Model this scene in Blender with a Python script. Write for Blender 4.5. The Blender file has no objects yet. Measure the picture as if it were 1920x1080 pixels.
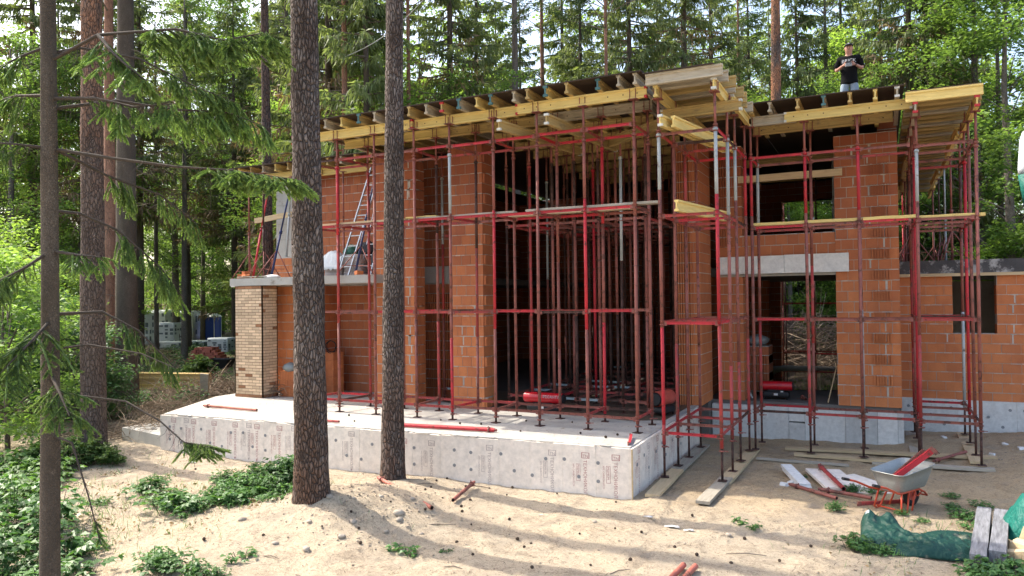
import bpy, bmesh, math, random
import numpy as np
from mathutils import Vector, Matrix, noise, Euler
random.seed(7); RNG = np.random.default_rng(7)
PI = math.pi; rad = math.radians
scene = bpy.context.scene
COL = scene.collection
U = random.uniform

# ------------------------------------------------------------------ object helpers
def tag(o, label=None, cat=None, group=None, kind=None):
    if label: o['label'] = label
    if cat: o['category'] = cat
    if group: o['group'] = group
    if kind: o['kind'] = kind
    return o

def empty(name, loc=(0, 0, 0), rz=0.0, label=None, cat=None, group=None, rot=None):
    o = bpy.data.objects.new(name, None); COL.objects.link(o)
    o.location = loc; o.rotation_euler = rot if rot else (0, 0, rz)
    o.empty_display_size = .2
    return tag(o, label, cat, group)

def copy_tree(o, parent=None):
    c = o.copy(); COL.objects.link(c)
    if parent is not None: c.parent = parent
    for ch in list(o.children): copy_tree(ch, c)
    return c

class MB:
    """collects geometry and links it as one mesh object"""
    def __init__(s): s.v = []; s.f = []; s.m = []; s.t = []; s.s = []
    def face(s, idx, m=0, t=.5, sm=False):
        s.f.append(idx); s.m.append(m); s.t.append(t); s.s.append(sm)
    def hexa(s, P, m=0, t=.5):
        b = len(s.v); s.v += [tuple(p) for p in P]
        for q in ((3, 2, 1, 0), (4, 5, 6, 7), (0, 1, 5, 4), (1, 2, 6, 5), (2, 3, 7, 6), (3, 0, 4, 7)):
            s.face([b + i for i in q], m, t)
    def bb(s, x0, x1, y0, y1, z0, z1, m=0, t=.5):
        s.hexa([(x0, y0, z0), (x1, y0, z0), (x1, y1, z0), (x0, y1, z0), (x0, y0, z1), (x1, y0, z1), (x1, y1, z1), (x0, y1, z1)], m, t)
    def box(s, c, size, rot=None, m=0, t=.5):
        hx, hy, hz = size[0] / 2, size[1] / 2, size[2] / 2
        P = [Vector(q) for q in ((-hx, -hy, -hz), (hx, -hy, -hz), (hx, hy, -hz), (-hx, hy, -hz), (-hx, -hy, hz), (hx, -hy, hz), (hx, hy, hz), (-hx, hy, hz))]
        if rot is not None:
            R = rot if isinstance(rot, Matrix) else Euler(rot).to_matrix()
            P = [R @ p for p in P]
        c = Vector(c); s.hexa([p + c for p in P], m, t)
    def rings(s, R, m=0, t=.5, sm=True, cap=True, close=True):
        """loft a list of rings (each a list of points)"""
        n = len(R[0]); b = len(s.v)
        for r in R: s.v += [tuple(p) for p in r]
        for i in range(len(R) - 1):
            for j in range(n if close else n - 1):
                k = (j + 1) % n
                s.face([b + i * n + j, b + i * n + k, b + (i + 1) * n + k, b + (i + 1) * n + j], m, t, sm)
        if cap:
            s.face([b + j for j in range(n)][::-1], m, t)
            s.face([b + (len(R) - 1) * n + j for j in range(n)], m, t)
    def path(s, pts, rads, n=8, m=0, t=.5, sm=True, cap=True):
        pts = [Vector(p) for p in pts]
        if not hasattr(rads, '__len__'): rads = [rads] * len(pts)
        R = []; up = None
        for i, p in enumerate(pts):
            d = (pts[min(i + 1, len(pts) - 1)] - pts[max(i - 1, 0)])
            if d.length < 1e-9: d = Vector((0, 0, 1))
            d.normalize()
            if up is None: up = d.orthogonal().normalized()
            else:
                up = up - d * up.dot(d)
                if up.length < 1e-6: up = d.orthogonal()
                up.normalize()
            w = d.cross(up)
            R.append([p + (up * math.cos(2 * PI * j / n) + w * math.sin(2 * PI * j / n)) * rads[i] for j in range(n)])
        s.rings(R, m, t, sm, cap)
    def tube(s, a, b, r, m=0, t=.5, n=8, r1=None):
        s.path([a, b], [r, r if r1 is None else r1], n, m, t)
    def prism(s, poly, z0, z1, m=0, t=.5):
        b = len(s.v); n = len(poly)
        s.v += [(p[0], p[1], z0) for p in poly] + [(p[0], p[1], z1) for p in poly]
        s.face([b + i for i in range(n)][::-1], m, t); s.face([b + n + i for i in range(n)], m, t)
        for i in range(n):
            k = (i + 1) % n; s.face([b + i, b + k, b + n + k, b + n + i], m, t)
    def ball(s, c, r, m=0, t=.5, nu=10, nv=7, jit=0.0):
        if not hasattr(r, '__len__'): r = (r, r, r)
        R = []
        for i in range(nv + 1):
            a = PI * (i / nv); a = min(max(a, .06), PI - .06)
            R.append([(c[0] + r[0] * math.sin(a) * math.cos(2 * PI * j / nu) * (1 + U(-jit, jit)), c[1] + r[1] * math.sin(a) * math.sin(2 * PI * j / nu) * (1 + U(-jit, jit)), c[2] - r[2] * math.cos(a) * (1 + U(-jit, jit))) for j in range(nu)])
        s.rings(R, m, t)
    def build(s, name, mats, parent=None, loc=None, rot=None, label=None, cat=None, group=None, kind=None):
        me = bpy.data.meshes.new(name); me.from_pydata(s.v, [], s.f)
        mats = mats if isinstance(mats, (list, tuple)) else [mats]
        for q in mats: me.materials.append(q)
        me.polygons.foreach_set('material_index', s.m); me.polygons.foreach_set('use_smooth', s.s)
        a = me.attributes.new('tint', 'FLOAT', 'FACE'); a.data.foreach_set('value', s.t)
        me.update()
        o = bpy.data.objects.new(name, me); COL.objects.link(o)
        if parent is not None: o.parent = parent
        if loc is not None: o.location = loc
        if rot is not None: o.rotation_euler = rot
        return tag(o, label, cat, group, kind)

def np_mesh(name, V, nv, mats, tint=None, mi=None, parent=None, smooth=False):
    """V: (n*nv,3) array of separate polygons of nv corners each"""
    n = len(V) // nv
    me = bpy.data.meshes.new(name)
    me.vertices.add(len(V)); me.vertices.foreach_set('co', np.ascontiguousarray(V, dtype=np.float32).ravel())
    me.loops.add(len(V)); me.loops.foreach_set('vertex_index', np.arange(len(V), dtype=np.int32))
    me.polygons.add(n); me.polygons.foreach_set('loop_start', np.arange(0, len(V), nv, dtype=np.int32))
    me.polygons.foreach_set('loop_total', np.full(n, nv, dtype=np.int32))
    for q in (mats if isinstance(mats, (list, tuple)) else [mats]): me.materials.append(q)
    if mi is not None: me.polygons.foreach_set('material_index', np.asarray(mi, dtype=np.int32))
    a = me.attributes.new('tint', 'FLOAT', 'FACE')
    a.data.foreach_set('value', np.asarray(tint if tint is not None else np.full(n, .5), dtype=np.float32))
    me.update(); me.validate()
    o = bpy.data.objects.new(name, me); COL.objects.link(o)
    if parent is not None: o.parent = parent
    return o

def diamonds(P, D, S, L, W, fold=0.15):
    """leaf-shaped quads: base point P, unit axis D, unit side S, lengths L, half widths W"""
    L = np.asarray(L)[:, None]; W = np.asarray(W)[:, None]
    N = np.cross(D, S)
    a = P; b = P + D * L * .42 + S * W + N * L * fold * .5; c = P + D * L; d = P + D * L * .42 - S * W + N * L * fold * .5
    return np.stack([a, b, c, d], 1).reshape(-1, 3)

def unit(a): return a / np.maximum(np.linalg.norm(a, axis=-1, keepdims=True), 1e-9)
def rand_unit(n): return unit(RNG.normal(size=(n, 3)))
def side_of(D): return unit(np.cross(D, rand_unit(len(D))))

# ------------------------------------------------------------------ materials
class NT:
    def __init__(s, name):
        s.m = bpy.data.materials.new(name); s.m.use_nodes = True; s.t = s.m.node_tree; s.t.nodes.clear()
        s.out = s.t.nodes.new('ShaderNodeOutputMaterial')
    def n(s, typ, **kw):
        q = s.t.nodes.new('ShaderNode' + typ)
        for k, v in kw.items():
            if hasattr(q, k) and k not in q.inputs: setattr(q, k, v)
            else: q.inputs[k].default_value = v
        return q
    def l(s, a, b): s.t.links.new(a, b)
    def mix(s, fac, a, b, typ='MIX'):
        q = s.t.nodes.new('ShaderNodeMix'); q.data_type = 'RGBA'; q.blend_type = typ
        for sock, v in ((q.inputs[0], fac), (q.inputs[6], a), (q.inputs[7], b)):
            if hasattr(v, 'links'): s.l(v, sock)
            else: sock.default_value = v if not hasattr(v, '__len__') or len(v) == 4 else (*v, 1)
        return q.outputs[2]
    def ramp(s, fac, lo, hi, a=0.0, b=1.0):
        q = s.t.nodes.new('ShaderNodeMapRange'); s.l(fac, q.inputs[0])
        q.inputs[1].default_value = lo; q.inputs[2].default_value = hi; q.inputs[3].default_value = a; q.inputs[4].default_value = b
        return q.outputs[0]
    def math(s, op, a, b=0.0):
        q = s.t.nodes.new('ShaderNodeMath'); q.operation = op
        for i, v in enumerate((a, b)):
            if hasattr(v, 'links'): s.l(v, q.inputs[i])
            else: q.inputs[i].default_value = v
        return q.outputs[0]
    def coord(s, kind='object', scale=(1, 1, 1), rnd=True):
        if kind == 'world': o = s.n('NewGeometry').outputs['Position']
        else:
            o = s.n('TexCoord').outputs['Object']
            if rnd:
                oi = s.n('ObjectInfo'); v = s.t.nodes.new('ShaderNodeVectorMath'); v.operation = 'MULTIPLY_ADD'
                s.l(oi.outputs['Random'], v.inputs[0]); v.inputs[1].default_value = (37, 53, 71); s.l(o, v.inputs[2]); o = v.outputs[0]
        if scale != (1, 1, 1):
            v = s.t.nodes.new('ShaderNodeVectorMath'); v.operation = 'MULTIPLY'; s.l(o, v.inputs[0]); v.inputs[1].default_value = scale; o = v.outputs[0]
        return o
    def noise(s, vec, scale, detail=4, rough=.6, dist=0):
        q = s.n('TexNoise', Scale=scale, Detail=detail, Roughness=rough, Distortion=dist); s.l(vec, q.inputs['Vector']); return q.outputs[0]
    def tint(s): return s.n('Attribute', attribute_name='tint').outputs['Fac']
    def bump(s, h, strength=.3, dist=.02, nrm=None):
        q = s.n('Bump', Strength=strength, Distance=dist); s.l(h, q.inputs['Height'])
        if nrm is not None: s.l(nrm, q.inputs['Normal'])
        return q.outputs[0]
    def bsdf(s, color, rough=.8, metal=0.0, nrm=None, spec=.3):
        q = s.n('BsdfPrincipled', Roughness=.8, Metallic=metal)
        q.inputs['Specular IOR Level'].default_value = spec
        for sock, v in ((q.inputs['Base Color'], color), (q.inputs['Roughness'], rough)):
            if hasattr(v, 'links'): s.l(v, sock)
            else: sock.default_value = v if not hasattr(v, '__len__') else (*v[:3], 1)
        if nrm is not None: s.l(nrm, q.inputs['Normal'])
        s.l(q.outputs[0], s.out.inputs[0]); return q

def M(name, c, c2=None, rough=.8, metal=0.0, scale=6, fine=60, bump=.25, bd=.01, stretch=(1, 1, 1), coord='object', tintamt=.35, spec=.3, sharp=.5, dirt=None):
    """general weathered surface: two colours mixed by noise, per-face tint, fine grain, bump"""
    k = NT(name); v = k.coord(coord, stretch)
    c2 = c2 or tuple(x * .72 for x in c)
    w = .5 * (1 - sharp)
    n1 = k.ramp(k.noise(v, scale, 5, .65), .5 - w - .02, .5 + w + .02)
    col = k.mix(n1, c, c2)
    n2 = k.noise(v, fine, 3, .7)
    g = k.ramp(n2, .3, .7, .86, 1.12)
    gg = k.math('MULTIPLY', g, k.ramp(k.tint(), 0, 1, 1 - tintamt, 1 + tintamt))
    cmb = k.n('CombineColor'); [k.l(gg, cmb.inputs[i]) for i in range(3)]
    col = k.mix(1.0, col, cmb.outputs[0], 'MULTIPLY')
    if dirt:
        dn = k.ramp(k.noise(v, dirt[1], 6, .7), dirt[2], dirt[2] + .1)
        col = k.mix(dn, col, dirt[0])
    k.bsdf(col, rough, metal, k.bump(k.noise(v, fine, 4, .7), bump, bd), spec)
    return k.m

MAT = {}
def mats():
    m = MAT
    # hollow clay blocks, per-block colour from brick red to orange
    k = NT('clay_block'); v = k.coord('world'); t = k.tint()
    col = k.mix(k.ramp(t, 0, 1), (.28, .086, .045), (.67, .245, .09))
    n = k.noise(v, 2.2, 5, .65); col = k.mix(k.ramp(n, .35, .75, 0, .5), col, (.30, .082, .036))
    lime = k.ramp(k.noise(v, 3.1, 7, .75, .6), .68, .80, 0, .4); col = k.mix(lime, col, (.5, .36, .29))
    fine = k.noise(v, 90, 3, .7); gcol = k.ramp(fine, .3, .7, .85, 1.12)
    cmb = k.n('CombineColor'); [k.l(gcol, cmb.inputs[i]) for i in range(3)]; col = k.mix(1., col, cmb.outputs[0], 'MULTIPLY')
    k.bsdf(col, .85, 0, k.bump(k.noise(v, 45, 5, .7), .3, .006)); m['block'] = k.m
    m['mortar'] = M('mortar', (.46, .42, .37), (.34, .31, .275), .95, scale=9, fine=120, bump=.7, coord='world')
    m['ybrick'] = M('yellow_brick', (.66, .50, .34), (.56, .40, .26), .85, scale=14, fine=110, bump=.3, coord='world', tintamt=.35)
    m['ymortar'] = M('brown_mortar', (.17, .10, .065), (.13, .08, .055), .95, scale=9, fine=120, bump=.5, coord='world')
    m['concrete'] = M('concrete', (.44, .43, .40), (.33, .315, .29), .9, scale=2.4, fine=80, bump=.35, coord='world', dirt=((.20, .18, .155), 1.7, .60))
    m['slabtop'] = M('terrace_concrete', (.47, .45, .41), (.34, .32, .285), .92, scale=2.0, fine=55, bump=.5, bd=.012, coord='world', dirt=((.22, .18, .13), 3.2, .60))
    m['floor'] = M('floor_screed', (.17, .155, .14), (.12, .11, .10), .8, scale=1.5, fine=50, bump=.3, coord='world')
    m['wetfloor'] = M('damp_screed', (.115, .085, .06), (.09, .068, .05), .45, scale=1.6, fine=50, bump=.4, coord='world')
    m['xps'] = M('insulation_board', (.77, .69, .60), (.72, .64, .55), .75, scale=1.2, fine=9, bump=.05, tintamt=.12, bd=.004, coord='world', dirt=((.52, .44, .34), 5.5, .70))
    m['xpsblue'] = M('pale_insulation_board', (.63, .62, .59), (.56, .55, .525), .75, scale=1.2, fine=10, bump=.05, tintamt=.3, bd=.004, coord='world', dirt=((.36, .30, .22), 3.0, .63))
    m['disc'] = M('anchor_plastic', (.27, .275, .28), rough=.6)
    m['print'] = M('red_print', (.58, .18, .17), (.64, .32, .29), .7, scale=30, coord='world')
    m['printfade'] = M('faded_red_print', (.56, .40, .37), (.585, .50, .47), .7, scale=12, coord='world')
    m['bitumen'] = M('bitumen_edge', (.045, .043, .045), (.09, .085, .085), .75, scale=3, fine=40, bump=.5, coord='world', dirt=((.36, .35, .335), 2.6, .53))
    # steel
    def paint(name, c, rust, th, scale=7, rough=.55, coord='world'):
        k = NT(name); v = k.coord(coord); n = k.noise(v, scale, 6, .7, .4)
        f = k.ramp(n, th - .04, th + .05)
        t = k.ramp(k.tint(), 0, 1, .72, 1.28); cmb = k.n('CombineColor'); [k.l(t, cmb.inputs[i]) for i in range(3)]
        base = k.mix(k.ramp(k.noise(v, 2.0, 3), .35, .7), c, tuple(x * .72 for x in c)); base = k.mix(1., base, cmb.outputs[0], 'MULTIPLY')
        r2 = k.mix(k.ramp(k.noise(v, 40, 4), .35, .65), rust, tuple(x * .5 for x in rust))
        col = k.mix(f, base, r2)
        rr = k.ramp(f, 0, 1, rough, .9)
        k.bsdf(col, rr, 0, k.bump(k.noise(v, 60, 4), .25, .004), .35); return k.m
    m['red'] = paint('red_paint', (.50, .03, .042), (.14, .055, .04), .60)
    m['redw'] = paint('worn_red_paint', (.40, .055, .052), (.23, .09, .068), .55)
    m['rust'] = paint('rusty_primer', (.28, .092, .07), (.155, .073, .055), .57)
    m['dark'] = paint('dark_rust', (.095, .042, .033), (.06, .033, .026), .5)
    m['galv'] = paint('galvanised', (.40, .43, .43), (.22, .165, .13), .62)
    m['bluegalv'] = paint('pale_blue_paint', (.36, .44, .46), (.24, .22, .2), .62)
    m['bluep'] = paint('dark_blue_paint', (.02, .035, .12), (.06, .05, .05), .62)
    m['orange'] = paint('orange_red_frame', (.58, .075, .03), (.24, .09, .05), .66, 14, .45, 'object')
    m['fadedred'] = paint('faded_red_paint', (.42, .13, .09), (.2, .09, .06), .56)
    # timber
    def wood(name, a, b, dark=(.16, .11, .06), th=.62):
        k = NT(name); v = k.coord('object', (.9, 9, 9)); n = k.noise(v, 3.2, 6, .65, .5)
        col = k.mix(k.ramp(n, .34, .68), a, b)
        t = k.ramp(k.tint(), 0, 1, .65, 1.35); cmb = k.n('CombineColor'); [k.l(t, cmb.inputs[i]) for i in range(3)]
        col = k.mix(1., col, cmb.outputs[0], 'MULTIPLY')
        v2 = k.coord('object', (1, 2, 2)); col = k.mix(k.ramp(k.noise(v2, 3, 6, .7), th, th + .12, 0, .7), col, dark)
        k.bsdf(col, .7, 0, k.bump(n, .25, .006), .25); return k.m
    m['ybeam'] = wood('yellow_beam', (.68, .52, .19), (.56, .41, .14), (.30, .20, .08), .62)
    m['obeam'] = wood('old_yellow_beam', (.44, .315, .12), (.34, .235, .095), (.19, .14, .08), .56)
    m['gbeam'] = wood('grey_weathered_beam', (.44, .385, .29), (.31, .26, .18), (.17, .14, .10), .56)
    m['board'] = wood('pale_board', (.56, .43, .26), (.44, .325, .185), (.26, .2, .13), .62)
    m['gboard'] = wood('grey_board', (.40, .36, .29), (.29, .255, .20), (.15, .13, .11), .58)
    m['blackwood'] = wood('blackened_beam', (.27, .27, .28), (.10, .10, .105), (.035, .035, .04), .66)
    m['ply'] = M('dark_plywood', (.060, .040, .027), (.035, .024, .017), .7, scale=3, fine=40, bump=.2, coord='world')
    m['plytop'] = M('film_plywood', (.10, .075, .055), (.065, .05, .038), .6, scale=3, fine=40, bump=.2, coord='world')
    m['teal'] = M('teal_end_paint', (.07, .16, .165), rough=.7); m['rendc'] = M('red_end_cap', (.50, .035, .04), rough=.5)
    m['whitecap'] = M('white_end_cap', (.62, .62, .57), rough=.6)
    m['alu'] = M('aluminium', (.55, .57, .59), (.45, .47, .49), .4, .6, fine=120, bump=.1)
    m['black'] = M('black_plastic', (.018, .018, .02), rough=.5); m['rubber'] = M('tyre_rubber', (.02, .02, .02), (.035, .03, .027), .9, bump=.5)
    m['white'] = M('white_plastic', (.70, .71, .71), rough=.5); m['blue'] = M('blue_plastic', (.012, .055, .36), (.01, .045, .30), .45)
    m['film'] = M('white_film', (.62, .66, .68), (.48, .53, .57), .4, scale=5, bump=.6, bd=.03)
    m['filmprint'] = M('dark_film_print', (.07, .10, .13), (.14, .17, .2), .5, scale=8)
    m['redprint'] = M('red_film_print', (.55, .045, .03), (.45, .05, .04), .5)
    m['cream'] = M('cream_film', (.60, .58, .46), (.50, .48, .38), .5)
    m['tarp'] = M('green_tarpaulin', (.008, .042, .030), (.014, .062, .046), .45, scale=3, fine=70, bump=.35, bd=.01, spec=.5, dirt=((.30, .26, .19), 3.2, .62))
    m['teatarp'] = M('teal_tarpaulin', (.01, .17, .13), (.015, .11, .09), .4, scale=3, fine=70, bump=.35, spec=.5)
    def tarpm(name, a, b, dust):
        k = NT(name); v = k.coord('object', rnd=False); w = k.n('TexNoise', Scale=2.5, Detail=3.0); k.l(v, w.inputs['Vector'])
        vm = k.t.nodes.new('ShaderNodeVectorMath'); vm.operation = 'MULTIPLY_ADD'; k.l(w.outputs['Color'], vm.inputs[0]); vm.inputs[1].default_value = (.25, .25, .25); k.l(v, vm.inputs[2])
        e1 = k.n('TexVoronoi', feature='DISTANCE_TO_EDGE', Scale=5.0); k.l(vm.outputs[0], e1.inputs['Vector']); e2 = k.n('TexVoronoi', feature='DISTANCE_TO_EDGE', Scale=14.0); k.l(vm.outputs[0], e2.inputs['Vector'])
        h = k.math('ADD', k.math('MULTIPLY', e1.outputs['Distance'], 1.0), k.math('MULTIPLY', e2.outputs['Distance'], .5))
        col = k.mix(k.noise(v, 4, 5), a, b); col = k.mix(k.ramp(k.noise(v, 3.4, 6, .7), .58, .70, 0, .8), col, dust)
        k.bsdf(col, .55, 0, k.bump(h, .6, .05), .25); return k.m
    m['tarp'] = tarpm('green_tarpaulin', (.005, .034, .025), (.010, .052, .040), (.22, .20, .15)); m['teatarp'] = tarpm('teal_tarpaulin', (.008, .15, .115), (.012, .10, .08), (.05, .2, .16))
    m['tarpin'] = M('silver_tarpaulin_lining', (.38, .44, .50), rough=.5)
    m['greybag'] = M('dusty_sack', (.34, .31, .30), (.24, .20, .19), .8, bump=.5); m['bagg'] = M('grey_plastic_bag', (.28, .31, .31), (.2, .22, .22), .35, bump=.5, spec=.5)
    m['green'] = M('green_sheet', (.05, .17, .13), rough=.5); m['dksheet'] = M('dark_sheet', (.05, .055, .065), rough=.6)
    m['barrow'] = M('zinc_tray', (.34, .35, .335), (.25, .26, .25), .45, .35, scale=4, fine=60, bump=.12, dirt=((.36, .31, .25), 5, .62))
    m['heat'] = M('red_enamel', (.50, .008, .018), (.44, .008, .016), .28, fine=20, bump=.03, spec=.5)
    m['heat2'] = M('faded_red_enamel', (.55, .10, .07), rough=.4)
    m['skin'] = M('skin', (.56, .30, .22), (.52, .26, .19), .6, fine=80, bump=.05); m['tee'] = M('black_cotton', (.010, .010, .012), rough=.9, spec=.1)
    m['jeans'] = M('washed_jeans', (.36, .44, .52), (.28, .36, .45), .9, scale=9); m['cap'] = M('black_cap', (.012, .012, .013), rough=.8)
    m['shoe'] = M('grey_shoes', (.12, .12, .12)); m['ink'] = M('white_print', (.75, .75, .76), rough=.8); m['hair'] = M('hair', (.09, .055, .035))
    m['grey'] = M('grey_plastic', (.25, .26, .27), rough=.5); m['stone'] = M('stone', (.42, .355, .28), (.31, .265, .21), .9, bump=.6)
    m['cone'] = M('cone_scales', (.075, .05, .034), (.04, .027, .019), .9, fine=50, bump=.8)
    m['deadwood'] = M('dead_branches', (.30, .235, .165), (.17, .125, .09), .9, tintamt=.6)
    m['paper'] = M('paper_scrap', (.7, .68, .66), rough=.8); m['rope'] = M('pale_rope', (.5, .52, .48), rough=.8)
    m['wallw'] = M('pale_render', (.52, .50, .46), rough=.85); m['roofg'] = M('grey_roofing', (.40, .42, .44), (.33, .35, .37), .6)
    # bark
    def bark(name, plate, plate2, crack, scale=21, zs=.36, width=.085, bs=.9, warm=None, vw=1.0):
        k = NT(name); v = k.coord('object', (1, 1, zs)); big = k.noise(k.coord('object', (1, 1, .45)), 2.4, 4, .6)
        w = k.n('TexNoise', Scale=9.0, Detail=4.0); k.l(v, w.inputs['Vector'])
        vm = k.t.nodes.new('ShaderNodeVectorMath'); vm.operation = 'MULTIPLY_ADD'; k.l(w.outputs['Color'], vm.inputs[0]); vm.inputs[1].default_value = (.075, .075, .075); k.l(v, vm.inputs[2]); v2 = vm.outputs[0]
        e = k.n('TexVoronoi', feature='DISTANCE_TO_EDGE', Scale=scale); k.l(v2, e.inputs['Vector'])
        c = k.n('TexVoronoi', feature='F1', Scale=scale); k.l(v2, c.inputs['Vector'])
        sep = k.n('SeparateColor'); k.l(c.outputs['Color'], sep.inputs[0])
        col = k.mix(sep.outputs[0], plate, plate2)
        fl = k.noise(k.coord('object', (1, 1, .5)), 70, 4, .7); col = k.mix(k.ramp(fl, .35, .7, 0, .55), col, tuple(x * .55 for x in plate))
        col = k.mix(k.ramp(big, .42, .62, 0, .75), col, tuple(x * .62 for x in plate2)); lich = k.ramp(k.noise(v, 6.5, 5, .7), .60, .70, 0, .5); col = k.mix(lich, col, tuple(min(1, x * 1.45) for x in plate))
        if warm:
            z = k.n('SeparateXYZ'); k.l(k.coord('object', rnd=False), z.inputs[0])
            f = k.math('MULTIPLY', k.ramp(z.outputs[2], warm[1], warm[2]), k.ramp(k.noise(k.coord('object', (1, 1, .35)), 2.6, 5, .7), .40, .56)); col = k.mix(f, col, warm[0])
        ed = k.ramp(e.outputs['Distance'], .0, width)
        col = k.mix(ed, crack, col)
        h = k.math('ADD', k.ramp(e.outputs['Distance'], 0, width * 2.0), k.math('MULTIPLY', fl, .35))
        k.bsdf(col, .95, 0, k.bump(h, bs, .03), .15); return k.m
    m['pinebark'] = bark('pine_bark', (.285, .245, .22), (.165, .118, .098), (.042, .032, .027), 25, .33, .12, 1.3, warm=((.22, .12, .075), 2.5, -.5))
    m['pinewarm'] = bark('pine_bark_orange', (.20, .155, .13), (.15, .11, .09), (.045, .035, .03), 22, .38, .10, warm=((.40, .19, .105), 5.0, 11.0))
    m['redbark'] = bark('red_pine_bark', (.36, .20, .135), (.29, .15, .10), (.10, .06, .045), 12, .4, .05, .4)
    m['spruce_bark'] = bark('spruce_bark', (.165, .135, .105), (.12, .097, .075), (.06, .048, .038), 52, .8, .10, .5)
    m['greybark'] = bark('grey_bark', (.23, .20, .17), (.17, .145, .125), (.05, .042, .036), 30, .5, .07, .5)
    m['twig'] = M('twig_bark', (.075, .058, .045), (.05, .04, .032), .9)
    m['deadtwig'] = M('bare_grey_twigs', (.20, .165, .13), (.13, .105, .08), .9, tintamt=.5)
    m['charred'] = bark('charred_bark', (.10, .085, .08), (.16, .10, .075), (.025, .02, .02), 14, .36)
    # foliage: reflects and lets light through
    def leaf(name, a, b, tr=.38, rough=.55, rv=.25, spec=.3):
        k = NT(name); oi = k.n('ObjectInfo')
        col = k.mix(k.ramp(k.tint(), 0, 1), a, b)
        r = k.ramp(oi.outputs['Random'], 0, 1, 1 - rv, 1 + rv); cmb = k.n('CombineColor'); [k.l(r, cmb.inputs[i]) for i in range(3)]
        col = k.mix(1., col, cmb.outputs[0], 'MULTIPLY')
        p = k.bsdf(col, rough, 0, None, spec)
        tc = k.mix(1., col, (1.25, 1.3, .65), 'MULTIPLY')
        t = k.n('BsdfTranslucent'); k.l(tc, t.inputs[0]); x = k.n('MixShader', Fac=tr)
        k.l(p.outputs[0], x.inputs[1]); k.l(t.outputs[0], x.inputs[2]); k.l(x.outputs[0], k.out.inputs[0]); return k.m
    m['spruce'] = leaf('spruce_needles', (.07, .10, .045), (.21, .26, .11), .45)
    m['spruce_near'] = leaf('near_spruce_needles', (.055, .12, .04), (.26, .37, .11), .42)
    m['pineneedle'] = leaf('pine_needles', (.03, .065, .03), (.075, .12, .05), .25)
    m['leafA'] = leaf('broad_leaves', (.09, .165, .05), (.24, .36, .10), .55)
    m['leafB'] = leaf('bright_leaves', (.13, .225, .055), (.31, .43, .11), .58)
    m['leafC'] = leaf('dark_shrub_leaves', (.04, .11, .045), (.12, .22, .08), .4)
    m['weed'] = leaf('weed_leaves', (.04, .115, .035), (.13, .25, .075), .35, .45, .15, .4)
    m['dry'] = leaf('dry_needles', (.17, .12, .075), (.27, .19, .10), .2)
    m['fern'] = leaf('fern_fronds', (.06, .14, .035), (.13, .23, .06), .4)
    # sand
    k = NT('sand'); v = k.coord('world')
    n1 = k.noise(v, .55, 5, .6, .3); n2 = k.noise(v, 2.3, 6, .7, .4); n3 = k.noise(v, 14, 6, .75); n4 = k.noise(v, 75, 4, .8)
    col = k.mix(k.ramp(n1, .38, .62), (.62, .505, .36), (.515, .43, .32))
    col = k.mix(k.ramp(n2, .50, .68, 0, .7), col, (.345, .275, .20))
    sx = k.n('SeparateXYZ'); k.l(v, sx.inputs[0])
    yel = k.math('MULTIPLY', k.ramp(sx.outputs[1], 11.0, 13.0), k.ramp(sx.outputs[0], -4.5, -3.2)); col = k.mix(k.math('MULTIPLY', yel, .55), col, (.50, .345, .18))
    col = k.mix(k.ramp(n3, .54, .66, 0, .6), col, (.20, .155, .11))
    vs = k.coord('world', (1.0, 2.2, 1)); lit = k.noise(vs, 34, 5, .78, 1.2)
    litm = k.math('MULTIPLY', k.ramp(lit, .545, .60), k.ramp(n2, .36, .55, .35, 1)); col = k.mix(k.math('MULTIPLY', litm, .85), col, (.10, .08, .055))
    g = k.ramp(n4, .25, .75, .8, 1.18); cmb = k.n('CombineColor'); [k.l(g, cmb.inputs[i]) for i in range(3)]; col = k.mix(1., col, cmb.outputs[0], 'MULTIPLY')
    pat = k.ramp(k.noise(v, 1.1, 6, .7, .8), .52, .66, 0, .5); col = k.mix(pat, col, (.36, .30, .235)); grit = k.ramp(k.noise(v, 120, 3, .8), .60, .68, 0, .4); col = k.mix(grit, col, (.13, .105, .085))
    # forest floor away from the building site
    fx = k.ramp(k.math('ADD', sx.outputs[0], k.math('MULTIPLY', n1, 6)), -13.0, -16.5)
    fy = k.ramp(sx.outputs[1], 12.0, 14.0); ff = k.math('MULTIPLY', fx, fy)
    fb = k.ramp(sx.outputs[1], 30, 34); ff = k.math('MAXIMUM', ff, fb); ff = k.math('MAXIMUM', ff, k.ramp(sx.outputs[0], -19, -23))
    fcol = k.mix(k.ramp(n3, .4, .6), (.10, .075, .048), (.19, .145, .095)); fcol = k.mix(k.ramp(n2, .5, .6), fcol, (.06, .085, .03))
    col = k.mix(ff, col, fcol)
    hh = k.math('ADD', k.math('MULTIPLY', n3, .8), k.math('MULTIPLY', n4, .35)); hh = k.math('ADD', hh, k.math('MULTIPLY', n2, 1.2))
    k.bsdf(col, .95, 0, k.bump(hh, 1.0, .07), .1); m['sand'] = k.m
    k = NT('water'); k.bsdf((.012, .012, .012), .04, 0, None, .5); m['water'] = k.m
mats()
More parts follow.
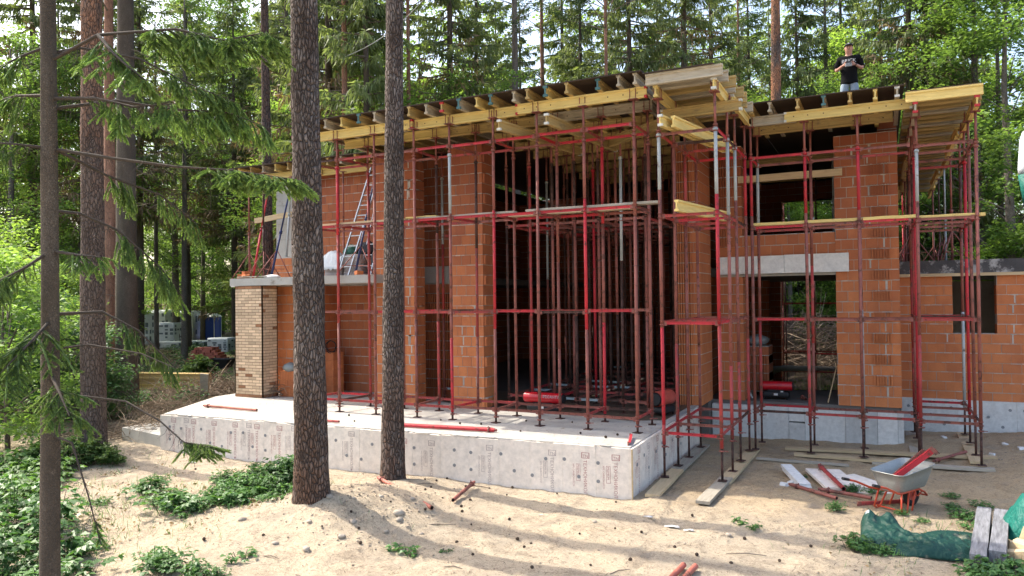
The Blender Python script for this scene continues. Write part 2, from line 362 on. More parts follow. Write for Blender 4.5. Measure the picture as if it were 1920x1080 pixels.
# ------------------------------------------------------------------ terrain
def bumpf(x, y, cx, cy, r, h, sy=1.0):
    d = ((x - cx) ** 2 + ((y - cy) * sy) ** 2) / (r * r)
    return h * math.exp(-d)
def gz(x, y, fine=False):
    z = -.84
    z += bumpf(x, y, -7.55, 8.95, 1.3, .41) + bumpf(x, y, -7.0, 9.9, .9, .13) + bumpf(x, y, -7.9, 11.0, .7, .10)
    z += bumpf(x, y, -11.2, 8.2, 2.2, .10) + bumpf(x, y, -15.1, 10.2, 1.1, .14)
    z -= bumpf(x, y, -5.0, 8.6, 2.5, .06)
    z += bumpf(x, y, 3.6, 19.2, 1.6, .34) + bumpf(x, y, 3.3, 16.2, 1.3, .20) + bumpf(x, y, .9, 18.6, .8, .12)
    z += bumpf(x, y, -.9, 12.2, 1.4, .05) + bumpf(x, y, -3.35, 11.9, .25, .07) + bumpf(x, y, -1.8, 13.2, .8, .06)
    t = min(max((-16.0 - x) / 6.0, 0), 1); z += .10 * t
    if y > 40 or x < -30: z += .012 * max(y - 40, 0) * 0
    z += .05 * noise.noise((x * .55, y * .55, 3.1)) + .028 * noise.noise((x * 1.7, y * 1.7, 7.7))
    if fine:
        z += .020 * noise.noise((x * 4.5, y * 4.5, 1.3)) + .012 * noise.noise((x * 11, y * 11, 5.5)) - .03 * max(0, noise.noise((x * 2.9, y * 3.4, 6.1)) - .28)
        rough = bumpf(x, y, -6.9, 9.3, 1.3, 1) + bumpf(x, y, 3.2, 17.5, 2.2, 1) + bumpf(x, y, -2.0, 13.6, 1.0, .5)
        if rough > .05: z += rough * (.05 * abs(noise.noise((x * 5.3, y * 5.3, 9.9))) + .025 * noise.noise((x * 13, y * 13, 2.2)))
    return z

def spread(a, b, step, out, far):
    xs = list(np.arange(a, b + 1e-6, step)); L = []; d = step; x = a
    while x > out[0]: d = min(d * 1.35, far); x -= d; L.append(x)
    R = []; d = step; x = xs[-1]
    while x < out[1]: d = min(d * 1.35, far); x += d; R.append(x)
    return L[::-1] + xs + R
def build_ground():
    xs = spread(-17.5, 4.2, .055, (-170, 150), 14); ys = spread(7.3, 20.5, .055, (-70, 230), 14)
    nx, ny = len(xs), len(ys)
    V = np.empty((nx * ny, 3), np.float32); i = 0
    for y in ys:
        for x in xs:
            V[i] = (x, y, gz(x, y, -18 < x < 5 and 7 < y < 21)); i += 1
    # boot prints and a barrow rut pressed into the sand
    rg = random.Random(31); prints = []
    for (ax, ay, bx, by) in ((-9.5, 8.6, -1.0, 9.2), (-6.0, 7.6, -3.0, 11.2), (-2.9, 9.0, -3.05, 15.0), (-1.0, 9.2, .2, 12.4), (-4.8, 10.9, 0.2, 11.6), (-8.6, 7.8, -4.5, 9.6), (-.5, 13.2, 2.6, 16.0), (1.6, 14.5, 2.8, 18.0)):
        L = math.hypot(bx - ax, by - ay); k = int(L / .38); a = math.atan2(by - ay, bx - ax)
        for i in range(k):
            f = i / k; sd = .1 if i % 2 else -.1; prints.append((ax + (bx - ax) * f - math.sin(a) * sd + rg.gauss(0, .06), ay + (by - ay) * f + math.cos(a) * sd + rg.gauss(0, .06), a + rg.gauss(0, .2), rg.uniform(.018, .034)))
    for (px, py, a, dp) in prints:
        dx, dy = V[:, 0] - px, V[:, 1] - py; m = (np.abs(dx) < .35) & (np.abs(dy) < .35); u = dx[m] * math.cos(a) + dy[m] * math.sin(a); w = -dx[m] * math.sin(a) + dy[m] * math.cos(a)
        r = np.sqrt((u / .15) ** 2 + (w / .065) ** 2); V[m, 2] += -dp * np.exp(-(r / .95) ** 4) + dp * .45 * np.exp(-((r - 1.35) / .3) ** 2)
    for (ax, ay, bx, by) in ((-3.1, 9.4, .1, 12.5), (1.0, 13.6, 3.2, 15.4)):
        L = math.hypot(bx - ax, by - ay); u = ((V[:, 0] - ax) * (bx - ax) + (V[:, 1] - ay) * (by - ay)) / L; w = (-(V[:, 0] - ax) * (by - ay) + (V[:, 1] - ay) * (bx - ax)) / L + .06 * np.sin(u * 1.9)
        m = (u > 0) & (u < L) & (np.abs(w) < .3); V[m, 2] += -.03 * np.exp(-(w[m] / .05) ** 2) + .014 * np.exp(-((np.abs(w[m]) - .10) / .04) ** 2)
    I = np.arange(nx * ny).reshape(ny, nx)
    F = np.stack([I[:-1, :-1], I[:-1, 1:], I[1:, 1:], I[1:, :-1]], -1).reshape(-1, 4).astype(np.int32)
    me = bpy.data.meshes.new('ground'); me.vertices.add(nx * ny); me.vertices.foreach_set('co', V.ravel())
    me.loops.add(F.size); me.loops.foreach_set('vertex_index', F.ravel()); me.polygons.add(len(F))
    me.polygons.foreach_set('loop_start', np.arange(0, F.size, 4, dtype=np.int32)); me.polygons.foreach_set('loop_total', np.full(len(F), 4, np.int32))
    me.polygons.foreach_set('use_smooth', np.ones(len(F), bool)); me.materials.append(MAT['sand']); me.update()
    o = bpy.data.objects.new('ground', me); COL.objects.link(o); tag(o, 'pale trodden sand of the building site running into forest floor', 'ground', kind='structure')
build_ground()

# ------------------------------------------------------------------ masonry
BH = .235
def block_wall(mb, x0, x1, y0, y1, z0, z1, axis='x', openings=(), bl=.25, lo=.85, hi=.15, zr=(0, 6), proud=0.0, jit=.003, rib=(), smear=()):
    """courses of hollow clay blocks; mats 0 block 1 mortar. rib: list of (face, a0, a1, zmin, zmax, parity) with grooved faces"""
    a0, a1 = (x0, x1) if axis == 'x' else (y0, y1)
    n = max(1, round((z1 - z0) / BH)); h = (z1 - z0) / n
    for c in range(n):
        zb = z0 + c * h; zt = zb + h - .014
        segs = [(a0, a1)]
        for (p, q, u, w) in openings:
            if zt > u + .02 and zb < w - .02:
                S = []
                for (s, e) in segs:
                    if q <= s or p >= e: S.append((s, e)); continue
                    if p > s + .02: S.append((s, p))
                    if q < e - .02: S.append((q, e))
                segs = S
        for (s, e) in segs:
            def put(u, w, za, zc, d, m, t):
                if axis == 'x': mb.bb(u, w, y0 + d, y1 - d, za, zc, m, t)
                else: mb.bb(x0 + d, x1 - d, u, w, za, zc, m, t)
            put(s + .006, e - .006, zb, zb + h - .0005, .007, 1, U(.3, .7))
            x = s - (bl * .5 if c % 2 else 0) + (U(0, .02))
            while x < e - .03:
                u, w = max(x, s), min(x + bl - U(.005, .014), e); x += bl
                if e - w < .06: w = e
                if w - u < .03: continue
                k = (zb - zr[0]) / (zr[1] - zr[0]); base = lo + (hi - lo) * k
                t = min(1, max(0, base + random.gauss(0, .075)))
                d = U(-jit, jit); put(u, w, zb, zt, d, 0, t)
            # mortar squeezed from the bed joint
            x = s
            while x < e - .02:
                l = U(.05, .22); w = min(x + l, e)
                if random.random() < .55: put(x, w, zb + h - .014 - U(0, .006), zb + h + U(-.002, .004), -U(.001, .006) - proud, 1, U(.4, .9))
                x = w + U(0, .03)
        for (face, r0, zm, zx) in smear:      # mortar filled into the block pockets
            if zb < zm or zt > zx or random.random() < .6: continue
            w = U(.02, .045); a = r0 + U(-.03, .03); q = U(.0, .05)
            if face == '-y': mb.bb(a, a + w, y0 - .005, y0 + .01, zb + q, zt + .014, 1, U(.4, .9)); mb.bb(a - U(.02, .06), a + w + U(.02, .06), y0 - .006, y0 + .01, zt - .01, zt + .016, 1, U(.4, .9))
            else: mb.bb(x1 - .01, x1 + .005, a, a + w, zb + q, zt + .014, 1, U(.4, .9))
        for (face, r0, r1, zm, zx, par) in rib:
            if zb < zm or zt > zx or (par is not None and c % 2 != par): continue
            x = r0 + .012
            while x < r1 - .02:
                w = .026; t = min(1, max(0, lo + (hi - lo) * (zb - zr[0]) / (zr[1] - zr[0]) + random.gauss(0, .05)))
                if face == '-y': mb.bb(x, x + w, y0 - .055, y0 + .01, zb + .004, zt - .004, 0, t)
                elif face == '+x': mb.bb(x1 - .01, x1 + .055, x, x + w, zb + .004, zt - .004, 0, t)
                if random.random() < .5:
                    zz = zt - U(0, .006)
                    if face == '-y': mb.bb(x - .004, x + w + .004, y0 - .065, y0, zz, zt + .014, 1, U(.3, .8))
                    else: mb.bb(x1, x1 + .065, x - .004, x + w + .004, zz, zt + .014, 1, U(.3, .8))
                x += .056

house = empty('unfinished_house', (-6, 15, 0), label='unfinished two storey house of red clay blocks with concrete terrace and flat formwork roof', cat='house')
HB = [MAT['block'], MAT['mortar']]
def hpart(mb, name, m, label=None, parent=None):
    o = mb.build(name, m, None, label=label); o.parent = parent or house
    o.matrix_parent_inverse = Matrix.Translation((6, -15, 0)) if parent is None else Matrix.Identity(4)
    return o
def hwall(*a, name='wall', label=None, **k):
    mb = MB(); block_wall(mb, *a, **k); return hpart(mb, name, HB, label)

def build_house():
    # terrace slab and its insulation
    y_edge = lambda x: 11.50 + .0385 * (x + 14.63)
    mb = MB()
    mb.prism([(-14.58, y_edge(-14.58) + .05), (-3.79, y_edge(-3.79) + .05), (-3.79, 17.3), (-3.9, 18.0), (-15.9, 18.0), (-15.9, 14.2)], -1.3, 0)
    hpart(mb, 'terrace_slab', MAT['slabtop'], 'pale concrete terrace slab')
    mb = MB(); x = -15.4
    for i in range(60):   # crumbs of grout along the slab edge
        u = U(-14.5, -3.9); l = U(.05, .35); mb.box((u, y_edge(u) + U(.0, .09), .002), (l, U(.02, .06), U(.006, .02)), (0, 0, U(-.1, .1)), 0, U(.5, 1))
    hpart(mb, 'grout_crumbs', MAT['slabtop'])['kind'] = 'stuff'
    mb = MB(); mb.prism([(-15.5, 14.6), (-14.7, 12.2), (-14.9, 12.0), (-15.5, 12.2), (-16.2, 14.6)], -1.3, -.42); mb.prism([(-16.7, 12.05), (-14.62, 11.62), (-14.62, 12.3), (-15.2, 12.9), (-16.6, 12.9)], -1.2, -.53)
    hpart(mb, 'entrance_step', MAT['concrete'])
    font = lambda txt, size, ext=.0008: text_mesh(txt, size, ext)
    logo = font('TN', .075); big = font('ТЕХНОНИКОЛЬ', .085); prem = font('PREMIUM', .052); xps = font('XPS CARBON ECO', .046)
    def panel(p, q, nrm, prints, discs, fade):
        """one upright board from p to q (ground-plan points) with its print"""
        p = Vector((p[0], p[1], 0)); q = Vector((q[0], q[1], 0)); d = (q - p); L = d.length; d.normalize(); n = Vector((nrm[0], nrm[1], 0))
        mb = MB(); a = p + d * .0012; b = q - d * .0012; tt = U(.42, .58); o = U(-.002, .002); topz = -.012 + U(-.012, .004)
        P = [a + n * o, b + n * o, b + n * (o - .05), a + n * (o - .05)]
        mb.hexa([(v.x, v.y, -1.25) for v in P] + [(v.x, v.y, topz + U(-.004, .004)) for v in P], 0, tt)
        pan = hpart(mb, 'insulation_panel', MAT['xps'])
        for (u, z) in discs:
            mdl = MB(); c = p + d * u + n * (.003 + o)
            mdl.path([c + Vector((0, 0, z)) - n * .003, c + Vector((0, 0, z)) + n * .004], .031, 14, 0, .5, False)
            e = mdl.build('anchor_disc', MAT['disc']); e.parent = pan
        R = Matrix((d, Vector((0, 0, 1)), n)).transposed()     # columns: right, up, out
        RV = Matrix((Vector((0, 0, -1)), d, n)).transposed()   # text running downwards
        for (u, z0, fd) in prints:
            vs, fs = [], []
            def add(tm, org, rot, s=1.0):
                base = len(vs)
                for v in tm[0]: vs.append(tuple(org + rot @ Vector((v[0] * s, v[1] * s, v[2]))))
                for f in tm[1]: fs.append([base + i for i in f])
            o3 = lambda du, z: p + d * (u + du) + n * (.0012 + o) + Vector((0, 0, z))
            add(logo, o3(.03, z0 + .012), R); add(big, o3(.045, z0 - .025), RV)
            add(prem, o3(-.072, z0 - .115), RV); add(xps, o3(-.15, z0 - .10), RV)
            def bar(u0, u1, za, zb):
                base = len(vs)
                for (uu, zz) in ((u0, za), (u1, za), (u1, zb), (u0, zb)): vs.append(tuple(o3(uu, zz) + n * .0005))
                fs.append([base, base + 1, base + 2, base + 3])
            for (u0, u1, za, zb) in ((.01, .022, z0, z0 + .10), (.14, .152, z0, z0 + .10), (.01, .152, z0 + .092, z0 + .10), (.01, .152, z0, z0 + .008)): bar(u0, u1, za, zb)
            for (u0, u1, za, zb) in ((-.09, -.084, z0 - .39, z0 - .10), (-.02, -.014, z0 - .39, z0 - .10), (-.09, -.014, z0 - .106, z0 - .10), (-.09, -.014, z0 - .39, z0 - .384)): bar(u0, u1, za, zb)
            vs2 = vs; me = bpy.data.meshes.new('printed_lettering'); me.from_pydata(vs2, [], fs); me.materials.append(MAT['printfade' if fd else 'print']); me.update()
            e = bpy.data.objects.new('printed_lettering', me); COL.objects.link(e); e.parent = pan
    ex = [-14.63 + .604 * i for i in range(19)]; ex[-1] = -3.74
    for i in range(18):
        x0, x1 = ex[i], ex[i + 1]; dy = Vector((.0385, -1, 0)).normalized()
        fd = 5 < i < 16; dz = -.17 - (.06 if i > 9 else 0)
        pr = [] if i in (7, 9, 12, 14) else [(.34 if i != 17 else .27, dz, fd and i not in (10,))]
        if i in (1, 4, 6): pr.append((.12, dz + .01, True))
        dc = [(.0 if i % 3 else .3, -.27 - .02 * (i % 2))] + ([(.3, -.55)] if i % 2 == 0 else [(.02, -.60)])
        panel((x0, y_edge(x0)), (x1, y_edge(x1)), (dy.x, dy.y), pr, [(max(.04, u), z) for u, z in dc], fd)
    ye = [y_edge(-3.74) + .592 * i for i in range(10)]
    for i in range(9):
        panel((-3.74, ye[i]), (-3.74, ye[i + 1]), (1, 0), [] if i in (3, 6) else [(.33, -.16 - .03 * (i % 2), i in (1, 5))], [(.12, -.25), (.40, -.52)] if i % 2 else [(.3, -.33)], False)
    mb = MB(); mb.bb(-3.743, -3.722, y_edge(-3.74) - .012, y_edge(-3.74) + .012, -1.2, -.02, 0, .4); hpart(mb, 'corner_strip', MAT['board'])
    # floor slabs
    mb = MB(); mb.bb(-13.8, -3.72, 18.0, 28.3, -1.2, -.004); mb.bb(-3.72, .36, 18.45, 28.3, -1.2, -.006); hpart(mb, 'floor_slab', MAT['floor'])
    mb = MB(); mb.prism([(-8.1, 15.2), (-4.6, 14.55), (-3.95, 14.9), (-3.95, 18.0), (-9.8, 18.0), (-9.9, 15.6)], .0, .004); hpart(mb, 'damp_floor_patch', MAT['wetfloor'])
    # right wing plinth boards, cream white, uneven
    xs = [-3.7, -2.7, -1.95, -1.6, -.75, -.1, .30, .42]
    for i in range(7):
        mb = MB(); t = (.6, .5, .35, .6, .25, .7, .45)[i]; dd = (.0, .004, .022, .002, .02, .012, -.01)[i]
        mb.bb(xs[i] + .003, xs[i + 1] - .003, 18.30 - dd, 18.44, -1.3, -.07 + U(-.03, .03) - (.35 if i == 2 else 0), 0, t)
        if i == 2: mb.bb(xs[i] + .003, xs[i + 1] - .003, 18.31, 18.44, -.41, -.075, 0, .65)
        hpart(mb, 'insulation_panel', MAT['xpsblue'])
    # entrance block pier on the right with toothed grooved blocks
    hwall(-.90, .39, 18.4, 18.86, 0, 6.12, name='pier', zr=(0, 5.2), lo=.86, hi=.22, rib=[('-y', -.16, .24, .2, 5.8, 0)], smear=[('-y', -.20, .2, 6), ('-y', .10, .2, 6), ('-y', -.52, 4, 6)])
    # sides of the opening and the parapet strip above the lintel
    hwall(-3.55, -2.95, 18.42, 18.86, 0, 3.02, name='pier', lo=.7)
    hwall(-3.55, -2.95, 18.42, 18.86, 3.45, 6.12, name='pier', zr=(0, 5), rib=[('-y', -3.5, -3.2, 3.5, 6.1, None)])
    hwall(-3.55, -.90, 18.42, 18.86, 3.45, 3.95, name='parapet', zr=(0, 5), hi=.25)
    mb = MB(); mb.bb(-3.52, -.90, 18.44, 18.84, 3.0, 3.445); hpart(mb, 'lintel', MAT['concrete'])
    for x0, x1, z in ((-3.54, -2.0, 3.445), (-1.995, -.62, 3.455)):
        mb = MB(); mb.bb(x0, x1, 18.335, 18.395, 3.03, z, 0, .75); hpart(mb, 'lintel_board', MAT['xpsblue'])
    mb = MB(); mb.bb(-3.5, -.9, 18.40, 18.44, 2.965, 3.0, 0, .4); hpart(mb, 'lintel_shuttering', MAT['gboard'])
    # re-entrant pier with grooved front
    hwall(-4.22, -3.70, 17.2, 18.42, 0, 6.12, name='pier', axis='x', lo=.72, hi=.2, rib=[('-y', -4.21, -3.86, 0, 6.1, None)])
    # front piers
    hwall(-9.02, -8.19, 15, 15.62, 0, 6.14, name='pier', lo=.88, hi=.08, zr=(0, 5.4), proud=.004, rib=[('+x', 15.02, 15.30, 0, 6.1, 0)], smear=[('-y', -8.42, .2, 3), ('-y', -8.75, .2, 2)])
    hwall(-11.21, -10.09, 15, 15.42, 0, 6.14, name='pier', lo=.84, hi=.12, zr=(0, 5.4), rib=[('+x', 15.02, 15.40, 0, 6.1, None)], smear=[('-y', -10.22, .2, 6), ('-y', -10.26, .2, 6)])
    hwall(-10.60, -9.62, 16.25, 16.7, 0, 2.92, name='wall', lo=.42, hi=.3, rib=[('-y', -10.58, -9.64, .2, 2.9, None)])
    mb = MB(); mb.bb(-10.60, -8.9, 16.22, 16.7, 2.93, 3.36); hpart(mb, 'ring_beam', MAT['concrete'])
    hwall(-10.60, -9.3, 16.25, 16.7, 3.37, 6.14, name='wall', lo=.35, hi=.1)
    # left part: lower wall, recess, balcony and upper storey
    hwall(-15.0, -13.85, 15.35, 15.75, 0, 2.93, name='wall', lo=.9, hi=.7)
    hwall(-13.95, -13.55, 15.75, 16.5, 0, 2.93, name='wall', axis='y', lo=.45)
    hwall(-13.9, -11.22, 16.5, 16.9, 0, 2.93, name='wall', lo=.36, hi=.2, zr=(0, 3))
    hwall(-14.45, -11.22, 16.5, 16.9, 3.13, 6.215, name='wall', lo=.6, hi=.1, zr=(2, 6))
    hwall(-11.62, -11.22, 15.42, 16.5, 0, 6.1, name='wall', axis='y', lo=.5, hi=.2)
    mb = MB(); mb.prism([(-15.55, 14.38), (-10.80, 14.38), (-10.80, 14.99), (-11.23, 14.99), (-11.23, 17.0), (-16.5, 17.0), (-16.5, 15.3), (-15.9, 15.0), (-15.55, 15.0)], 2.935, 3.13); hpart(mb, 'balcony_slab', MAT['concrete'])
    hwall(-15.65, -14.5, 16.0, 16.35, 3.13, 3.75, name='parapet', lo=.7, hi=.5, zr=(3, 4))
    mb = MB(); mb.bb(-15.80, -15.16, 16.36, 16.86, 3.13, 6.0)
    for z in (3.7, 4.3, 4.75, 5.3): mb.bb(-15.805, -15.155, 16.355, 16.365, z, z + .012, 0, .2)
    hpart(mb, 'concrete_column', MAT['concrete'])
    # column faced with small yellow bricks
    mb = MB(); X0, X1, Y0, Y1 = -15.40, -14.42, 14.40, 14.95; mb.bb(X0 + .006, X1 - .006, Y0 + .006, Y1 - .006, 0, 2.925, 1)
    n = 38; h = 2.925 / n
    for c in range(n):
        z = c * h
        for axis in 'xy':
            s, e = (X0, X1) if axis == 'x' else (Y0, Y1); x = s - (.125 if c % 2 else 0)
            while x < e - .02:
                u, w = max(x, s), min(x + .238, e); x += .25
                if e - w < .05: w = e
                if w - u < .03: continue
                t = .5 + random.gauss(0, .17); red = random.random() < .07 or c < 1 or c > n - 2
                m = 2 if red else 0
                if axis == 'x': mb.bb(u, w, Y0, Y0 + .03, z + .006, z + h - .006, m, t); mb.bb(u, w, Y1 - .03, Y1, z + .006, z + h - .006, m, t)
                else: mb.bb(X0, X0 + .03, u, w, z + .006, z + h - .006, m, t); mb.bb(X1 - .03, X1, u, w, z + .006, z + h - .006, m, t)
    rb = M('brown_brick', (.34, .17, .085), (.28, .13, .07), .85, scale=14, coord='world')
    hpart(mb, 'brick_column', [MAT['ybrick'], MAT['ymortar'], rb], 'column of small yellow bricks')
    # inner and rear walls, block tint lowered to deepen the shade indoors
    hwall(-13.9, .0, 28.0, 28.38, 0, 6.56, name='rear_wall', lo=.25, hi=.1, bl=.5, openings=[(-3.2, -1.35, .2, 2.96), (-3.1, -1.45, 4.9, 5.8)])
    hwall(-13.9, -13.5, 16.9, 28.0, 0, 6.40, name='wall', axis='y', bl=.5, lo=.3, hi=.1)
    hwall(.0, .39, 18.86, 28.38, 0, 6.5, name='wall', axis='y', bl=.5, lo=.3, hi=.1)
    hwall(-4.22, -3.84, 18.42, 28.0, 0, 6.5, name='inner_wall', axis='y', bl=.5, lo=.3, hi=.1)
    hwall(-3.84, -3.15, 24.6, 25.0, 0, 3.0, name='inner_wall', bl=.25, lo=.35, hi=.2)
    mb = MB(); mb.bb(-3.84, .0, 18.86, 28.0, 3.0, 3.2); hpart(mb, 'upper_floor_slab', MAT['floor'])
    mb = MB(); mb.bb(-13.5, -10.7, 16.9, 28.0, 2.95, 3.13); hpart(mb, 'upper_floor_slab', MAT['floor'])
    # garage wing on the right
    hwall(.42, 7.0, 20.6, 21.0, -.06, 2.93, name='garage_wall', lo=.74, hi=.62, zr=(0, 3), bl=.38, openings=[(1.55, 2.44, 1.68, 2.95)], smear=[('-y', 1.42, 1.2, 3), ('-y', 2.75, 1.2, 3)])
    mb = MB(); mb.bb(.42, 7.0, 20.52, 32, 2.99, 3.30); hpart(mb, 'garage_roof_slab', MAT['bitumen'])
    mb = MB(); mb.bb(.42, 7.0, 20.50, 20.60, 2.915, 2.988); hpart(mb, 'edge_board', MAT['board'])
    hwall(6.6, 7.0, 21.0, 32, -.06, 2.95, name='garage_wall', axis='y', bl=.5)
    mb = MB(); mb.bb(.42, 7.0, 31.7, 32, -.06, 2.95); mb.bb(.42, 6.6, 21.0, 31.7, -1.2, -.06); hpart(mb, 'garage_rear_wall', MAT['concrete'])
    x = .42
    while x < 6.9:
        w = min(x + 1.18, 7.0); mb = MB(); mb.bb(x + .002, w - .002, 20.53, 20.59, -1.3, -.03 + U(-.01, .01), 0, U(.5, .62)); o = hpart(mb, 'insulation_panel', MAT['xpsblue'])
        for (u, z) in ((.15, -.22), (.62, -.40), (1.05, -.22), (.38, -.58), (.9, -.62)):
            md = MB()
            if x + u < 4.5: md.path([(x + u, 20.532, z), (x + u, 20.525, z)], .034, 14, 0, .5, False); md.build('anchor_disc', MAT['disc'], o)
        x = w
    mb = MB(); mb.prism([(-3.2, 21.6), (-2.2, 20.9), (-.5, 21.4), (-.3, 24.5), (-1.5, 26.8), (-3.0, 26.0)], -.002, .003)
    mb.build('water_puddle', MAT['water'], label='dark still water lying on the floor inside the entrance opening', cat='puddle', kind='structure')

def text_mesh(txt, size, ext):
    cu = bpy.data.curves.new('t', 'FONT'); cu.body = txt; cu.size = size; cu.extrude = 0; cu.resolution_u = 2
    o = bpy.data.objects.new('t', cu); COL.objects.link(o); bpy.context.view_layer.update()
    dg = bpy.context.evaluated_depsgraph_get(); me = bpy.data.meshes.new_from_object(o.evaluated_get(dg))
    r = ([tuple(v.co) for v in me.vertices], [list(p.vertices) for p in me.polygons])
    bpy.data.objects.remove(o); bpy.data.curves.remove(cu); bpy.data.meshes.remove(me); return r
build_house()
# ------------------------------------------------------------------ shoring scaffold
def attach(o, p):
    o.parent = p; o.matrix_parent_inverse = Matrix.LocRotScale(p.location, p.rotation_euler, None).inverted(); return o
ORD = ['first', 'second', 'third', 'fourth', 'fifth', 'sixth', 'seventh', 'eighth', 'ninth', 'tenth', 'eleventh', 'twelfth', 'thirteenth', 'fourteenth', 'fifteenth', 'sixteenth', 'seventeenth', 'eighteenth', 'nineteenth', 'twentieth']
STEEL = [MAT[k] for k in ('red', 'redw', 'rust', 'dark', 'galv', 'bluegalv')]
RED, REDW, RUST, DARK, GALV, BGALV = range(6)
def standard(root, x, y, zf, zt, segs=None, zj=None, fork='x', lean=(0, 0), levels=()):
    """one upright: screw jack, tube sections of different paint, collars, fork"""
    zj = zj if zj is not None else zf + .16; zu = zt - .62
    X = lambda z: (x + lean[0] * (z - zf) / 6, y + lean[1] * (z - zf) / 6, z)
    if segs is None:
        c = [random.choices((RED, REDW, RUST, DARK, GALV), (.7, 1.6, 6.5, 1.6, .8))[0] for _ in range(3)]
        q = U(1.2, 2.2); segs = [(q, c[0]), (q + U(1.6, 2.1), c[1]), (99, c[2])]
    mb = MB(); a = zj
    for (b, m) in segs:
        b = min(b, zu)
        if b > a: mb.tube(X(a), X(b), .0315, m, U(.3, .7), 10); a = b
    for z in levels:
        mb.tube(X(z - .045), X(z - .03), .05, RUST, .4, 10); mb.tube(X(z + .03), X(z + .04), .047, RUST, .5, 10)
    mb.tube(X(zu - .06), X(zu - .02), .046, segs[-1][1], .4, 10)
    o = mb.build('standard', STEEL); attach(o, root)
    jb = MB(); jb.box((x, y, zf + .006), (.15, .15, .012), (0, 0, U(-.3, .3)), 3); jb.tube((x, y, zf + .01), X(zj + .02), .022, 3, .6, 8)
    jb.tube(X(zj - .05), X(zj - .025), .048, 2, .5, 10); jb.box((x + .06, y, zj - .035), (.10, .018, .014), (0, 0, U(0, 3)), 2)
    e = jb.build("base_jack", STEEL)
    e.parent = o
    fb = MB(); tx, ty, _ = X(zt)
    fb.tube(X(zu), (tx, ty, zt - .008), .024, 2, .45, 8); fb.tube(X(zu + .03), X(zu + .05), .044, 2, .5, 10)
    fb.box((tx, ty, zt - .005), (.17, .17, .010), (0, 0, 0), 2)
    for sx in (-.055, .055):
        for sy in (-.055, .055): fb.tube((tx + sx, ty + sy, zt - .005), (tx + sx, ty + sy, zt + .19), .009, 2, .4, 6)
    e = fb.build('fork_head', STEEL); e.parent = o
    return o
def ledger(root, a, b, m=None):
    a = Vector(a); b = Vector(b); d = b - a; L = d.length; yaw = math.atan2(d.y, d.x)
    if m is None: m = random.choices((RED, REDW, RUST, DARK), (2.2, 3, 4, .8))[0]
    mb = MB(); c = (a + b) / 2; dz = U(-.012, .012); R = (0, 0, yaw); t = U(.3, .7)
    mb.box((c.x, c.y, c.z + dz), (L - .09, .004, .052), R, m, t)
    mb.box((c.x, c.y, c.z + dz + .024), (L - .09, .034, .004), R, m, t)
    u = d.normalized()
    for e, s in ((a, 1), (b, -1)):
        p = e + u * s * .055; mb.box((p.x, p.y, p.z + dz - .006), (.05, .018, .085), R, RUST, U(.3, .6))
    for k in (.12, .5, .88):
        p = a + d * k; mb.box((p.x, p.y, p.z + dz), (.014, .0055, .014), R, DARK, .1)
    o = mb.build('ledger', STEEL); return attach(o, root)

def scaffold(label, xs, ys, zf, zt, lv, segmap={}, lvx=None, lvy=None, rowx=None, wt=None, fork='x', jack=None, inner=False):
    root = empty('shoring_scaffold', (xs[0], ys[0], zf(xs[0], ys[0]) if callable(zf) else zf), label=label, cat='scaffold', group='steel shoring scaffolds round the house')
    G = {}
    for j, y in enumerate(ys):
        for i, x in enumerate(xs):
            xx = x if not rowx or j == 0 else rowx[i]
            G[i, j] = (xx, y)
            z0 = zf(xx, y) if callable(zf) else zf
            sg = segmap.get((i, j))
            if inner and not sg: sg = [(2.1, random.choice((RUST, DARK, DARK))), (4.2, random.choice((RUST, DARK))), (9, random.choice((RUST, DARK, DARK)))]  # hall uprights get darker colours, painting in the gloom of the interior
            standard(root, xx, y, z0, zt, sg, zj=(jack if jack is not None else None), lean=(U(-.02, .02), U(-.02, .02)), levels=lv)
    for z in (lvx or lv):
        for j in range(len(ys)):
            for i in range(len(xs) - 1): ledger(root, (*G[i, j], z), (*G[i + 1, j], z), wt(i, j, z) if wt else None)
    for z in (lvy or lv):
        for i in range(len(xs)):
            for j in range(len(ys) - 1): ledger(root, (*G[i, j], z), (*G[i, j + 1], z))
    return root

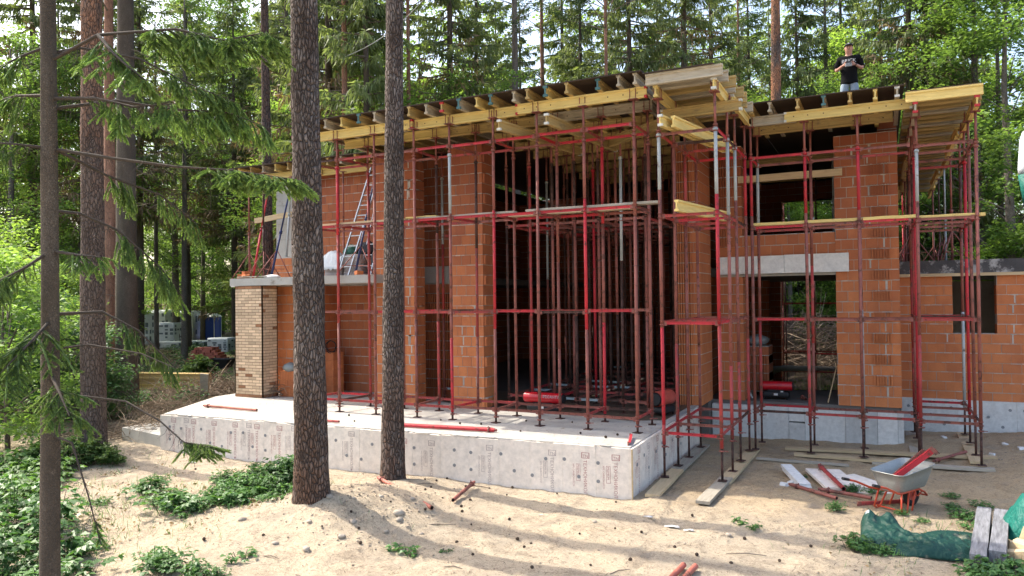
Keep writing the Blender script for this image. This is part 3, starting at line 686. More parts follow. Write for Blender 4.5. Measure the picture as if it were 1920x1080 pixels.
def build_scaffolds():
    gf = lambda x, y: gz(x, y) + .03
    rust9 = [(9, RUST)]
    seg = {(1, 0): [(2.0, RUST), (4.0, REDW), (9, RED)], (2, 0): [(9, RUST)], (3, 0): [(2.1, RUST), (9, RUST)], (4, 0): [(1.7, RED), (2.3, RUST), (4.3, RUST), (9, GALV)],
           (5, 0): [(1.9, RUST), (4.3, RED), (9, RUST)], (6, 0): [(9, RUST)], (7, 0): [(1.9, RUST), (4.4, RED), (9, RUST)], (8, 0): [(4.0, RUST), (9, RUST)],
           (1, 1): [(9, REDW)], (2, 1): [(4.2, RUST), (9, DARK)], (5, 1): [(9, RUST)], (7, 1): [(2.0, RED), (4.0, RUST), (9, RED)], (8, 1): [(9, RUST)]}
    fr = lambda i, j, z: (RED if (z > 4 and i > 2 and j == 0) else None)
    scaffold('long red and rusty scaffold on the terrace slab along the house front', [-12, -10.99, -9.98, -8.9, -8.02, -7.0, -6.03, -5.02, -4.05], [13.3, 14.27], .0, 6.18,
             [.27, 2.25, 4.2, 5.72], seg, lvy=[.27, 4.2, 5.72], rowx=[-11.8, -10.86, -9.9, -8.95, -7.95, -7.0, -6.0, -5.02, -4.05], wt=fr)
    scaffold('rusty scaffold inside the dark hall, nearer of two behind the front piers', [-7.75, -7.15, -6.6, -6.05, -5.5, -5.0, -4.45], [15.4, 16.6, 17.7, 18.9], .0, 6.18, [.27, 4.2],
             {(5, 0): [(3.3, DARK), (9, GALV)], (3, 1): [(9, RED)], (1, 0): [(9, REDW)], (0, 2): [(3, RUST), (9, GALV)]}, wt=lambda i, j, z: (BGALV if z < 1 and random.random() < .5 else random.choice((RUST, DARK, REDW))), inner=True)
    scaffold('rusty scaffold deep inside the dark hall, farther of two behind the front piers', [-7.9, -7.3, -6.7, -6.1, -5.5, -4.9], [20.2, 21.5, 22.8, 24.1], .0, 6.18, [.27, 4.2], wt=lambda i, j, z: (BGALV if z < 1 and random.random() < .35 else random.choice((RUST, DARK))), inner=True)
    scaffold('single bay rusty scaffold between the two front brick piers', [-9.75, -9.3], [15.8, 17.3], .0, 6.18, [.30, 4.1], wt=lambda i, j, z: BGALV if z < 1 else None)
    seg = {(0, 0): [(.2, REDW), (1.95, RED), (4.45, RUST), (9, GALV)], (1, 0): [(2.0, REDW), (4.3, RED), (9, GALV)], (1, 1): [(1.2, REDW), (4.0, RUST), (9, GALV)], (1, 2): [(1.2, REDW), (4.4, RUST), (9, GALV)], (0, 1): [(1.6, REDW), (9, RUST)],
           (1, 3): [(1.6, REDW), (4.2, RUST), (9, RED)], (0, 2): [(4.0, RUST), (9, REDW)]}
    scaffold('narrow red scaffold tower standing on boards in the corner beside the terrace', [-3.54, -2.52], [13.24, 14.25, 15.15, 16.25], lambda x, y: gf(x, y) + .06, 6.10, [.06, 2.04, 3.98, 5.45], seg, jack=-.16, lvx=[.06, 2.04, 3.98, 5.45])
    seg = {(0, 0): [(4.2, RUST), (9, RED)], (1, 0): [(1.6, REDW), (4.2, RUST), (9, RED)], (2, 0): [(4.2, RUST), (9, RED)], (0, 1): [(2.0, REDW), (4, RUST), (9, GALV)]}
    scaffold('red scaffold before the entrance opening with a yellow plank walkway', [-2.42, -1.33, -.35], [16.4, 17.35], lambda x, y: gf(x, y) + .07, 6.10, [.06, 2.0, 3.96, 5.42], seg, jack=-.12)
    seg = {(0, 0): [(1.7, REDW), (4.3, RUST), (9, GALV)], (1, 0): [(9, RUST)], (1, 1): [(9, RUST)], (1, 2): [(9, RED)], (0, 1): [(9, RED)]}
    scaffold('red scaffold tower under the right hand roof overhang beside the garage wall', [.66, 1.65], [16.4, 17.3, 18.35, 19.4], lambda x, y: gf(x, y) + .05, 5.94, [.05, 2.0, 3.94, 5.38], seg, jack=-.05, lvx=[.05, 2.0, 3.94, 5.38])
    r = scaffold('plain scaffold standing outside the rear window opening', [-3.3, -2.25, -1.2], [29.6, 30.6], -.3, 6.1, [.35, 2.2, 4.2])
    # joining ledgers between tower and wing belong to the wing
    wing = [o for o in COL.objects if o.name == 'shoring_scaffold.005'][0]
    for z in (.06, 2.0, 3.96, 5.42):
        for y in (16.4, 17.35): ledger(wing, (-.35, y, z), (.60, y, z))
build_scaffolds()

# ------------------------------------------------------------------ formwork beams, joists, decking
H20C = {}
def h20(name, a, b, z, mat, end='none', label=None, cat='formwork beam', group=None, dots=False, rot=None, tilt=0.0):
    """I-shaped timber beam from plan point a to b, underside at z"""
    a = Vector((*a, 0)); b = Vector((*b, 0)); d = b - a; L = round(d.length, 2); key = (L, mat, end, dots)
    if key not in H20C:
        mb = MB(); hl = L / 2
        P = [(-.04, 0), (.04, 0), (.04, .034), (.018, .044), (.0135, .06), (.0135, .14), (.018, .156), (.04, .166), (.04, .2), (-.04, .2), (-.04, .166), (-.018, .156), (-.0135, .14), (-.0135, .06), (-.018, .044), (-.04, .034)]
        mb.rings([[(-hl, p[0], p[1]) for p in P], [(hl, p[0], p[1]) for p in P]], 0, U(.35, .65), False)
        if end != 'none':
            for s in (-1, 1):
                for zz in (.019, .181): mb.box((s * (hl - .018), 0, zz), (.05, .088, .044), None, 1)
                if end == 'teal': mb.box((s * (hl - .005), 0, .1), (.022, .032, .12), None, 1)
        if dots:
            for s in (-1, 1):
                for q in (.18, .45, .75):
                    for w in (-1, 1): mb.box((s * (hl - q), w * .0138, .1), (.022, .002, .022), None, 2)
        cap = {'red': 'rendc', 'teal': 'teal', 'white': 'whitecap', 'none': 'dark'}[end]
        o = mb.build(name, [MAT[mat], MAT[cap], MAT['dark']]); H20C[key] = o.data
    else:
        o = bpy.data.objects.new(name, H20C[key]); COL.objects.link(o)
    c = (a + b) / 2; o.location = (c.x, c.y, z); o.rotation_euler = (0, -tilt, math.atan2(d.y, d.x))
    return tag(o, label, cat, group)

def build_formwork():
    g1 = 'main beams in the scaffold forks'
    B = lambda *a, **k: h20('formwork_beam', *a, cat='formwork beam', **k)
    B((-12.3, 13.29), (-8.93, 13.29), 6.18, 'ybeam', 'red', 'bright yellow main beam at the left end of the front roof edge behind the two pine trunks', group=g1, dots=True)
    B((-9.12, 13.375), (-6.3, 13.375), 6.18, 'ybeam', 'none', 'bright yellow main beam in the middle of the front roof edge above the brick pier', group=g1, dots=True)
    B((-6.45, 13.29), (-3.78, 13.29), 6.18, 'ybeam', 'red', 'bright yellow main beam with red tips at the right end of the front roof edge', group=g1, dots=True)
    B((-11.55, 14.27), (-8.6, 14.27), 6.18, 'ybeam', 'none', 'yellow main beam in the second row, left end, above the ladder', group=g1)
    B((-8.9, 14.355), (-6.2, 14.355), 6.18, 'obeam', 'none', 'dull yellow main beam in the second row above the brick pier', group=g1, dots=True)
    B((-6.5, 14.27), (-3.95, 14.27), 6.18, 'gbeam', 'none', 'grey brown main beam in the second row before the dark hall', group=g1, dots=True)
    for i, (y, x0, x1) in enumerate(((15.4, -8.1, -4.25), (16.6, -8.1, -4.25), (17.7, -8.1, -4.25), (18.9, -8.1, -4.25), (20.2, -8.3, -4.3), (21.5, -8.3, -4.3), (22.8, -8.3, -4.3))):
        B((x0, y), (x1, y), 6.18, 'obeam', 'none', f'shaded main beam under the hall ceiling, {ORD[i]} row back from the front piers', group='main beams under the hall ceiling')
    # joists over the front: ends show along the edge
    jx = [-11.9, -11.5, -11.05, -10.65, -10.15, -9.72, -9.3, -8.85, -8.42, -8.05, -7.58, -7.2, -6.86, -6.39, -6.09, -5.68, -5.22, -4.66, -4.25, -3.90]
    sty = ['gbeam', 'obeam', 'gbeam', 'ybeam', 'obeam', 'gbeam', 'gbeam', 'obeam', 'gbeam', 'obeam', 'gbeam', 'ybeam', 'obeam', 'gbeam', 'obeam', 'ybeam', 'obeam', 'obeam', 'gbeam', 'gbeam']
    en = {4: 'teal', 9: 'red', 10: 'teal', 12: 'teal', 15: 'teal', 17: 'teal'}
    for i, x in enumerate(jx):
        e = en.get(i, 'none'); col = {'ybeam': 'yellow', 'obeam': 'dull yellow', 'gbeam': 'grey'}[sty[i]]
        w = {'none': f'{col} joist end', 'teal': f'{col} joist with a teal painted end', 'red': f'{col} joist with red end caps'}[e]
        h20('joist', (x + U(-.03, .03), 13.0 + U(-.03, .03)), (x + U(-.05, .05), 16.9), 6.38, sty[i], e, f'{w} on the front roof, {ORD[i]} from the left', 'joist', 'joists over the front roof edge')
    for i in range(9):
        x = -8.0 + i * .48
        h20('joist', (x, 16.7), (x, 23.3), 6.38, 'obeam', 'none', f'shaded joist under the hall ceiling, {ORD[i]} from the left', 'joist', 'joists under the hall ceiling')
    # left part over the balcony
    B((-16.9, 16.15), (-13.9, 16.15), 6.02, 'ybeam', 'none', 'yellow main beam over the balcony at its far left end', group=g1)
    B((-14.1, 16.23), (-11.3, 16.23), 6.02, 'ybeam', 'none', 'yellow main beam over the balcony above the ladder', group=g1)
    for i in range(11):
        x = -16.75 + i * .47
        h20('joist', (x, 15.85), (x, 18.6), 6.22, ('ybeam', 'obeam', 'gbeam')[i % 3], 'none', f'joist end over the balcony, {ORD[i]} from the left', 'joist', 'joists over the balcony')
    # corner canopy
    B((-3.56, 13.06), (-3.56, 15.0), 6.11, 'ybeam', 'none', 'yellow beam under the small corner canopy, left side, front length', group=g1)
    B((-3.48, 14.6), (-3.48, 17.1), 6.11, 'obeam', 'none', 'dull yellow beam under the small corner canopy, left side, rear length', group=g1)
    B((-2.53, 13.06), (-2.53, 14.7), 6.11, 'ybeam', 'white', 'yellow beam under the small corner canopy, right side, front length', group=g1)
    B((-2.45, 14.35), (-2.45, 16.36), 6.11, 'ybeam', 'white', 'yellow beam under the small corner canopy, right side, rear length', group=g1)
    for i in range(9):
        y = 13.02 + i * .41
        h20('joist', (-3.72, y), (-2.36 + (U(-.02, .1) if i else 0), y), 6.31, 'gbeam' if i in (0, 1, 3, 7) else 'obeam', 'none', f'weathered cross joist of the corner canopy, {ORD[i]} from its front edge', 'joist', 'joists of the corner canopy')
    # right wing
    B((-2.4, 16.40), (-1.5, 16.40), 6.105, 'gbeam', 'none', 'grey short main beam of the right roof edge beside the corner canopy', group=g1)
    B((-1.72, 16.32), (.62, 16.32), 6.105, 'ybeam', 'white', 'bright yellow main beam of the right roof edge below the standing man', group=g1, dots=True)
    B((-2.5, 17.35), (.3, 17.35), 6.105, 'obeam', 'none', 'dull yellow main beam in the second row of the right roof', group=g1, dots=True)
    for i, x in enumerate([-2.35, -1.98, -1.44, -.95, -.47, -.02, .36]):
        h20('joist', (x, 16.05), (x + U(-.03, .03), 18.75), 6.305, ('obeam', 'gbeam', 'obeam', 'gbeam', 'obeam', 'ybeam', 'gbeam')[i], ('none', 'none', 'none', 'teal', 'none', 'none', 'white')[i], f'joist end above the right roof beam, {ORD[i]} from the corner canopy', 'joist', 'joists over the right roof edge')
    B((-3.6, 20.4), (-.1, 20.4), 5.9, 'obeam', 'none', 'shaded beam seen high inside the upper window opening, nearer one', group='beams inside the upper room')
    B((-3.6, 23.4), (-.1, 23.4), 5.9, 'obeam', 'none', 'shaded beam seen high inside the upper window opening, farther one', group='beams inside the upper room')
    # overhang along the right side
    for k in range(5):
        y0 = 15.98 + k * 3.0
        B((.66 + .08 * (k % 2), y0), (.66 + .08 * (k % 2), y0 + 3.15), 5.945 + .012 * k, 'obeam' if k else 'gbeam', 'red' if k == 0 else 'none', f'inner lengthwise beam under the right overhang, {ORD[k]} from the front', group=g1)
        B((1.66 - .08 * (k % 2), y0), (1.66 - .08 * (k % 2), y0 + 3.15), 5.945 + .012 * k, 'ybeam', 'red' if k == 0 else 'none', f'outer yellow lengthwise beam under the right overhang, {ORD[k]} from the front', group=g1)
    n = 36
    for i in range(n):
        y = 16.0 + i * .42
        h20('joist', (.50, y), (1.76 if i == 0 else 1.80 + U(-.05, .02), y), 6.15 + .004 * (y - 16), 'ybeam' if i == 0 else ('obeam' if i % 3 else 'gbeam'), 'none',
            'yellow front joist closing the tip of the right roof overhang' if i == 0 else 'weathered cross joist under the right roof overhang behind its front joist', 'joist', 'joists under the right overhang')
    # loose beams stored across the top ledgers
    B((-6.55, 12.7), (-6.1, 15.9), 5.77, 'obeam', 'white', 'loose beam with white end poking out above the top ledger, left one of two', group='loose beams on the top ledgers')
    B((-5.55, 12.7), (-5.25, 15.9), 5.77, 'obeam', 'white', 'loose beam with white end poking out above the top ledger, right one of two', group='loose beams on the top ledgers')
    B((-3.40, 12.75), (-2.86, 15.8), 5.50, 'ybeam', 'white', 'loose bright yellow beam with white end lying across the top of the corner tower', group='loose beams on the top ledgers')
    B((-3.22, 12.95), (-2.68, 15.95), 5.50, 'ybeam', 'none', 'second loose yellow beam lying close beside the white ended one on the corner tower', group='loose beams on the top ledgers')
    B((-5.6, 15.75), (-3.45, 14.0), 5.80, 'obeam', 'none', 'loose beam lying slantwise under the front ceiling near the corner', group='loose beams on the top ledgers')
    B((-3.72, 14.05), (-2.2, 13.95), 5.90, 'obeam', 'white', 'loose beam lying across under the corner canopy', group='loose beams on the top ledgers')
    # decking
    def sheet(x0, x1, y0, y1, z, label, name='plywood_sheet', th=.021):
        mb = MB(); mb.bb(x0, x1, y0, y1, z, z + th, 0, U(.3, .7)); o = mb.build(name, MAT['ply']); tag(o, label, 'plywood', 'plywood decking of the roof')
    xs = [-12.1, -10.2, -7.75, -5.3, -3.78]
    for i in range(4): sheet(xs[i], xs[i + 1] - .006, 12.97 + U(-.02, .02), 14.2, 6.581, f'dark plywood sheet along the front roof edge, {ORD[i]} from the left')
    sheet(-12.1, -3.78, 14.206, 28.6, 6.581, 'large dark plywood deck over the hall behind the front sheets', 'plywood_deck')
    sheet(-17.1, -12.11, 15.8, 28.6, 6.421, 'dark plywood deck over the balcony and left rooms', 'plywood_deck')
    sheet(-3.76, -2.5, 12.94, 18.0, 6.512, 'dark plywood sheet on the small corner canopy')
    sheet(-2.49, .48, 16.02, 28.6, 6.506, 'dark plywood deck the man stands on over the right wing', 'plywood_deck')
    sheet(-3.77, -2.5, 18.01, 28.6, 6.506, 'dark plywood strip between hall deck and right wing deck', 'plywood_deck')
    mb = MB(); mb.bb(.50, 1.74, 15.98, 31.3, 0, .021, 0, .5); o = mb.build('plywood_deck', MAT['ply'], label='dark plywood deck over the right roof overhang', cat='plywood', group='plywood decking of the roof'); o.location = (0, 0, 6.352)
    for v in o.data.vertices: v.co.z += .004 * (v.co.y - 16)
    # planks
    def plank(a, b, z, w, t, m, label, name='plank', group=None, cat='plank', zb=None, roll=0):
        a = Vector((*a, z)); b = Vector((*b, z if zb is None else zb)); d = b - a; L = d.length
        mb = MB(); nseg = 6; R = []
        for i in range(nseg + 1):
            u = -L / 2 + L * i / nseg; s = .004 * math.sin(i * 1.7 + w * 50); hw = w / 2
            R.append([(u, -hw, s), (u, hw, s), (u, hw, t + s), (u, -hw, t + s)])
        mb.rings(R, 0, U(.35, .65), False); o = mb.build(name, MAT[m]); c = (a + b) / 2; o.location = c
        o.rotation_euler = Euler((roll, -math.asin(d.z / L), math.atan2(d.y, d.x))); return tag(o, label, cat, group)
    g = 'walkway planks on the scaffold'
    plank((-12.2, 13.42), (-9.2, 13.40), 4.235, .16, .045, 'board', 'pale yellow walkway plank on the scaffold behind the two pine trunks', group=g)
    plank((-9.25, 13.52), (-8.45, 13.5), 4.282, .15, .03, 'ybeam', 'short yellow board on the walkway right of the second pine', group=g)
    plank((-8.9, 13.42), (-6.55, 13.40), 4.235, .15, .04, 'gboard', 'grey walkway plank on the front scaffold before the wide brick pier', group=g)
    plank((-6.3, 13.45), (-3.62, 13.5), 4.235, .24, .045, 'gboard', 'worn walkway plank on the front scaffold with its end jutting past the last upright', group=g)
    plank((-7.0, 14.05), (-4.2, 14.08), 4.235, .2, .045, 'board', 'walkway plank on the rear row of the front scaffold', group=g)
    plank((-2.40, 16.5), (-.3, 16.5), 3.99, .16, .06, 'ybeam', 'yellow walkway plank before the upper window opening', group=g)
    plank((-.28, 16.48), (.70, 16.48), 3.99, .2, .06, 'ybeam', 'yellow walkway plank before the entrance pier', group=g)
    plank((.66, 16.50), (1.80, 16.50), 3.965, .16, .06, 'ybeam', 'yellow walkway plank at the right end of the scaffold', group=g)
    h20('formwork_beam', (-3.16, 12.86), (-2.72, 15.4), 4.0, 'ybeam', 'none', 'short yellow beam lying flat across the middle ledgers of the corner tower', 'formwork beam', 'loose beams on the top ledgers')
    plank((-3.0, 18.28), (-.72, 18.28), 5.2, .05, .16, 'board', 'pale timber nailed across the upper window opening', cat='timber')
    plank((-16.2, 15.93), (-14.3, 15.93), 4.78, .05, .15, 'board', 'yellow timber nailed across the grey concrete column', cat='timber', zb=4.93)
    # boards under the feet
    g = 'boards under the scaffold feet'
    def gp(x, y, d=.0): return gz(x, y) + d
    plank((-3.42, 11.98), (-3.5, 14.0), gp(-3.4, 12.2, .02), .24, .045, 'board', 'pale footing board left of the sandy gap, nearest the viewer', group=g, zb=gp(-3.5, 14, .03))
    plank((-3.5, 14.02), (-3.56, 16.7), gp(-3.5, 14.1, .03), .24, .045, 'gboard', 'footing board left of the sandy gap, farther one beside the terrace', group=g, zb=gp(-3.5, 16, .03))
    plank((-2.57, 11.85), (-2.52, 13.6), gp(-2.5, 12.2, .03), .22, .05, 'gboard', 'grey footing board right of the sandy gap, nearest the viewer', group=g, zb=gp(-2.5, 13.6, .045))
    plank((-2.52, 13.3), (-2.5, 16.7), gp(-2.5, 13.4, .0), .24, .05, 'board', 'pale footing board right of the sandy gap running back to the house', group=g, zb=gp(-2.5, 16.5, .02))
    plank((-1.9, 17.1), (2.0, 17.35), gp(-1.5, 17.1, .02), .22, .05, 'board', 'long pale footing board close to the entrance plinth', group=g, zb=gp(1.6, 17.3, .02))
    plank((-1.65, 16.38), (.3, 16.45), gp(-1.2, 16.4, .03), .2, .05, 'board', 'pale footing board in front of the entrance plinth, left length', group=g, zb=gp(.2, 16.4, .03))
    plank((-.2, 16.33), (1.85, 16.3), gp(.2, 16.3, .0), .18, .05, 'gboard', 'grey footing board in front of the entrance plinth, right length', group=g, zb=gp(1.6, 16.3, .02))
    plank((1.60, 16.7), (1.62, 19.8), gp(1.6, 17, .02), .22, .045, 'board', 'footing board under the outer row of the right tower', group=g, zb=gp(1.6, 19.5, .02))
    plank((.62, 17.0), (.58, 19.8), gp(.6, 17.2, .02), .22, .045, 'gboard', 'dark footing board along the entrance pier corner', group=g, zb=gp(.6, 19.5, .0))
    plank((-2.3, 15.7), (-.6, 15.75), gp(-1.4, 15.7, .005), .14, .03, 'gboard', 'thin weathered board lying on sand before the entrance plinth', cat='plank', zb=gp(-.8, 15.7, .01))

    # floor props with tripods
    def prop(x, y, z0, z1, m, label, lean=(0, 0), tripod=True, group='upright props with tripods'):
        root = empty('steel_prop', (x, y, z0), label=label, cat='prop', group=group)
        mb = MB(); zm = z0 + (z1 - z0) * U(.45, .6); P = lambda z: (x + lean[0] * (z - z0), y + lean[1] * (z - z0), z)
        mb.tube(P(z0 + .008), P(zm), .030, m, .5, 10); mb.tube(P(zm), P(z1), .023, m, .45, 8); mb.tube(P(zm - .08), P(zm), .042, m, .4, 10); mb.box((x, y, z0 + .005), (.14, .14, .01), None, m); mb.box(P(z1 - .005), (.15, .15, .01), None, 2)
        attach(mb.build('tube', STEEL + [MAT['bluep'], MAT['black']]), root)
        if tripod:
            a0 = U(0, 2)
            for k in range(3):
                a = a0 + k * 2 * PI / 3; lb = MB(); q = (x + .52 * math.cos(a), y + .52 * math.sin(a), z0 + .01)
                lb.tube(P(z0 + .78), q, .013, RUST, .6, 6); lb.tube(P(z0 + .25), (x + .36 * math.cos(a), y + .36 * math.sin(a), z0 + .25), .009, RUST, .6, 5)
                attach(lb.build('tripod_leg', STEEL), root)
        return root
    prop(-16.2, 15.7, 3.13, 6.0, RUST, 'rusty prop with tripod at the left edge of the balcony'); prop(-15.2, 14.85, 3.13, 6.0, RED, 'leaning bright red prop on the balcony edge', (-.045, .28), False)
    prop(-14.95, 15.0, 3.13, 6.0, DARK, 'dark prop with tripod before the grey concrete column'); prop(-14.6, 14.9, 3.13, 6.0, 6, 'blue black prop with tripod beside the red prop', (0, .3))
    prop(-14.8, 15.7, 3.75, 6.0, GALV, 'thin grey prop on the low brick parapet', (0, .1), False)
    prop(-11.75, 14.85, 3.13, 6.0, 6, 'dark blue prop on the balcony left of the ladder', (-.06, .4)); prop(-12.95, 15.9, 3.13, 6.0, RUST, 'rusty prop before the upper brick wall right of the first pine', (0, .0), False)
    lab = ['red', 'rusty', 'dark', 'grey green', 'rusty', 'dark', 'red', 'rusty']; mm = [RED, RUST, DARK, GALV, RUST, DARK, RED, RUST]
    k = 0
    for y in (21.6, 23.6, 25.8, 28.6):
        for x, w in ((.74, 'inner'), (1.64, 'outer')):
            prop(x, y, 3.30, 5.93 + .004 * (y - 16), mm[k], f'{lab[k]} tripod prop on the garage roof, {w} row, {ORD[k // 2]} pair from the front'); k += 1
    prop(-1.0, 20.0, 3.2, 5.9, GALV, 'grey prop inside the upper window opening', tripod=False)
    prop(-1.6, 22.8, 3.2, 5.9, DARK, 'dark prop deeper inside the upper window opening', tripod=False)
build_formwork()
# ------------------------------------------------------------------ trees
YAWC = rad(26.4)
def plan(px, t):
    """ground-plan point at distance t along a compass bearing written in 1/1390 radians-tangent steps from the camera's heading"""
    a = (px - 960) / 1390.; c, s = math.cos(YAWC), math.sin(YAWC)
    return (a * c - s) * t, (a * s + c) * t
def trunk_mesh(name, pts, rads, mat, root, n=18, seg=.5, wob=.05, flare=0.0):
    """tapered trunk through pts (local coordinates), slightly uneven"""
    P = []; Rr = []; pts = [Vector(p) for p in pts]
    for i in range(len(pts) - 1):
        k = max(1, int((pts[i + 1] - pts[i]).length / seg))
        for j in range(k):
            f = j / k; P.append(pts[i].lerp(pts[i + 1], f)); Rr.append(rads[i] * (1 - f) + rads[i + 1] * f)
    P.append(pts[-1]); Rr.append(rads[-1]); mb = MB(); R = []; sd = U(0, 100)
    for p, r in zip(P, Rr):
        ring = []; rr = r * (1 + flare * math.exp(-max(p.z, 0) / .28))
        for j in range(n):
            a = 2 * PI * j / n; w = 1 + wob * noise.noise((math.cos(a) * 1.3 + sd, math.sin(a) * 1.3, p.z * .9)) + wob * .6 * noise.noise((math.cos(a) * 4 + sd, math.sin(a) * 4, p.z * 3.))
            ring.append((p.x + rr * w * math.cos(a), p.y + rr * w * math.sin(a), p.z))
        R.append(ring)
    mb.rings(R, 0, .5); return mb.build(name, mat, root)
def strips(pts, r0, r1, mb, n=4, m=0, t=.5):
    k = len(pts); mb.path(pts, [r0 + (r1 - r0) * i / (k - 1) for i in range(k)], n, m, t, True, False)

def spruce_geo(H, z0, R0, dens=1.0, seed=0, dead=.35, step=.55):
    rng = np.random.default_rng(seed); wood = MB(); P, D, S, L, W, T, K = [], [], [], [], [], [], []
    z = z0
    while z < H - .5:
        nb = rng.integers(4, 7); f = (z - z0) / (H - z0); Lb = R0 * (1 - f) ** .75 * .95 + .3
        for b in range(nb):
            a = rng.uniform(0, 2 * PI); l = Lb * rng.uniform(.6, 1.15); zz = z + rng.uniform(-.25, .25); o = np.array([math.cos(a), math.sin(a), 0]); q = np.array([-o[1], o[0], 0])
            sag = rng.uniform(.25, .5) * (1 - f * .9); isdead = (f < dead and rng.random() < .55)
            t = np.array([0, .35, .7, 1.0])
            pts = [tuple(o * l * u + np.array([0, 0, zz - sag * l * u + .22 * l * u * u])) for u in t]
            if l > .8: strips(pts, .02 + .012 * l, .006, wood, 4)
            n = int(l * 26 * dens * (.35 if isdead else 1)) + 3
            u = rng.uniform(.12, 1, n) ** .8; lat = rng.normal(0, 1, n) * .17 * l * np.sin(np.clip(u, .05, .95) * PI) * .9
            p = o * (l * u)[:, None] + q * lat[:, None]; p[:, 2] = zz - sag * l * u + .22 * l * u * u - np.abs(lat) * .35
            d = unit(o * rng.uniform(.0, .55, n)[:, None] + q * (np.sign(lat) * rng.uniform(0, .35, n))[:, None] + np.array([0, 0, -1]) * rng.uniform(.5, 1.1, n)[:, None])
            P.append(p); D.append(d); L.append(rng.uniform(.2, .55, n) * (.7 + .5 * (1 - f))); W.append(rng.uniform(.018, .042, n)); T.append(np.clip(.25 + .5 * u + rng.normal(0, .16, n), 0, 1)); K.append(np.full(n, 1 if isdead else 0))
            m = int(l * 12 * dens * (.3 if isdead else 1)) + 3   # flat sprays along the branch
            u = rng.uniform(.2, 1, m); sg = rng.choice([-1, 1], m)
            p = o * (l * u)[:, None] + 0; p[:, 2] = zz - sag * l * u + .22 * l * u * u
            d = unit(o * rng.uniform(.4, 1, m)[:, None] + q * (sg * rng.uniform(.2, 1, m))[:, None] + np.array([0, 0, -1]) * rng.uniform(-.05, .45, m)[:, None])
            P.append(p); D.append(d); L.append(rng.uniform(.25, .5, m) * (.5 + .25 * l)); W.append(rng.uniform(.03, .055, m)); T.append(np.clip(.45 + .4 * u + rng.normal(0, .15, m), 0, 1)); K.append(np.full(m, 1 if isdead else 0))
        z += step * rng.uniform(.7, 1.3)
    P, D = np.concatenate(P), np.concatenate(D); S = side_of(D)
    return wood, diamonds(P, D, S, np.concatenate(L), np.concatenate(W)), np.concatenate(T), np.concatenate(K)

def make_spruce(H, z0, R0, r, dens, seed, dead):
    root = empty('spruce_tree'); w, V, T, K = spruce_geo(H, z0, R0, dens, seed, dead)
    trunk_mesh('trunk', [(0, 0, -.3), (0, 0, 1), (.05, .03, H * .5), (0, 0, H)], [r * 1.15, r, r * .62, .02], MAT['spruce_bark'], root, 10, 1.2)
    w.build('branches', MAT['deadtwig'], root); np_mesh('foliage', V, 4, [MAT['spruce'], MAT['dry']], T, K, root); return root

def clump_leaves(C, R, n, size, rng, flat=.5, droop=.25):
    """n leaves round each centre C with radius R, in flat sprays"""
    m = len(C); c = np.repeat(C, n, 0); d = rng.normal(size=(m * n, 3)); d = unit(d) * (rng.random((m * n, 1)) ** .45); r = np.repeat(R, n)[:, None]
    off = d * r * np.array([1, 1, flat]); P = c + off
    a = rng.uniform(0, 2 * PI, m * n); D = np.stack([np.cos(a), np.sin(a), -rng.uniform(0, droop * 2, m * n)], 1); D = unit(D + d * .5)
    N = unit(np.array([0, 0, 1.]) + rng.normal(0, .45, (m * n, 3))); S = unit(np.cross(N, D))
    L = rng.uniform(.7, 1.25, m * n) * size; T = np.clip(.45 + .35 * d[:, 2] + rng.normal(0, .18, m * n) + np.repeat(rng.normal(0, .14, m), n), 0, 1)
    return P, D, S, L, L * .34, T
def make_broad(H, z0, R, r, seed, size, nclump, nleaf, leafmat, bark, name='broadleaf_tree', skew=(0, 0)):
    rng = np.random.default_rng(seed); random.seed(seed); root = empty(name)
    tw = [(0, 0, -.3), (.05, 0, H * .3), (.12 + skew[0] * .4, .1 + skew[1] * .4, H * .65), (skew[0], skew[1], H * .95)]
    trunk_mesh('trunk', tw, [r * 1.2, r * .85, r * .5, .03], MAT[bark], root, 10, 1.0)
    lm = MB(); C = []; RR = []
    for i in range(nclump):
        f = rng.random() ** .85; z = z0 + (H - z0) * f; a = rng.uniform(0, 2 * PI); prof = math.sin(min(1, f * 1.15 + .18) * PI * .82) ** .7
        d = R * prof * rng.uniform(.35, 1.05); c = np.array([d * math.cos(a) + skew[0] * f, d * math.sin(a) + skew[1] * f, z]); C.append(c); RR.append(rng.uniform(.5, 1.05) * (R / 3.2) ** .5)
        if i % 3 == 0:
            zb = max(z - d * rng.uniform(.4, .9), .8); b = Vector((skew[0] * zb / H, skew[1] * zb / H, zb)); mid = b.lerp(Vector(c), .55) + Vector((0, 0, .25)); strips([b, mid, Vector(c)], .02 + .03 * r * d / R * 3, .008, lm, 5)
    lm.build('limbs', MAT[bark], root)
    P, D, S, L, W, T = clump_leaves(np.array(C), np.array(RR), nleaf, size, rng)
    np_mesh('crown', diamonds(P, D, S, L, W, .3), 4, MAT[leafmat], T, None, root); return root
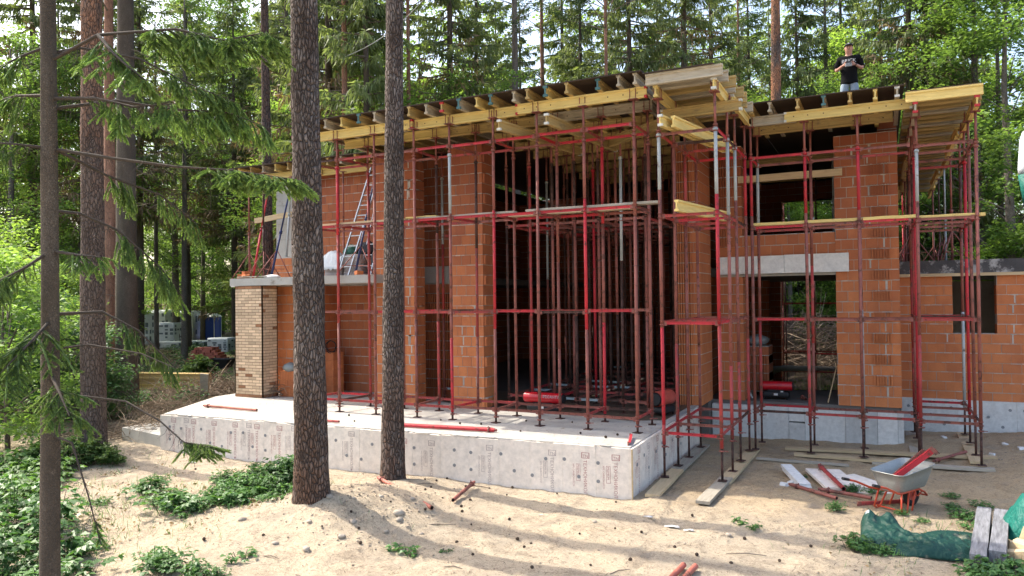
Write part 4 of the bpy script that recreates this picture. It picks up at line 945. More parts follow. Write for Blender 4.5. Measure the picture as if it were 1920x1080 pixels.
def make_pine(H, z0, r, seed, bark='pinewarm', name='pine_tree', lean=(0, 0), nclump=42, base=None, dead=0):
    rng = np.random.default_rng(seed); random.seed(seed); root = empty(name)
    X = lambda z: (lean[0] * z, lean[1] * z, z)
    trunk_mesh('trunk', [X(-.5), X(.0), X(H * .35), X(H * .7), X(H)], [r * 1.06, r * 1.0, r * .78, r * .55, .04], MAT[bark], root, 36 if base else 12, .10 if base else .9, .07, (.2 if base else .08))
    lm = MB(); C, RR = [], []
    for i in range(nclump):
        f = rng.random(); z = z0 + (H - z0) * f; a = rng.uniform(0, 2 * PI); d = 2.9 * (1 - f * .55) * rng.uniform(.3, 1); b = X(z - .2 * d); c = np.array([b[0] + d * math.cos(a), b[1] + d * math.sin(a), z + .25 * d]); C.append(c); RR.append(rng.uniform(.4, .75))
        strips([b, tuple((np.array(b) + c) / 2 + np.array([0, 0, .1])), tuple(c)], .03, .01, lm, 4)
    for i in range(dead):
        z = rng.uniform(3, z0); a = rng.uniform(0, 2 * PI); d = rng.uniform(.8, 2.6); b = np.array(X(z)); e = b + np.array([d * math.cos(a), d * math.sin(a), rng.uniform(-.5, .3)])
        m = (b + e) / 2 + np.array([0, 0, rng.uniform(-.1, .2)]); strips([b, m, e], .022, .004, lm, 4)
        for k in range(4):
            q = b + (e - b) * rng.uniform(.3, .95); strips([q, q + np.array([rng.uniform(-.5, .5), rng.uniform(-.5, .5), rng.uniform(-.5, .1)])], .008, .003, lm, 3)
    lm.build('limbs', MAT['deadtwig'], root)
    P, D, S, L, W, T = clump_leaves(np.array(C), np.array(RR), 130, .2, rng, .5, .1); W = W * (.6 if base else .35)
    np_mesh('crown', diamonds(P, D, S, L, W), 4, MAT['pineneedle'], T, None, root); return root
def put(o, x, y, rz, s, label, cat, group, z=None):
    o.location = (x, y, (gz(x, y) if z is None else z)); o.rotation_euler = (0, 0, rz); o.scale = (s, s, s * U(.95, 1.08)); return tag(o, label, cat, group)

def near_twigs(pts, rng, start=.35, spread_=.55, n=26, droop=.5, dens=1.0, bare=False):
    """a spruce bough: side shoots with needle brushes; returns woody paths and needle diamonds"""
    P = np.array(pts, float); seg = np.linalg.norm(np.diff(P, axis=0), axis=1); cum = np.concatenate([[0], np.cumsum(seg)]); Lt = cum[-1]
    at = lambda u: np.array([np.interp(u * Lt, cum, P[:, k]) for k in range(3)])
    woods = []; A, Bs, Wd, T = [], [], [], []
    def shoot(p, d, l, lev, tip):
        k = 4; pp = [p]; q = p.copy(); dd = d.copy()
        for i in range(k): dd = unit(dd + np.array([0, 0, -droop * .22]) + rng.normal(0, .07, 3)); q = q + dd * l / k; pp.append(q.copy())
        woods.append((pp, .0035 if lev else .006))
        for i in range(k):
            m = 3; 
            for j in range(m):
                s = pp[i] + (pp[i + 1] - pp[i]) * (j / m); A.append(s); Bs.append(pp[i + 1] - pp[i]); Wd.append(1.0); T.append(np.clip(.36 + .35 * (i / k) + (.35 if tip and i == k - 1 else 0) + rng.normal(0, .12), 0, 1))
        if lev < 1 and l > .16:
            for i in range(int(l * 20 * dens)):
                u = rng.uniform(.15, 1); s = pp[0] + (pp[-1] - pp[0]) * u; w = np.cross(dd, [0, 0, 1]); w = unit(w) * rng.choice([-1, 1])
                shoot(s, unit(d * .7 + w * .8 + np.array([0, 0, -droop * .5])), rng.uniform(.10, .22) * (1.2 - u * .5), lev + 1, True)
    if not bare:
        for i in range(int(n * Lt * dens)):
            u = rng.uniform(start, 1); p = at(u); d = unit(at(min(u + .05, 1.0)) - at(max(u - .08, 0))); w = unit(np.cross(d, [0, 0, 1.])) * rng.choice([-1, 1])
            shoot(p, unit(d * rng.uniform(.4, 1) + w * rng.uniform(.3, 1) + np.array([0, 0, -droop * rng.uniform(.2, 1.2)])), spread_ * rng.uniform(.45, 1.1) * (1.15 - .55 * u), 0, True)
    return woods, np.array(A), np.array(Bs), np.array(T)

def build_trees():
    # --- the trunks that stand in front of the house
    a = make_pine(23, 14.5, .25, 11, 'pinebark', lean=(-.002, -.016), base=True, nclump=55)
    put(a, -7.73, 8.70, .3, 1, 'thick grey barked pine on the sand mound, left of the two before the house', 'pine tree', 'pines before the house', z=-.52)
    b = make_pine(21, 14.5, .208, 12, 'pinebark', lean=(.012, -.012), base=True, nclump=50)
    put(b, -7.97, 11.09, 1.9, 1, 'slimmer dark pine, right of the two before the house', 'pine tree', 'pines before the house', z=-.80)
    d = make_pine(24, 15.5, .26, 13, 'pinewarm', lean=(.002, -.016), base=True, nclump=60)
    put(d, -15.1, 10.23, .8, 1, 'pine trunk with orange brown plates behind the dark spruce trunk on the left', 'pine tree', 'pines before the house', z=-.78)
    for (t_, h, nme) in ((a, .9, 'x'),): pass
    for (px, t, H, z0, r, sd, lean, bark, lab, dead) in (
        (237, 24, 24, 14, .36, 21, (-.001, -.01), 'spruce_bark', 'thick dark trunk on the left rising behind the dead hanging branches', 4),
        (207, 27, 23, 14, .25, 22, (.0, -.01), 'redbark', 'reddish trunk close left of the thick dark trunk', 2),
        (505, 27.5, 24, 15, .22, 23, (.0, -.008), 'charred', 'pine trunk with a blackened side rising behind the left end of the roof', 0),
        (650, 30, 22, 13.8, .19, 24, (-.052, -.02), 'redbark', 'leaning reddish pine between the two big front trunks', 3),
        (770, 33, 24, 16, .13, 25, (.0, .0), 'redbark', 'thin reddish pine just right of the second front trunk', 0),
        (972, 36, 26, 15, .24, 26, (-.012, -.01), 'greybark', 'grey trunk with many bare side branches behind the roof', 34),
        (1022, 42, 24, 15, .19, 27, (.0, .0), 'redbark', 'reddish pine behind the bare branched trunk', 8),
        (1143, 33, 22, 15, .125, 28, (-.004, -.006), 'redbark', 'slender pale red pine standing alone above the roof left of the corner canopy', 2),
        (1455, 31.5, 24, 16, .30, 29, (-.012, -.008), 'pinewarm', 'stout pine with orange flaked patches left of the standing man', 0),
        (1556, 41, 24, 15, .17, 30, (.0, .0), 'greybark', 'thin grey trunk just left of the standing man', 6),
        (1748, 38, 24, 14, .21, 31, (-.004, .0), 'greybark', 'grey trunk above the right roof overhang', 22),
        (1392, 46, 24, 15, .17, 32, (.0, .0), 'redbark', 'distant reddish pine behind the corner canopy', 4),
        (345, 43, 20, 9, .19, 33, (-.006, .0), 'greybark', 'thin trunk standing beside the blue cabin', 6),
        (293, 47, 20, 9, .15, 34, (.0, .0), 'greybark', 'thin trunk before the white wrapped pallets', 4),
        (1880, 44, 22, 12, .2, 35, (.01, .0), 'greybark', 'pale trunk among the bright leaves at the right edge', 4)):
        o = make_pine(H, z0, r, sd, bark, lean=lean, nclump=26, dead=dead); x, y = plan(px, t); put(o, x, y, U(0, 6), 1, lab, 'pine tree', 'tall bare trunks of the wood')
    # --- the near spruce at the left with its boughs
    root = empty('spruce_tree', (-8.38, 5.15, -.95), label='near dark spruce trunk at the left edge with long green boughs reaching right', cat='spruce tree')
    trunk_mesh('trunk', [(0, 0, -.3), (.03, -.0, 2), (.08, -.03, 4.2), (.11, -.07, 8), (.12, -.1, 17)], [.108, .096, .088, .074, .02], MAT['spruce_bark'], root, 20, .25, .04)
    rng = np.random.default_rng(5)
    Bz = {'top': [(-8.29, 5.11, 5.22), (-7.6, 5.22, 5.44), (-6.67, 5.46, 5.42), (-6.14, 5.62, 5.26), (-5.66, 5.74, 5.3)], 'topb': [(-7.6, 5.22, 5.44), (-7.2, 5.1, 5.15), (-6.9, 5.05, 4.95), (-6.6, 5.05, 4.75)],
          'top2': [(-8.29, 5.11, 5.31), (-8.17, 5.39, 5.44), (-7.92, 5.96, 5.44), (-7.54, 6.48, 5.17), (-7.29, 6.84, 5.05)],
          'mid': [(-8.28, 5.12, 4.81), (-7.54, 5.15, 4.72), (-7.0, 5.2, 4.57), (-6.52, 5.33, 4.57)], 'mid2': [(-8.28, 5.12, 4.69), (-7.98, 5.71, 4.88), (-7.62, 6.23, 4.85), (-7.27, 6.73, 4.88), (-6.97, 7.11, 4.72)],
          'long': [(-8.26, 5.14, 4.24), (-7.58, 5.36, 4.11), (-6.87, 5.61, 3.99), (-6.27, 5.8, 3.93), (-5.5, 6.07, 3.79)], 'long2': [(-8.26, 5.14, 4.25), (-8.29, 5.8, 4.04), (-8.07, 6.36, 3.86), (-7.9, 6.78, 3.52)],
          'low': [(-8.28, 5.14, 3.55), (-8.2, 5.4, 3.54), (-8.1, 5.79, 3.38), (-7.82, 6.16, 2.94), (-7.74, 6.43, 2.55)], 'low2': [(-8.29, 5.14, 3.1), (-7.73, 5.09, 3.03), (-7.4, 5.11, 3.0)],
          'dr1': [(-8.32, 5.14, 2.39), (-8.09, 5.59, 2.41), (-7.89, 5.91, 2.18), (-7.67, 6.25, 1.71)], 'dr2': [(-8.34, 5.15, 1.52), (-7.49, 5.45, 1.42), (-7.07, 5.56, 1.21), (-6.76, 5.6, 1.0), (-6.39, 5.67, .96)],
          'dr3': [(-8.34, 5.15, 1.04), (-7.94, 5.13, .99), (-7.69, 5.15, .43), (-7.49, 5.15, -.06)], 'dr4': [(-8.3, 5.15, 2.0), (-7.9, 5.3, 2.05), (-7.3, 5.5, 1.95), (-6.9, 5.6, 1.8)],
          'L1': [(-8.28, 5.11, 5.4), (-8.46, 4.91, 5.25), (-8.62, 4.61, 4.99)], 'L2': [(-8.29, 5.11, 4.84), (-8.83, 5.07, 4.9), (-9.54, 5.05, 4.86)], 'L3': [(-8.29, 5.12, 4.25), (-8.38, 4.86, 4.25), (-8.68, 4.48, 4.27)],
          'L4': [(-8.31, 5.13, 3.1), (-8.24, 4.83, 2.91), (-8.44, 4.51, 2.68)], 'L5': [(-8.32, 5.14, 2.33), (-8.0, 4.74, 2.12), (-7.99, 4.42, 1.81)], 'L6': [(-8.33, 5.14, 1.73), (-7.86, 4.94, 1.57), (-7.56, 4.86, 1.34)]}
    par = {'top': (.48, .62, 22, .5), 'topb': (.1, .5, 22, .45), 'top2': (.55, .6, 14, .8), 'mid': (.3, .5, 12, .7), 'mid2': (.5, .55, 16, .9), 'long': (.62, .42, 26, .45), 'long2': (.3, .5, 10, 1.0), 'low': (.35, .5, 12, 1.0), 'low2': (.4, .4, 10, .6),
           'dr1': (.4, .4, 8, 1.0), 'dr2': (.82, .28, 20, .3), 'dr3': (.8, .2, 7, .3), 'dr4': (1.1, .1, 0, .3), 'L1': (.2, .5, 16, .7), 'L2': (.2, .5, 14, .9), 'L3': (.3, .5, 12, .8), 'L4': (.2, .6, 18, .5), 'L5': (.2, .6, 20, .4), 'L6': (.3, .5, 18, .4)}
    off = Vector((8.38, -5.15, .95))
    for key, pts in Bz.items():
        st, sp, n, dr = par[key]; wd, A, Bv, T = near_twigs(pts, rng, st, sp, n * .95, dr)
        mb = MB(); pp = [Vector(p) + off for p in pts]; strips(pp, .022 if key not in ('dr2', 'dr3', 'dr4') else .014, .005, mb, 6, 0, .5)
        for w, r in wd: strips([Vector(q) + off for q in w], r, .0015, mb, 3, 0, .4)
        for i in range(int(10 * len(pts))):   # bare twiglets
            u = rng.uniform(.05, .9) * (len(pts) - 1); k = int(u); q = pp[k].lerp(pp[k + 1], u - k); e = q + Vector((rng.normal(0, .1), rng.normal(0, .1), -abs(rng.normal(.12, .12)))); strips([q, q.lerp(e, .5) + Vector((rng.normal(0, .02), rng.normal(0, .02), 0)), e], .003, .0012, mb, 3, 0, .6)
        o = mb.build('bough', MAT['twig'], root)
        if len(A):
            A = A + np.array(off); l = np.linalg.norm(Bv, axis=1); d = unit(Bv); m = len(A)
            VV, TT = [], []
            for k in range(3):     # brushes: crossing blades
                S = side_of(d); VV.append(diamonds(A, d, S, l * 1.15, np.full(m, .0076))); TT.append(T)
            for k in range(9):     # needles standing off the shoot
                s = rng.random((m, 1)); nd = unit(d * rng.uniform(.5, 1.1, (m, 1)) + side_of(d) * 1.0); VV.append(diamonds(A + Bv * s, nd, side_of(nd), rng.uniform(.016, .026, m), np.full(m, .0022))); TT.append(np.clip(T + rng.normal(0, .1, m), 0, 1))
            np_mesh('needles', np.concatenate(VV), 4, MAT['spruce_near'], np.concatenate(TT), None, o)
    w, V, T, K = spruce_geo(17.5, 9.2, 2.4, 1.0, 55, .0); w.build('branches', MAT['deadtwig'], root); np_mesh('foliage', V, 4, [MAT['spruce'], MAT['dry']], T, K, root)
    # --- the wood behind
    protoS = [make_spruce(25, 3.0, 3.3, .22, 1.4, 101, .4), make_spruce(22, 2.0, 3.0, .19, 1.4, 102, .25), make_spruce(27, 5.0, 3.6, .25, 1.3, 103, .5), make_spruce(27, 8.5, 3.1, .24, 1.2, 104, .5)]
    protoB = [make_broad(17, 3.0, 4.2, .2, 201, .17, 120, 130, 'leafA', 'greybark'), make_broad(14, 1.2, 3.6, .16, 202, .16, 110, 130, 'leafB', 'greybark'), make_broad(20, 4.5, 4.6, .24, 203, .17, 130, 130, 'leafA', 'greybark')]
    protoU = [make_broad(4.2, .3, 2.0, .05, 301, .13, 60, 110, 'leafA', 'greybark', 'understorey_bush'), make_broad(3.0, .2, 1.7, .04, 302, .12, 50, 110, 'leafC', 'greybark', 'understorey_bush'), make_broad(5.5, .6, 2.2, .06, 303, .13, 70, 110, 'leafB', 'greybark', 'understorey_bush')]
    used = set(); GB = 'trees of the wood behind the house'
    def place(proto, k, px, t, s, label, cat, group=GB, rz=None):
        x, y = plan(px, t)
        if proto is not protoU and -80 < x < -53 and 36 < y < 53: return
        o = proto[k] if (id(proto), k) not in used else copy_tree(proto[k]); used.add((id(proto), k)); x, y = plan(px, t)
        put(o, x, y, U(0, 6.28) if rz is None else rz, s, label, cat, group)
    sp = [(618, 33, 0), (600, 38, 1), (700, 37, 2), (690, 30.5, 1), (850, 36, 2), (900, 40, 0), (935, 46, 1), (1060, 47, 2), (1095, 40, 0), (1185, 37, 0), (1290, 38, 2), (1340, 43, 0), (1500, 41, 1), (1660, 42, 0), (1715, 38, 2), (1795, 45, 0), (540, 44, 2), (300, 72, 2), (250, 78, 0), (340, 76, 1), (60, 40, 2), (-60, 40, 1), (110, 48, 0), (640, 48, 0), (790, 50, 1), (980, 54, 0), (1160, 52, 2), (1300, 54, 1), (1450, 56, 0), (1620, 54, 2), (1850, 52, 1), (2000, 44, 0), (2080, 38, 2), (200, 80, 2), (470, 58, 0), (262, 42, 3), (352, 50, 3), (440, 49, 3), (180, 39, 3), (535, 48, 3), (250, 66, 0), (330, 68, 1), (390, 70, 2), (110, 62, 2), (50, 55, 0), (520, 52, 3), (1240, 49, 3), (1410, 50, 3), (1585, 46, 3)]
    def dirw(px): return 'left' if px < 620 else ('middle' if px < 1240 else 'right')
    for i, (px, t, k) in enumerate(sp):
        far = 'near' if t < 37 else ('farther' if t < 46 else 'distant')
        place(protoS, k, px, t, U(.92, 1.08), f'{far} drooping spruce in the {dirw(px)} part of the wood', 'spruce tree', f'{far} {dirw(px)} spruces of the wood')
    bl = [(412, 76, 2, 1.8), (360, 80, 2, 1.85), (455, 78, 0, 1.9), (150, 40, 1, 1.1), (20, 36, 0, 1.0), (95, 46, 1, 1.2), (200, 62, 1, 1.2), (260, 64, 1, 1.2), (330, 66, 0, 1.2), (400, 67, 1, 1.2), (500, 60, 0, 1.0), (455, 52, 2, 1.0), (330, 56, 2, 1.1), (460, 66, 2, 1.2), (280, 70, 2, 1.25), (360, 72, 0, 1.4), (560, 41, 1, 1.0), (640, 43, 1, 1.1), (790, 39, 1, 1.1), (950, 41, 1, 1.0), (1130, 43, 1, 1.1), (1260, 41, 1, 1.1), (1390, 38, 1, .95), (1580, 50, 1, 1.4), (1690, 46, 1, 1.2), (300, 88, 1, 1.4), (210, 84, 1, 1.3), (400, 80, 1, 1.3), (715, 33.5, 1, 1.0), (830, 42, 0, 1.0), (905, 34.5, 0, .75), (1010, 38, 1, .8), (1240, 46, 0, 1.1), (1430, 42, 1, 1.1), (1480, 36, 1, .8), (1600, 44, 1, 1.25), (1620, 36.5, 0, .8), (1840, 36, 2, 1.05), (1900, 33.5, 0, 1.2), (1960, 37, 2, 1.1), (1820, 45, 1, 1.2), (1780, 50, 2, 1.1), (580, 50, 0, 1.0), (545, 36, 1, .7), (380, 62, 0, 1.0), (250, 58, 1, 1.0), (120, 55, 0, 1.0), (30, 48, 1, .9), (-60, 45, 0, 1.0), (690, 56, 2, 1.1), (860, 60, 0, 1.1), (1080, 62, 2, 1.1), (1370, 62, 0, 1.2), (1540, 64, 2, 1.1), (1700, 60, 0, 1.2), (430, 70, 2, 1.0), (320, 76, 0, 1.0), (200, 74, 2, 1.0)]
    for i, (px, t, k, s) in enumerate(bl):
        far = 'near' if t < 38 else ('farther' if t < 52 else 'distant')
        place(protoB, k, px, t, s, f'{far} leafy {("mid green", "bright green", "tall green")[k]} tree in the {dirw(px)} part of the wood', 'leafy tree', f'{far} {dirw(px)} {k} leafy trees')
    ub = [(15, 17, 0, 1.0), (60, 21, 1, 1.1), (115, 24, 0, .8), (140, 20.5, 1, .9), (20, 27, 2, 1.0), (80, 33, 0, 1.1), (165, 31, 2, .8), (215, 21.5, 1, .45), (-40, 22, 2, 1.0), (440, 72, 2, 1.1), (330, 72, 2, 1.3), (515, 50, 1, 1.2), (510, 44, 0, 1.1), (540, 40, 2, 1.0), (575, 36, 0, 1.0), (230, 70, 0, 1.2), (150, 66, 2, 1.2), (90, 60, 1, 1.3), (30, 62, 2, 1.2), (1790, 37, 0, 1.4), (1850, 40, 2, 1.3), (1910, 38, 0, 1.5), (1760, 42, 1, 1.5), (1820, 34, 2, 1.0), (1880, 35, 1, 1.2), (1500, 38, 2, 1.0), (1560, 40, 0, 1.2), (1440, 41, 1, 1.2), (1540, 44, 2, 1.3), (1700, 36, 1, 1.2), (640, 38, 2, 1.0), (720, 41, 0, 1.0), (1940, 33, 2, 1.2), (520, 48, 2, 1.2), (450, 74, 0, 1.3)]
    for i, (px, t, k, s) in enumerate(ub):
        far = 'near' if t < 30 else ('farther' if t < 45 else 'distant')
        place(protoU, k, px, t, s, f'{far} {("bushy green", "dark leaved", "light green")[k]} shrub in the {dirw(px)} undergrowth', 'shrub', f'{far} {dirw(px)} {k} undergrowth shrubs')
    # a far-off wood that closes the view
    rng = np.random.default_rng(77); C = []
    for i in range(1150):
        px = rng.uniform(-900, 2900); t = rng.uniform(72, 100); x, y = plan(px, t)
        if -84 < x < -53 and 38 < y < 51: continue
        C.append((x, y, rng.uniform(0, 1) * 37 - 1))
    P, D, S, L, W, T = clump_leaves(np.array(C), rng.uniform(1.5, 2.9, len(C)), 95, .55, rng, .7); 
    o = np_mesh('far_wood', diamonds(P, D, S, L, W, .3), 4, MAT['leafB'], T); tag(o, 'far off green wood closing the gaps between the nearer trees', 'wood', kind='stuff')
build_trees()
# ------------------------------------------------------------------ loose things on the site
def rot2(x, y, a): return (x * math.cos(a) - y * math.sin(a), x * math.sin(a) + y * math.cos(a))
def rrect(hx, hy, r, z, n=5, cx=0, cy=0):
    P = []
    for (sx, sy, a0) in ((1, -1, -PI / 2), (1, 1, 0), (-1, 1, PI / 2), (-1, -1, PI)):
        for i in range(n):
            a = a0 + (PI / 2) * i / (n - 1); P.append((cx + sx * (hx - r) + r * math.cos(a), cy + sy * (hy - r) + r * math.sin(a), z))
    return P
def build_barrow():
    h = rad(56); root = empty('wheelbarrow', (.15, 12.83, gz(.15, 12.83) - .01), h, 'grey zinc wheelbarrow on an orange red frame carrying two red steel bars', 'wheelbarrow'); root.scale = (.93, .93, .95)
    mb = MB()
    prof = [(.43, .20, .34, .14, .03), (.445, .21, .36, .14, .05), (.485, .265, .52, .13, .10), (.505, .30, .655, .12, .14), (.52, .315, .66, .12, .14), (.52, .315, .645, .12, .14), (.495, .29, .64, .115, .14), (.47, .25, .52, .12, .10), (.42, .19, .375, .13, .04)]
    R = []
    for (hx, hy, z, r, fx) in prof:
        R.append([(p[0] + (.06 if p[0] > .3 and z > .6 else 0) * 0, p[1], p[2] + .10 * p[0] * (1 if z > .4 else .4)) for p in rrect(hx * .93, hy, r, z, 6, .20 + fx * .15)])
    mb.rings(R, 0, .5, True, False); n = len(R[0]); mb.face(list(range(n))[::-1], 0, .5); mb.face([8 * n + i for i in range(n)], 0, .45)
    mb.build('tray', MAT['barrow'], root)
    fm = MB()
    for s in (-1, 1):
        fm.path([(-.88, s * .27, .56), (-.62, s * .27, .49), (-.30, s * .25, .36), (-.15, s * .2, .325), (.40, s * .16, .325), (.62, s * .12, .24), (.72, s * .10, .17)], .017, 8, 0, .5)
        fm.path([(-.13, s * .2, .32), (-.20, s * .24, .04), (-.12, s * .24, .0), (-.04, s * .235, .04), (.10, s * .18, .32)], .015, 8, 0, .5)
        fm.path([(.30, s * .16, .32), (.14, s * .2, .02)], .014, 8, 0, .5)
    fm.path([(.70, -.1, .17), (.70, .1, .17)], .014, 8, 0, .5); fm.path([(-.13, -.2, .32), (-.13, .2, .32)], .014, 8, 0, .5); fm.path([(-.14, -.23, .05), (-.14, .23, .05)], .012, 8, 0, .5)
    fm.build('frame', MAT['orange'], root)
    for s in (-1, 1):
        g = MB(); g.path([(-.96, s * .27, .58), (-.90, s * .27, .565), (-.80, s * .27, .54)], [.023, .024, .022], 10, 0, .5); g.build('grip', MAT['black'], root)
    w = MB(); R = []
    for i in range(24):
        a = 2 * PI * i / 24; c = Vector((.44 + .145 * math.cos(a), 0, .20 + .145 * math.sin(a))); R.append([tuple(c + Vector((math.cos(a), 0, math.sin(a))) * .052 * math.cos(b) + Vector((0, 1, 0)) * .048 * math.sin(b)) for b in [2 * PI * k / 10 for k in range(10)]])
    R.append(R[0]); w.rings(R, 0, .5, True, False); tyre = w.build('wheel', MAT['rubber'], root)
    rm = MB(); rm.path([(.44, -.035, .20), (.44, -.018, .20), (.44, .018, .20), (.44, .035, .20)], [.10, .085, .085, .10], 20, 0, .5); rm.path([(.44, -.06, .20), (.44, .06, .20)], .028, 10, 0, .4)
    for k in range(5):
        a = 2 * PI * k / 5
        for s in (-1, 1): rm.path([(.44 + .06 * math.cos(a), s * .019, .2 + .06 * math.sin(a)), (.44 + .06 * math.cos(a), s * .022, .2 + .06 * math.sin(a))], .014, 8, 1, .3)
    rm.build('rim', [MAT['heat2'], MAT['black']], tyre)
    ax = MB(); ax.path([(.44, -.13, .20), (.44, .13, .20)], .009, 8, 0, .5)
    for s in (-1, 1): ax.path([(.44, s * .12, .20), (.55, s * .13, .28)], .012, 8, 0, .5)
    ax.build('axle', MAT['orange'], root)
def steel_bar(p, q, label, w=.055, m='redw', g='red steel bars lying about', hook=True, name='steel_bar'):
    p, q = Vector(p), Vector(q); d = (q - p); L = d.length; mb = MB()
    mb.box((0, 0, .024), (L, .004, .05), None, 0); mb.box((0, .02, .048), (L, .044, .004), None, 0)
    for s in (-1, 1): mb.box((s * (L / 2 - .02), 0, .02), (.05, .022, .085), None, 1); mb.box((s * (L / 2 + .015), 0, .0), (.012, .02, .07), None, 1)
    o = mb.build(name, [MAT[m], MAT['rust']]); o.location = (p + q) / 2; o.rotation_euler = (0, -math.asin(d.z / L), math.atan2(d.y, d.x)); return tag(o, label, 'steel bar', g)
def loose_tube(p, q, label, m='rust', r=.03, collar=True, g='steel tubes lying about', name='steel_tube', cat='steel tube'):
    p, q = Vector(p), Vector(q); d = (q - p).normalized(); root = empty(name, tuple((p + q) / 2), label=label, cat=cat, group=g); c = (p + q) / 2; f = lambda v: tuple(Vector(v) - c)
    mb = MB(); mb.path([f(p), f(q)], r, 12, 0, .5, True, False); mb.path([f(q), f(p)], r * .82, 12, 1, .1, True, False)
    for e in (p, q): mb.rings([[tuple(Vector(f(e)) + (d.orthogonal().normalized() * math.cos(a) + d.cross(d.orthogonal().normalized()) * math.sin(a)) * rr) for a in [2 * PI * k / 12 for k in range(12)]] for rr in (r, r * .8)], 0, .5, False, False)
    mb.build('tube', [MAT[m], MAT['black']], root)
    if collar:
        cb = MB(); a = p + d * .10; cb.path([f(a), f(a + d * .035)], r * 1.45, 12, 0, .5); o = d.orthogonal().normalized()
        for k in range(3):
            v = (o * math.cos(2.1 * k) + d.cross(o) * math.sin(2.1 * k)); cb.path([f(a + v * r), f(a + v * (r + .035) + d * .012), f(a + v * r + d * .05)], .008, 6, 0, .4)
        cb.path([f(p - d * .04), f(p)], r * .75, 10, 0, .3); cb.build('collar', MAT['rust'], root)
    return root
def cloth(name, fn, nu, nv, mats, label, cat, group=None, th=.006, matfn=None):
    mb = MB(); top = [[Vector(fn(i / nu, j / nv)) for i in range(nu + 1)] for j in range(nv + 1)]
    for row in top: mb.v += [tuple(p) for p in row]
    W = nu + 1
    for j in range(nv):
        for i in range(nu): mb.face([j * W + i, j * W + i + 1, (j + 1) * W + i + 1, (j + 1) * W + i], matfn(i / nu, j / nv) if matfn else 0, .5 + .1 * noise.noise((i * .3, j * .3, 1)), True)
    o = mb.build(name, mats); md = o.modifiers.new('thickness', 'SOLIDIFY'); md.thickness = th; md.offset = -1; return tag(o, label, cat, group)
def nz(x, y, z=0.): return noise.noise((x, y, z))

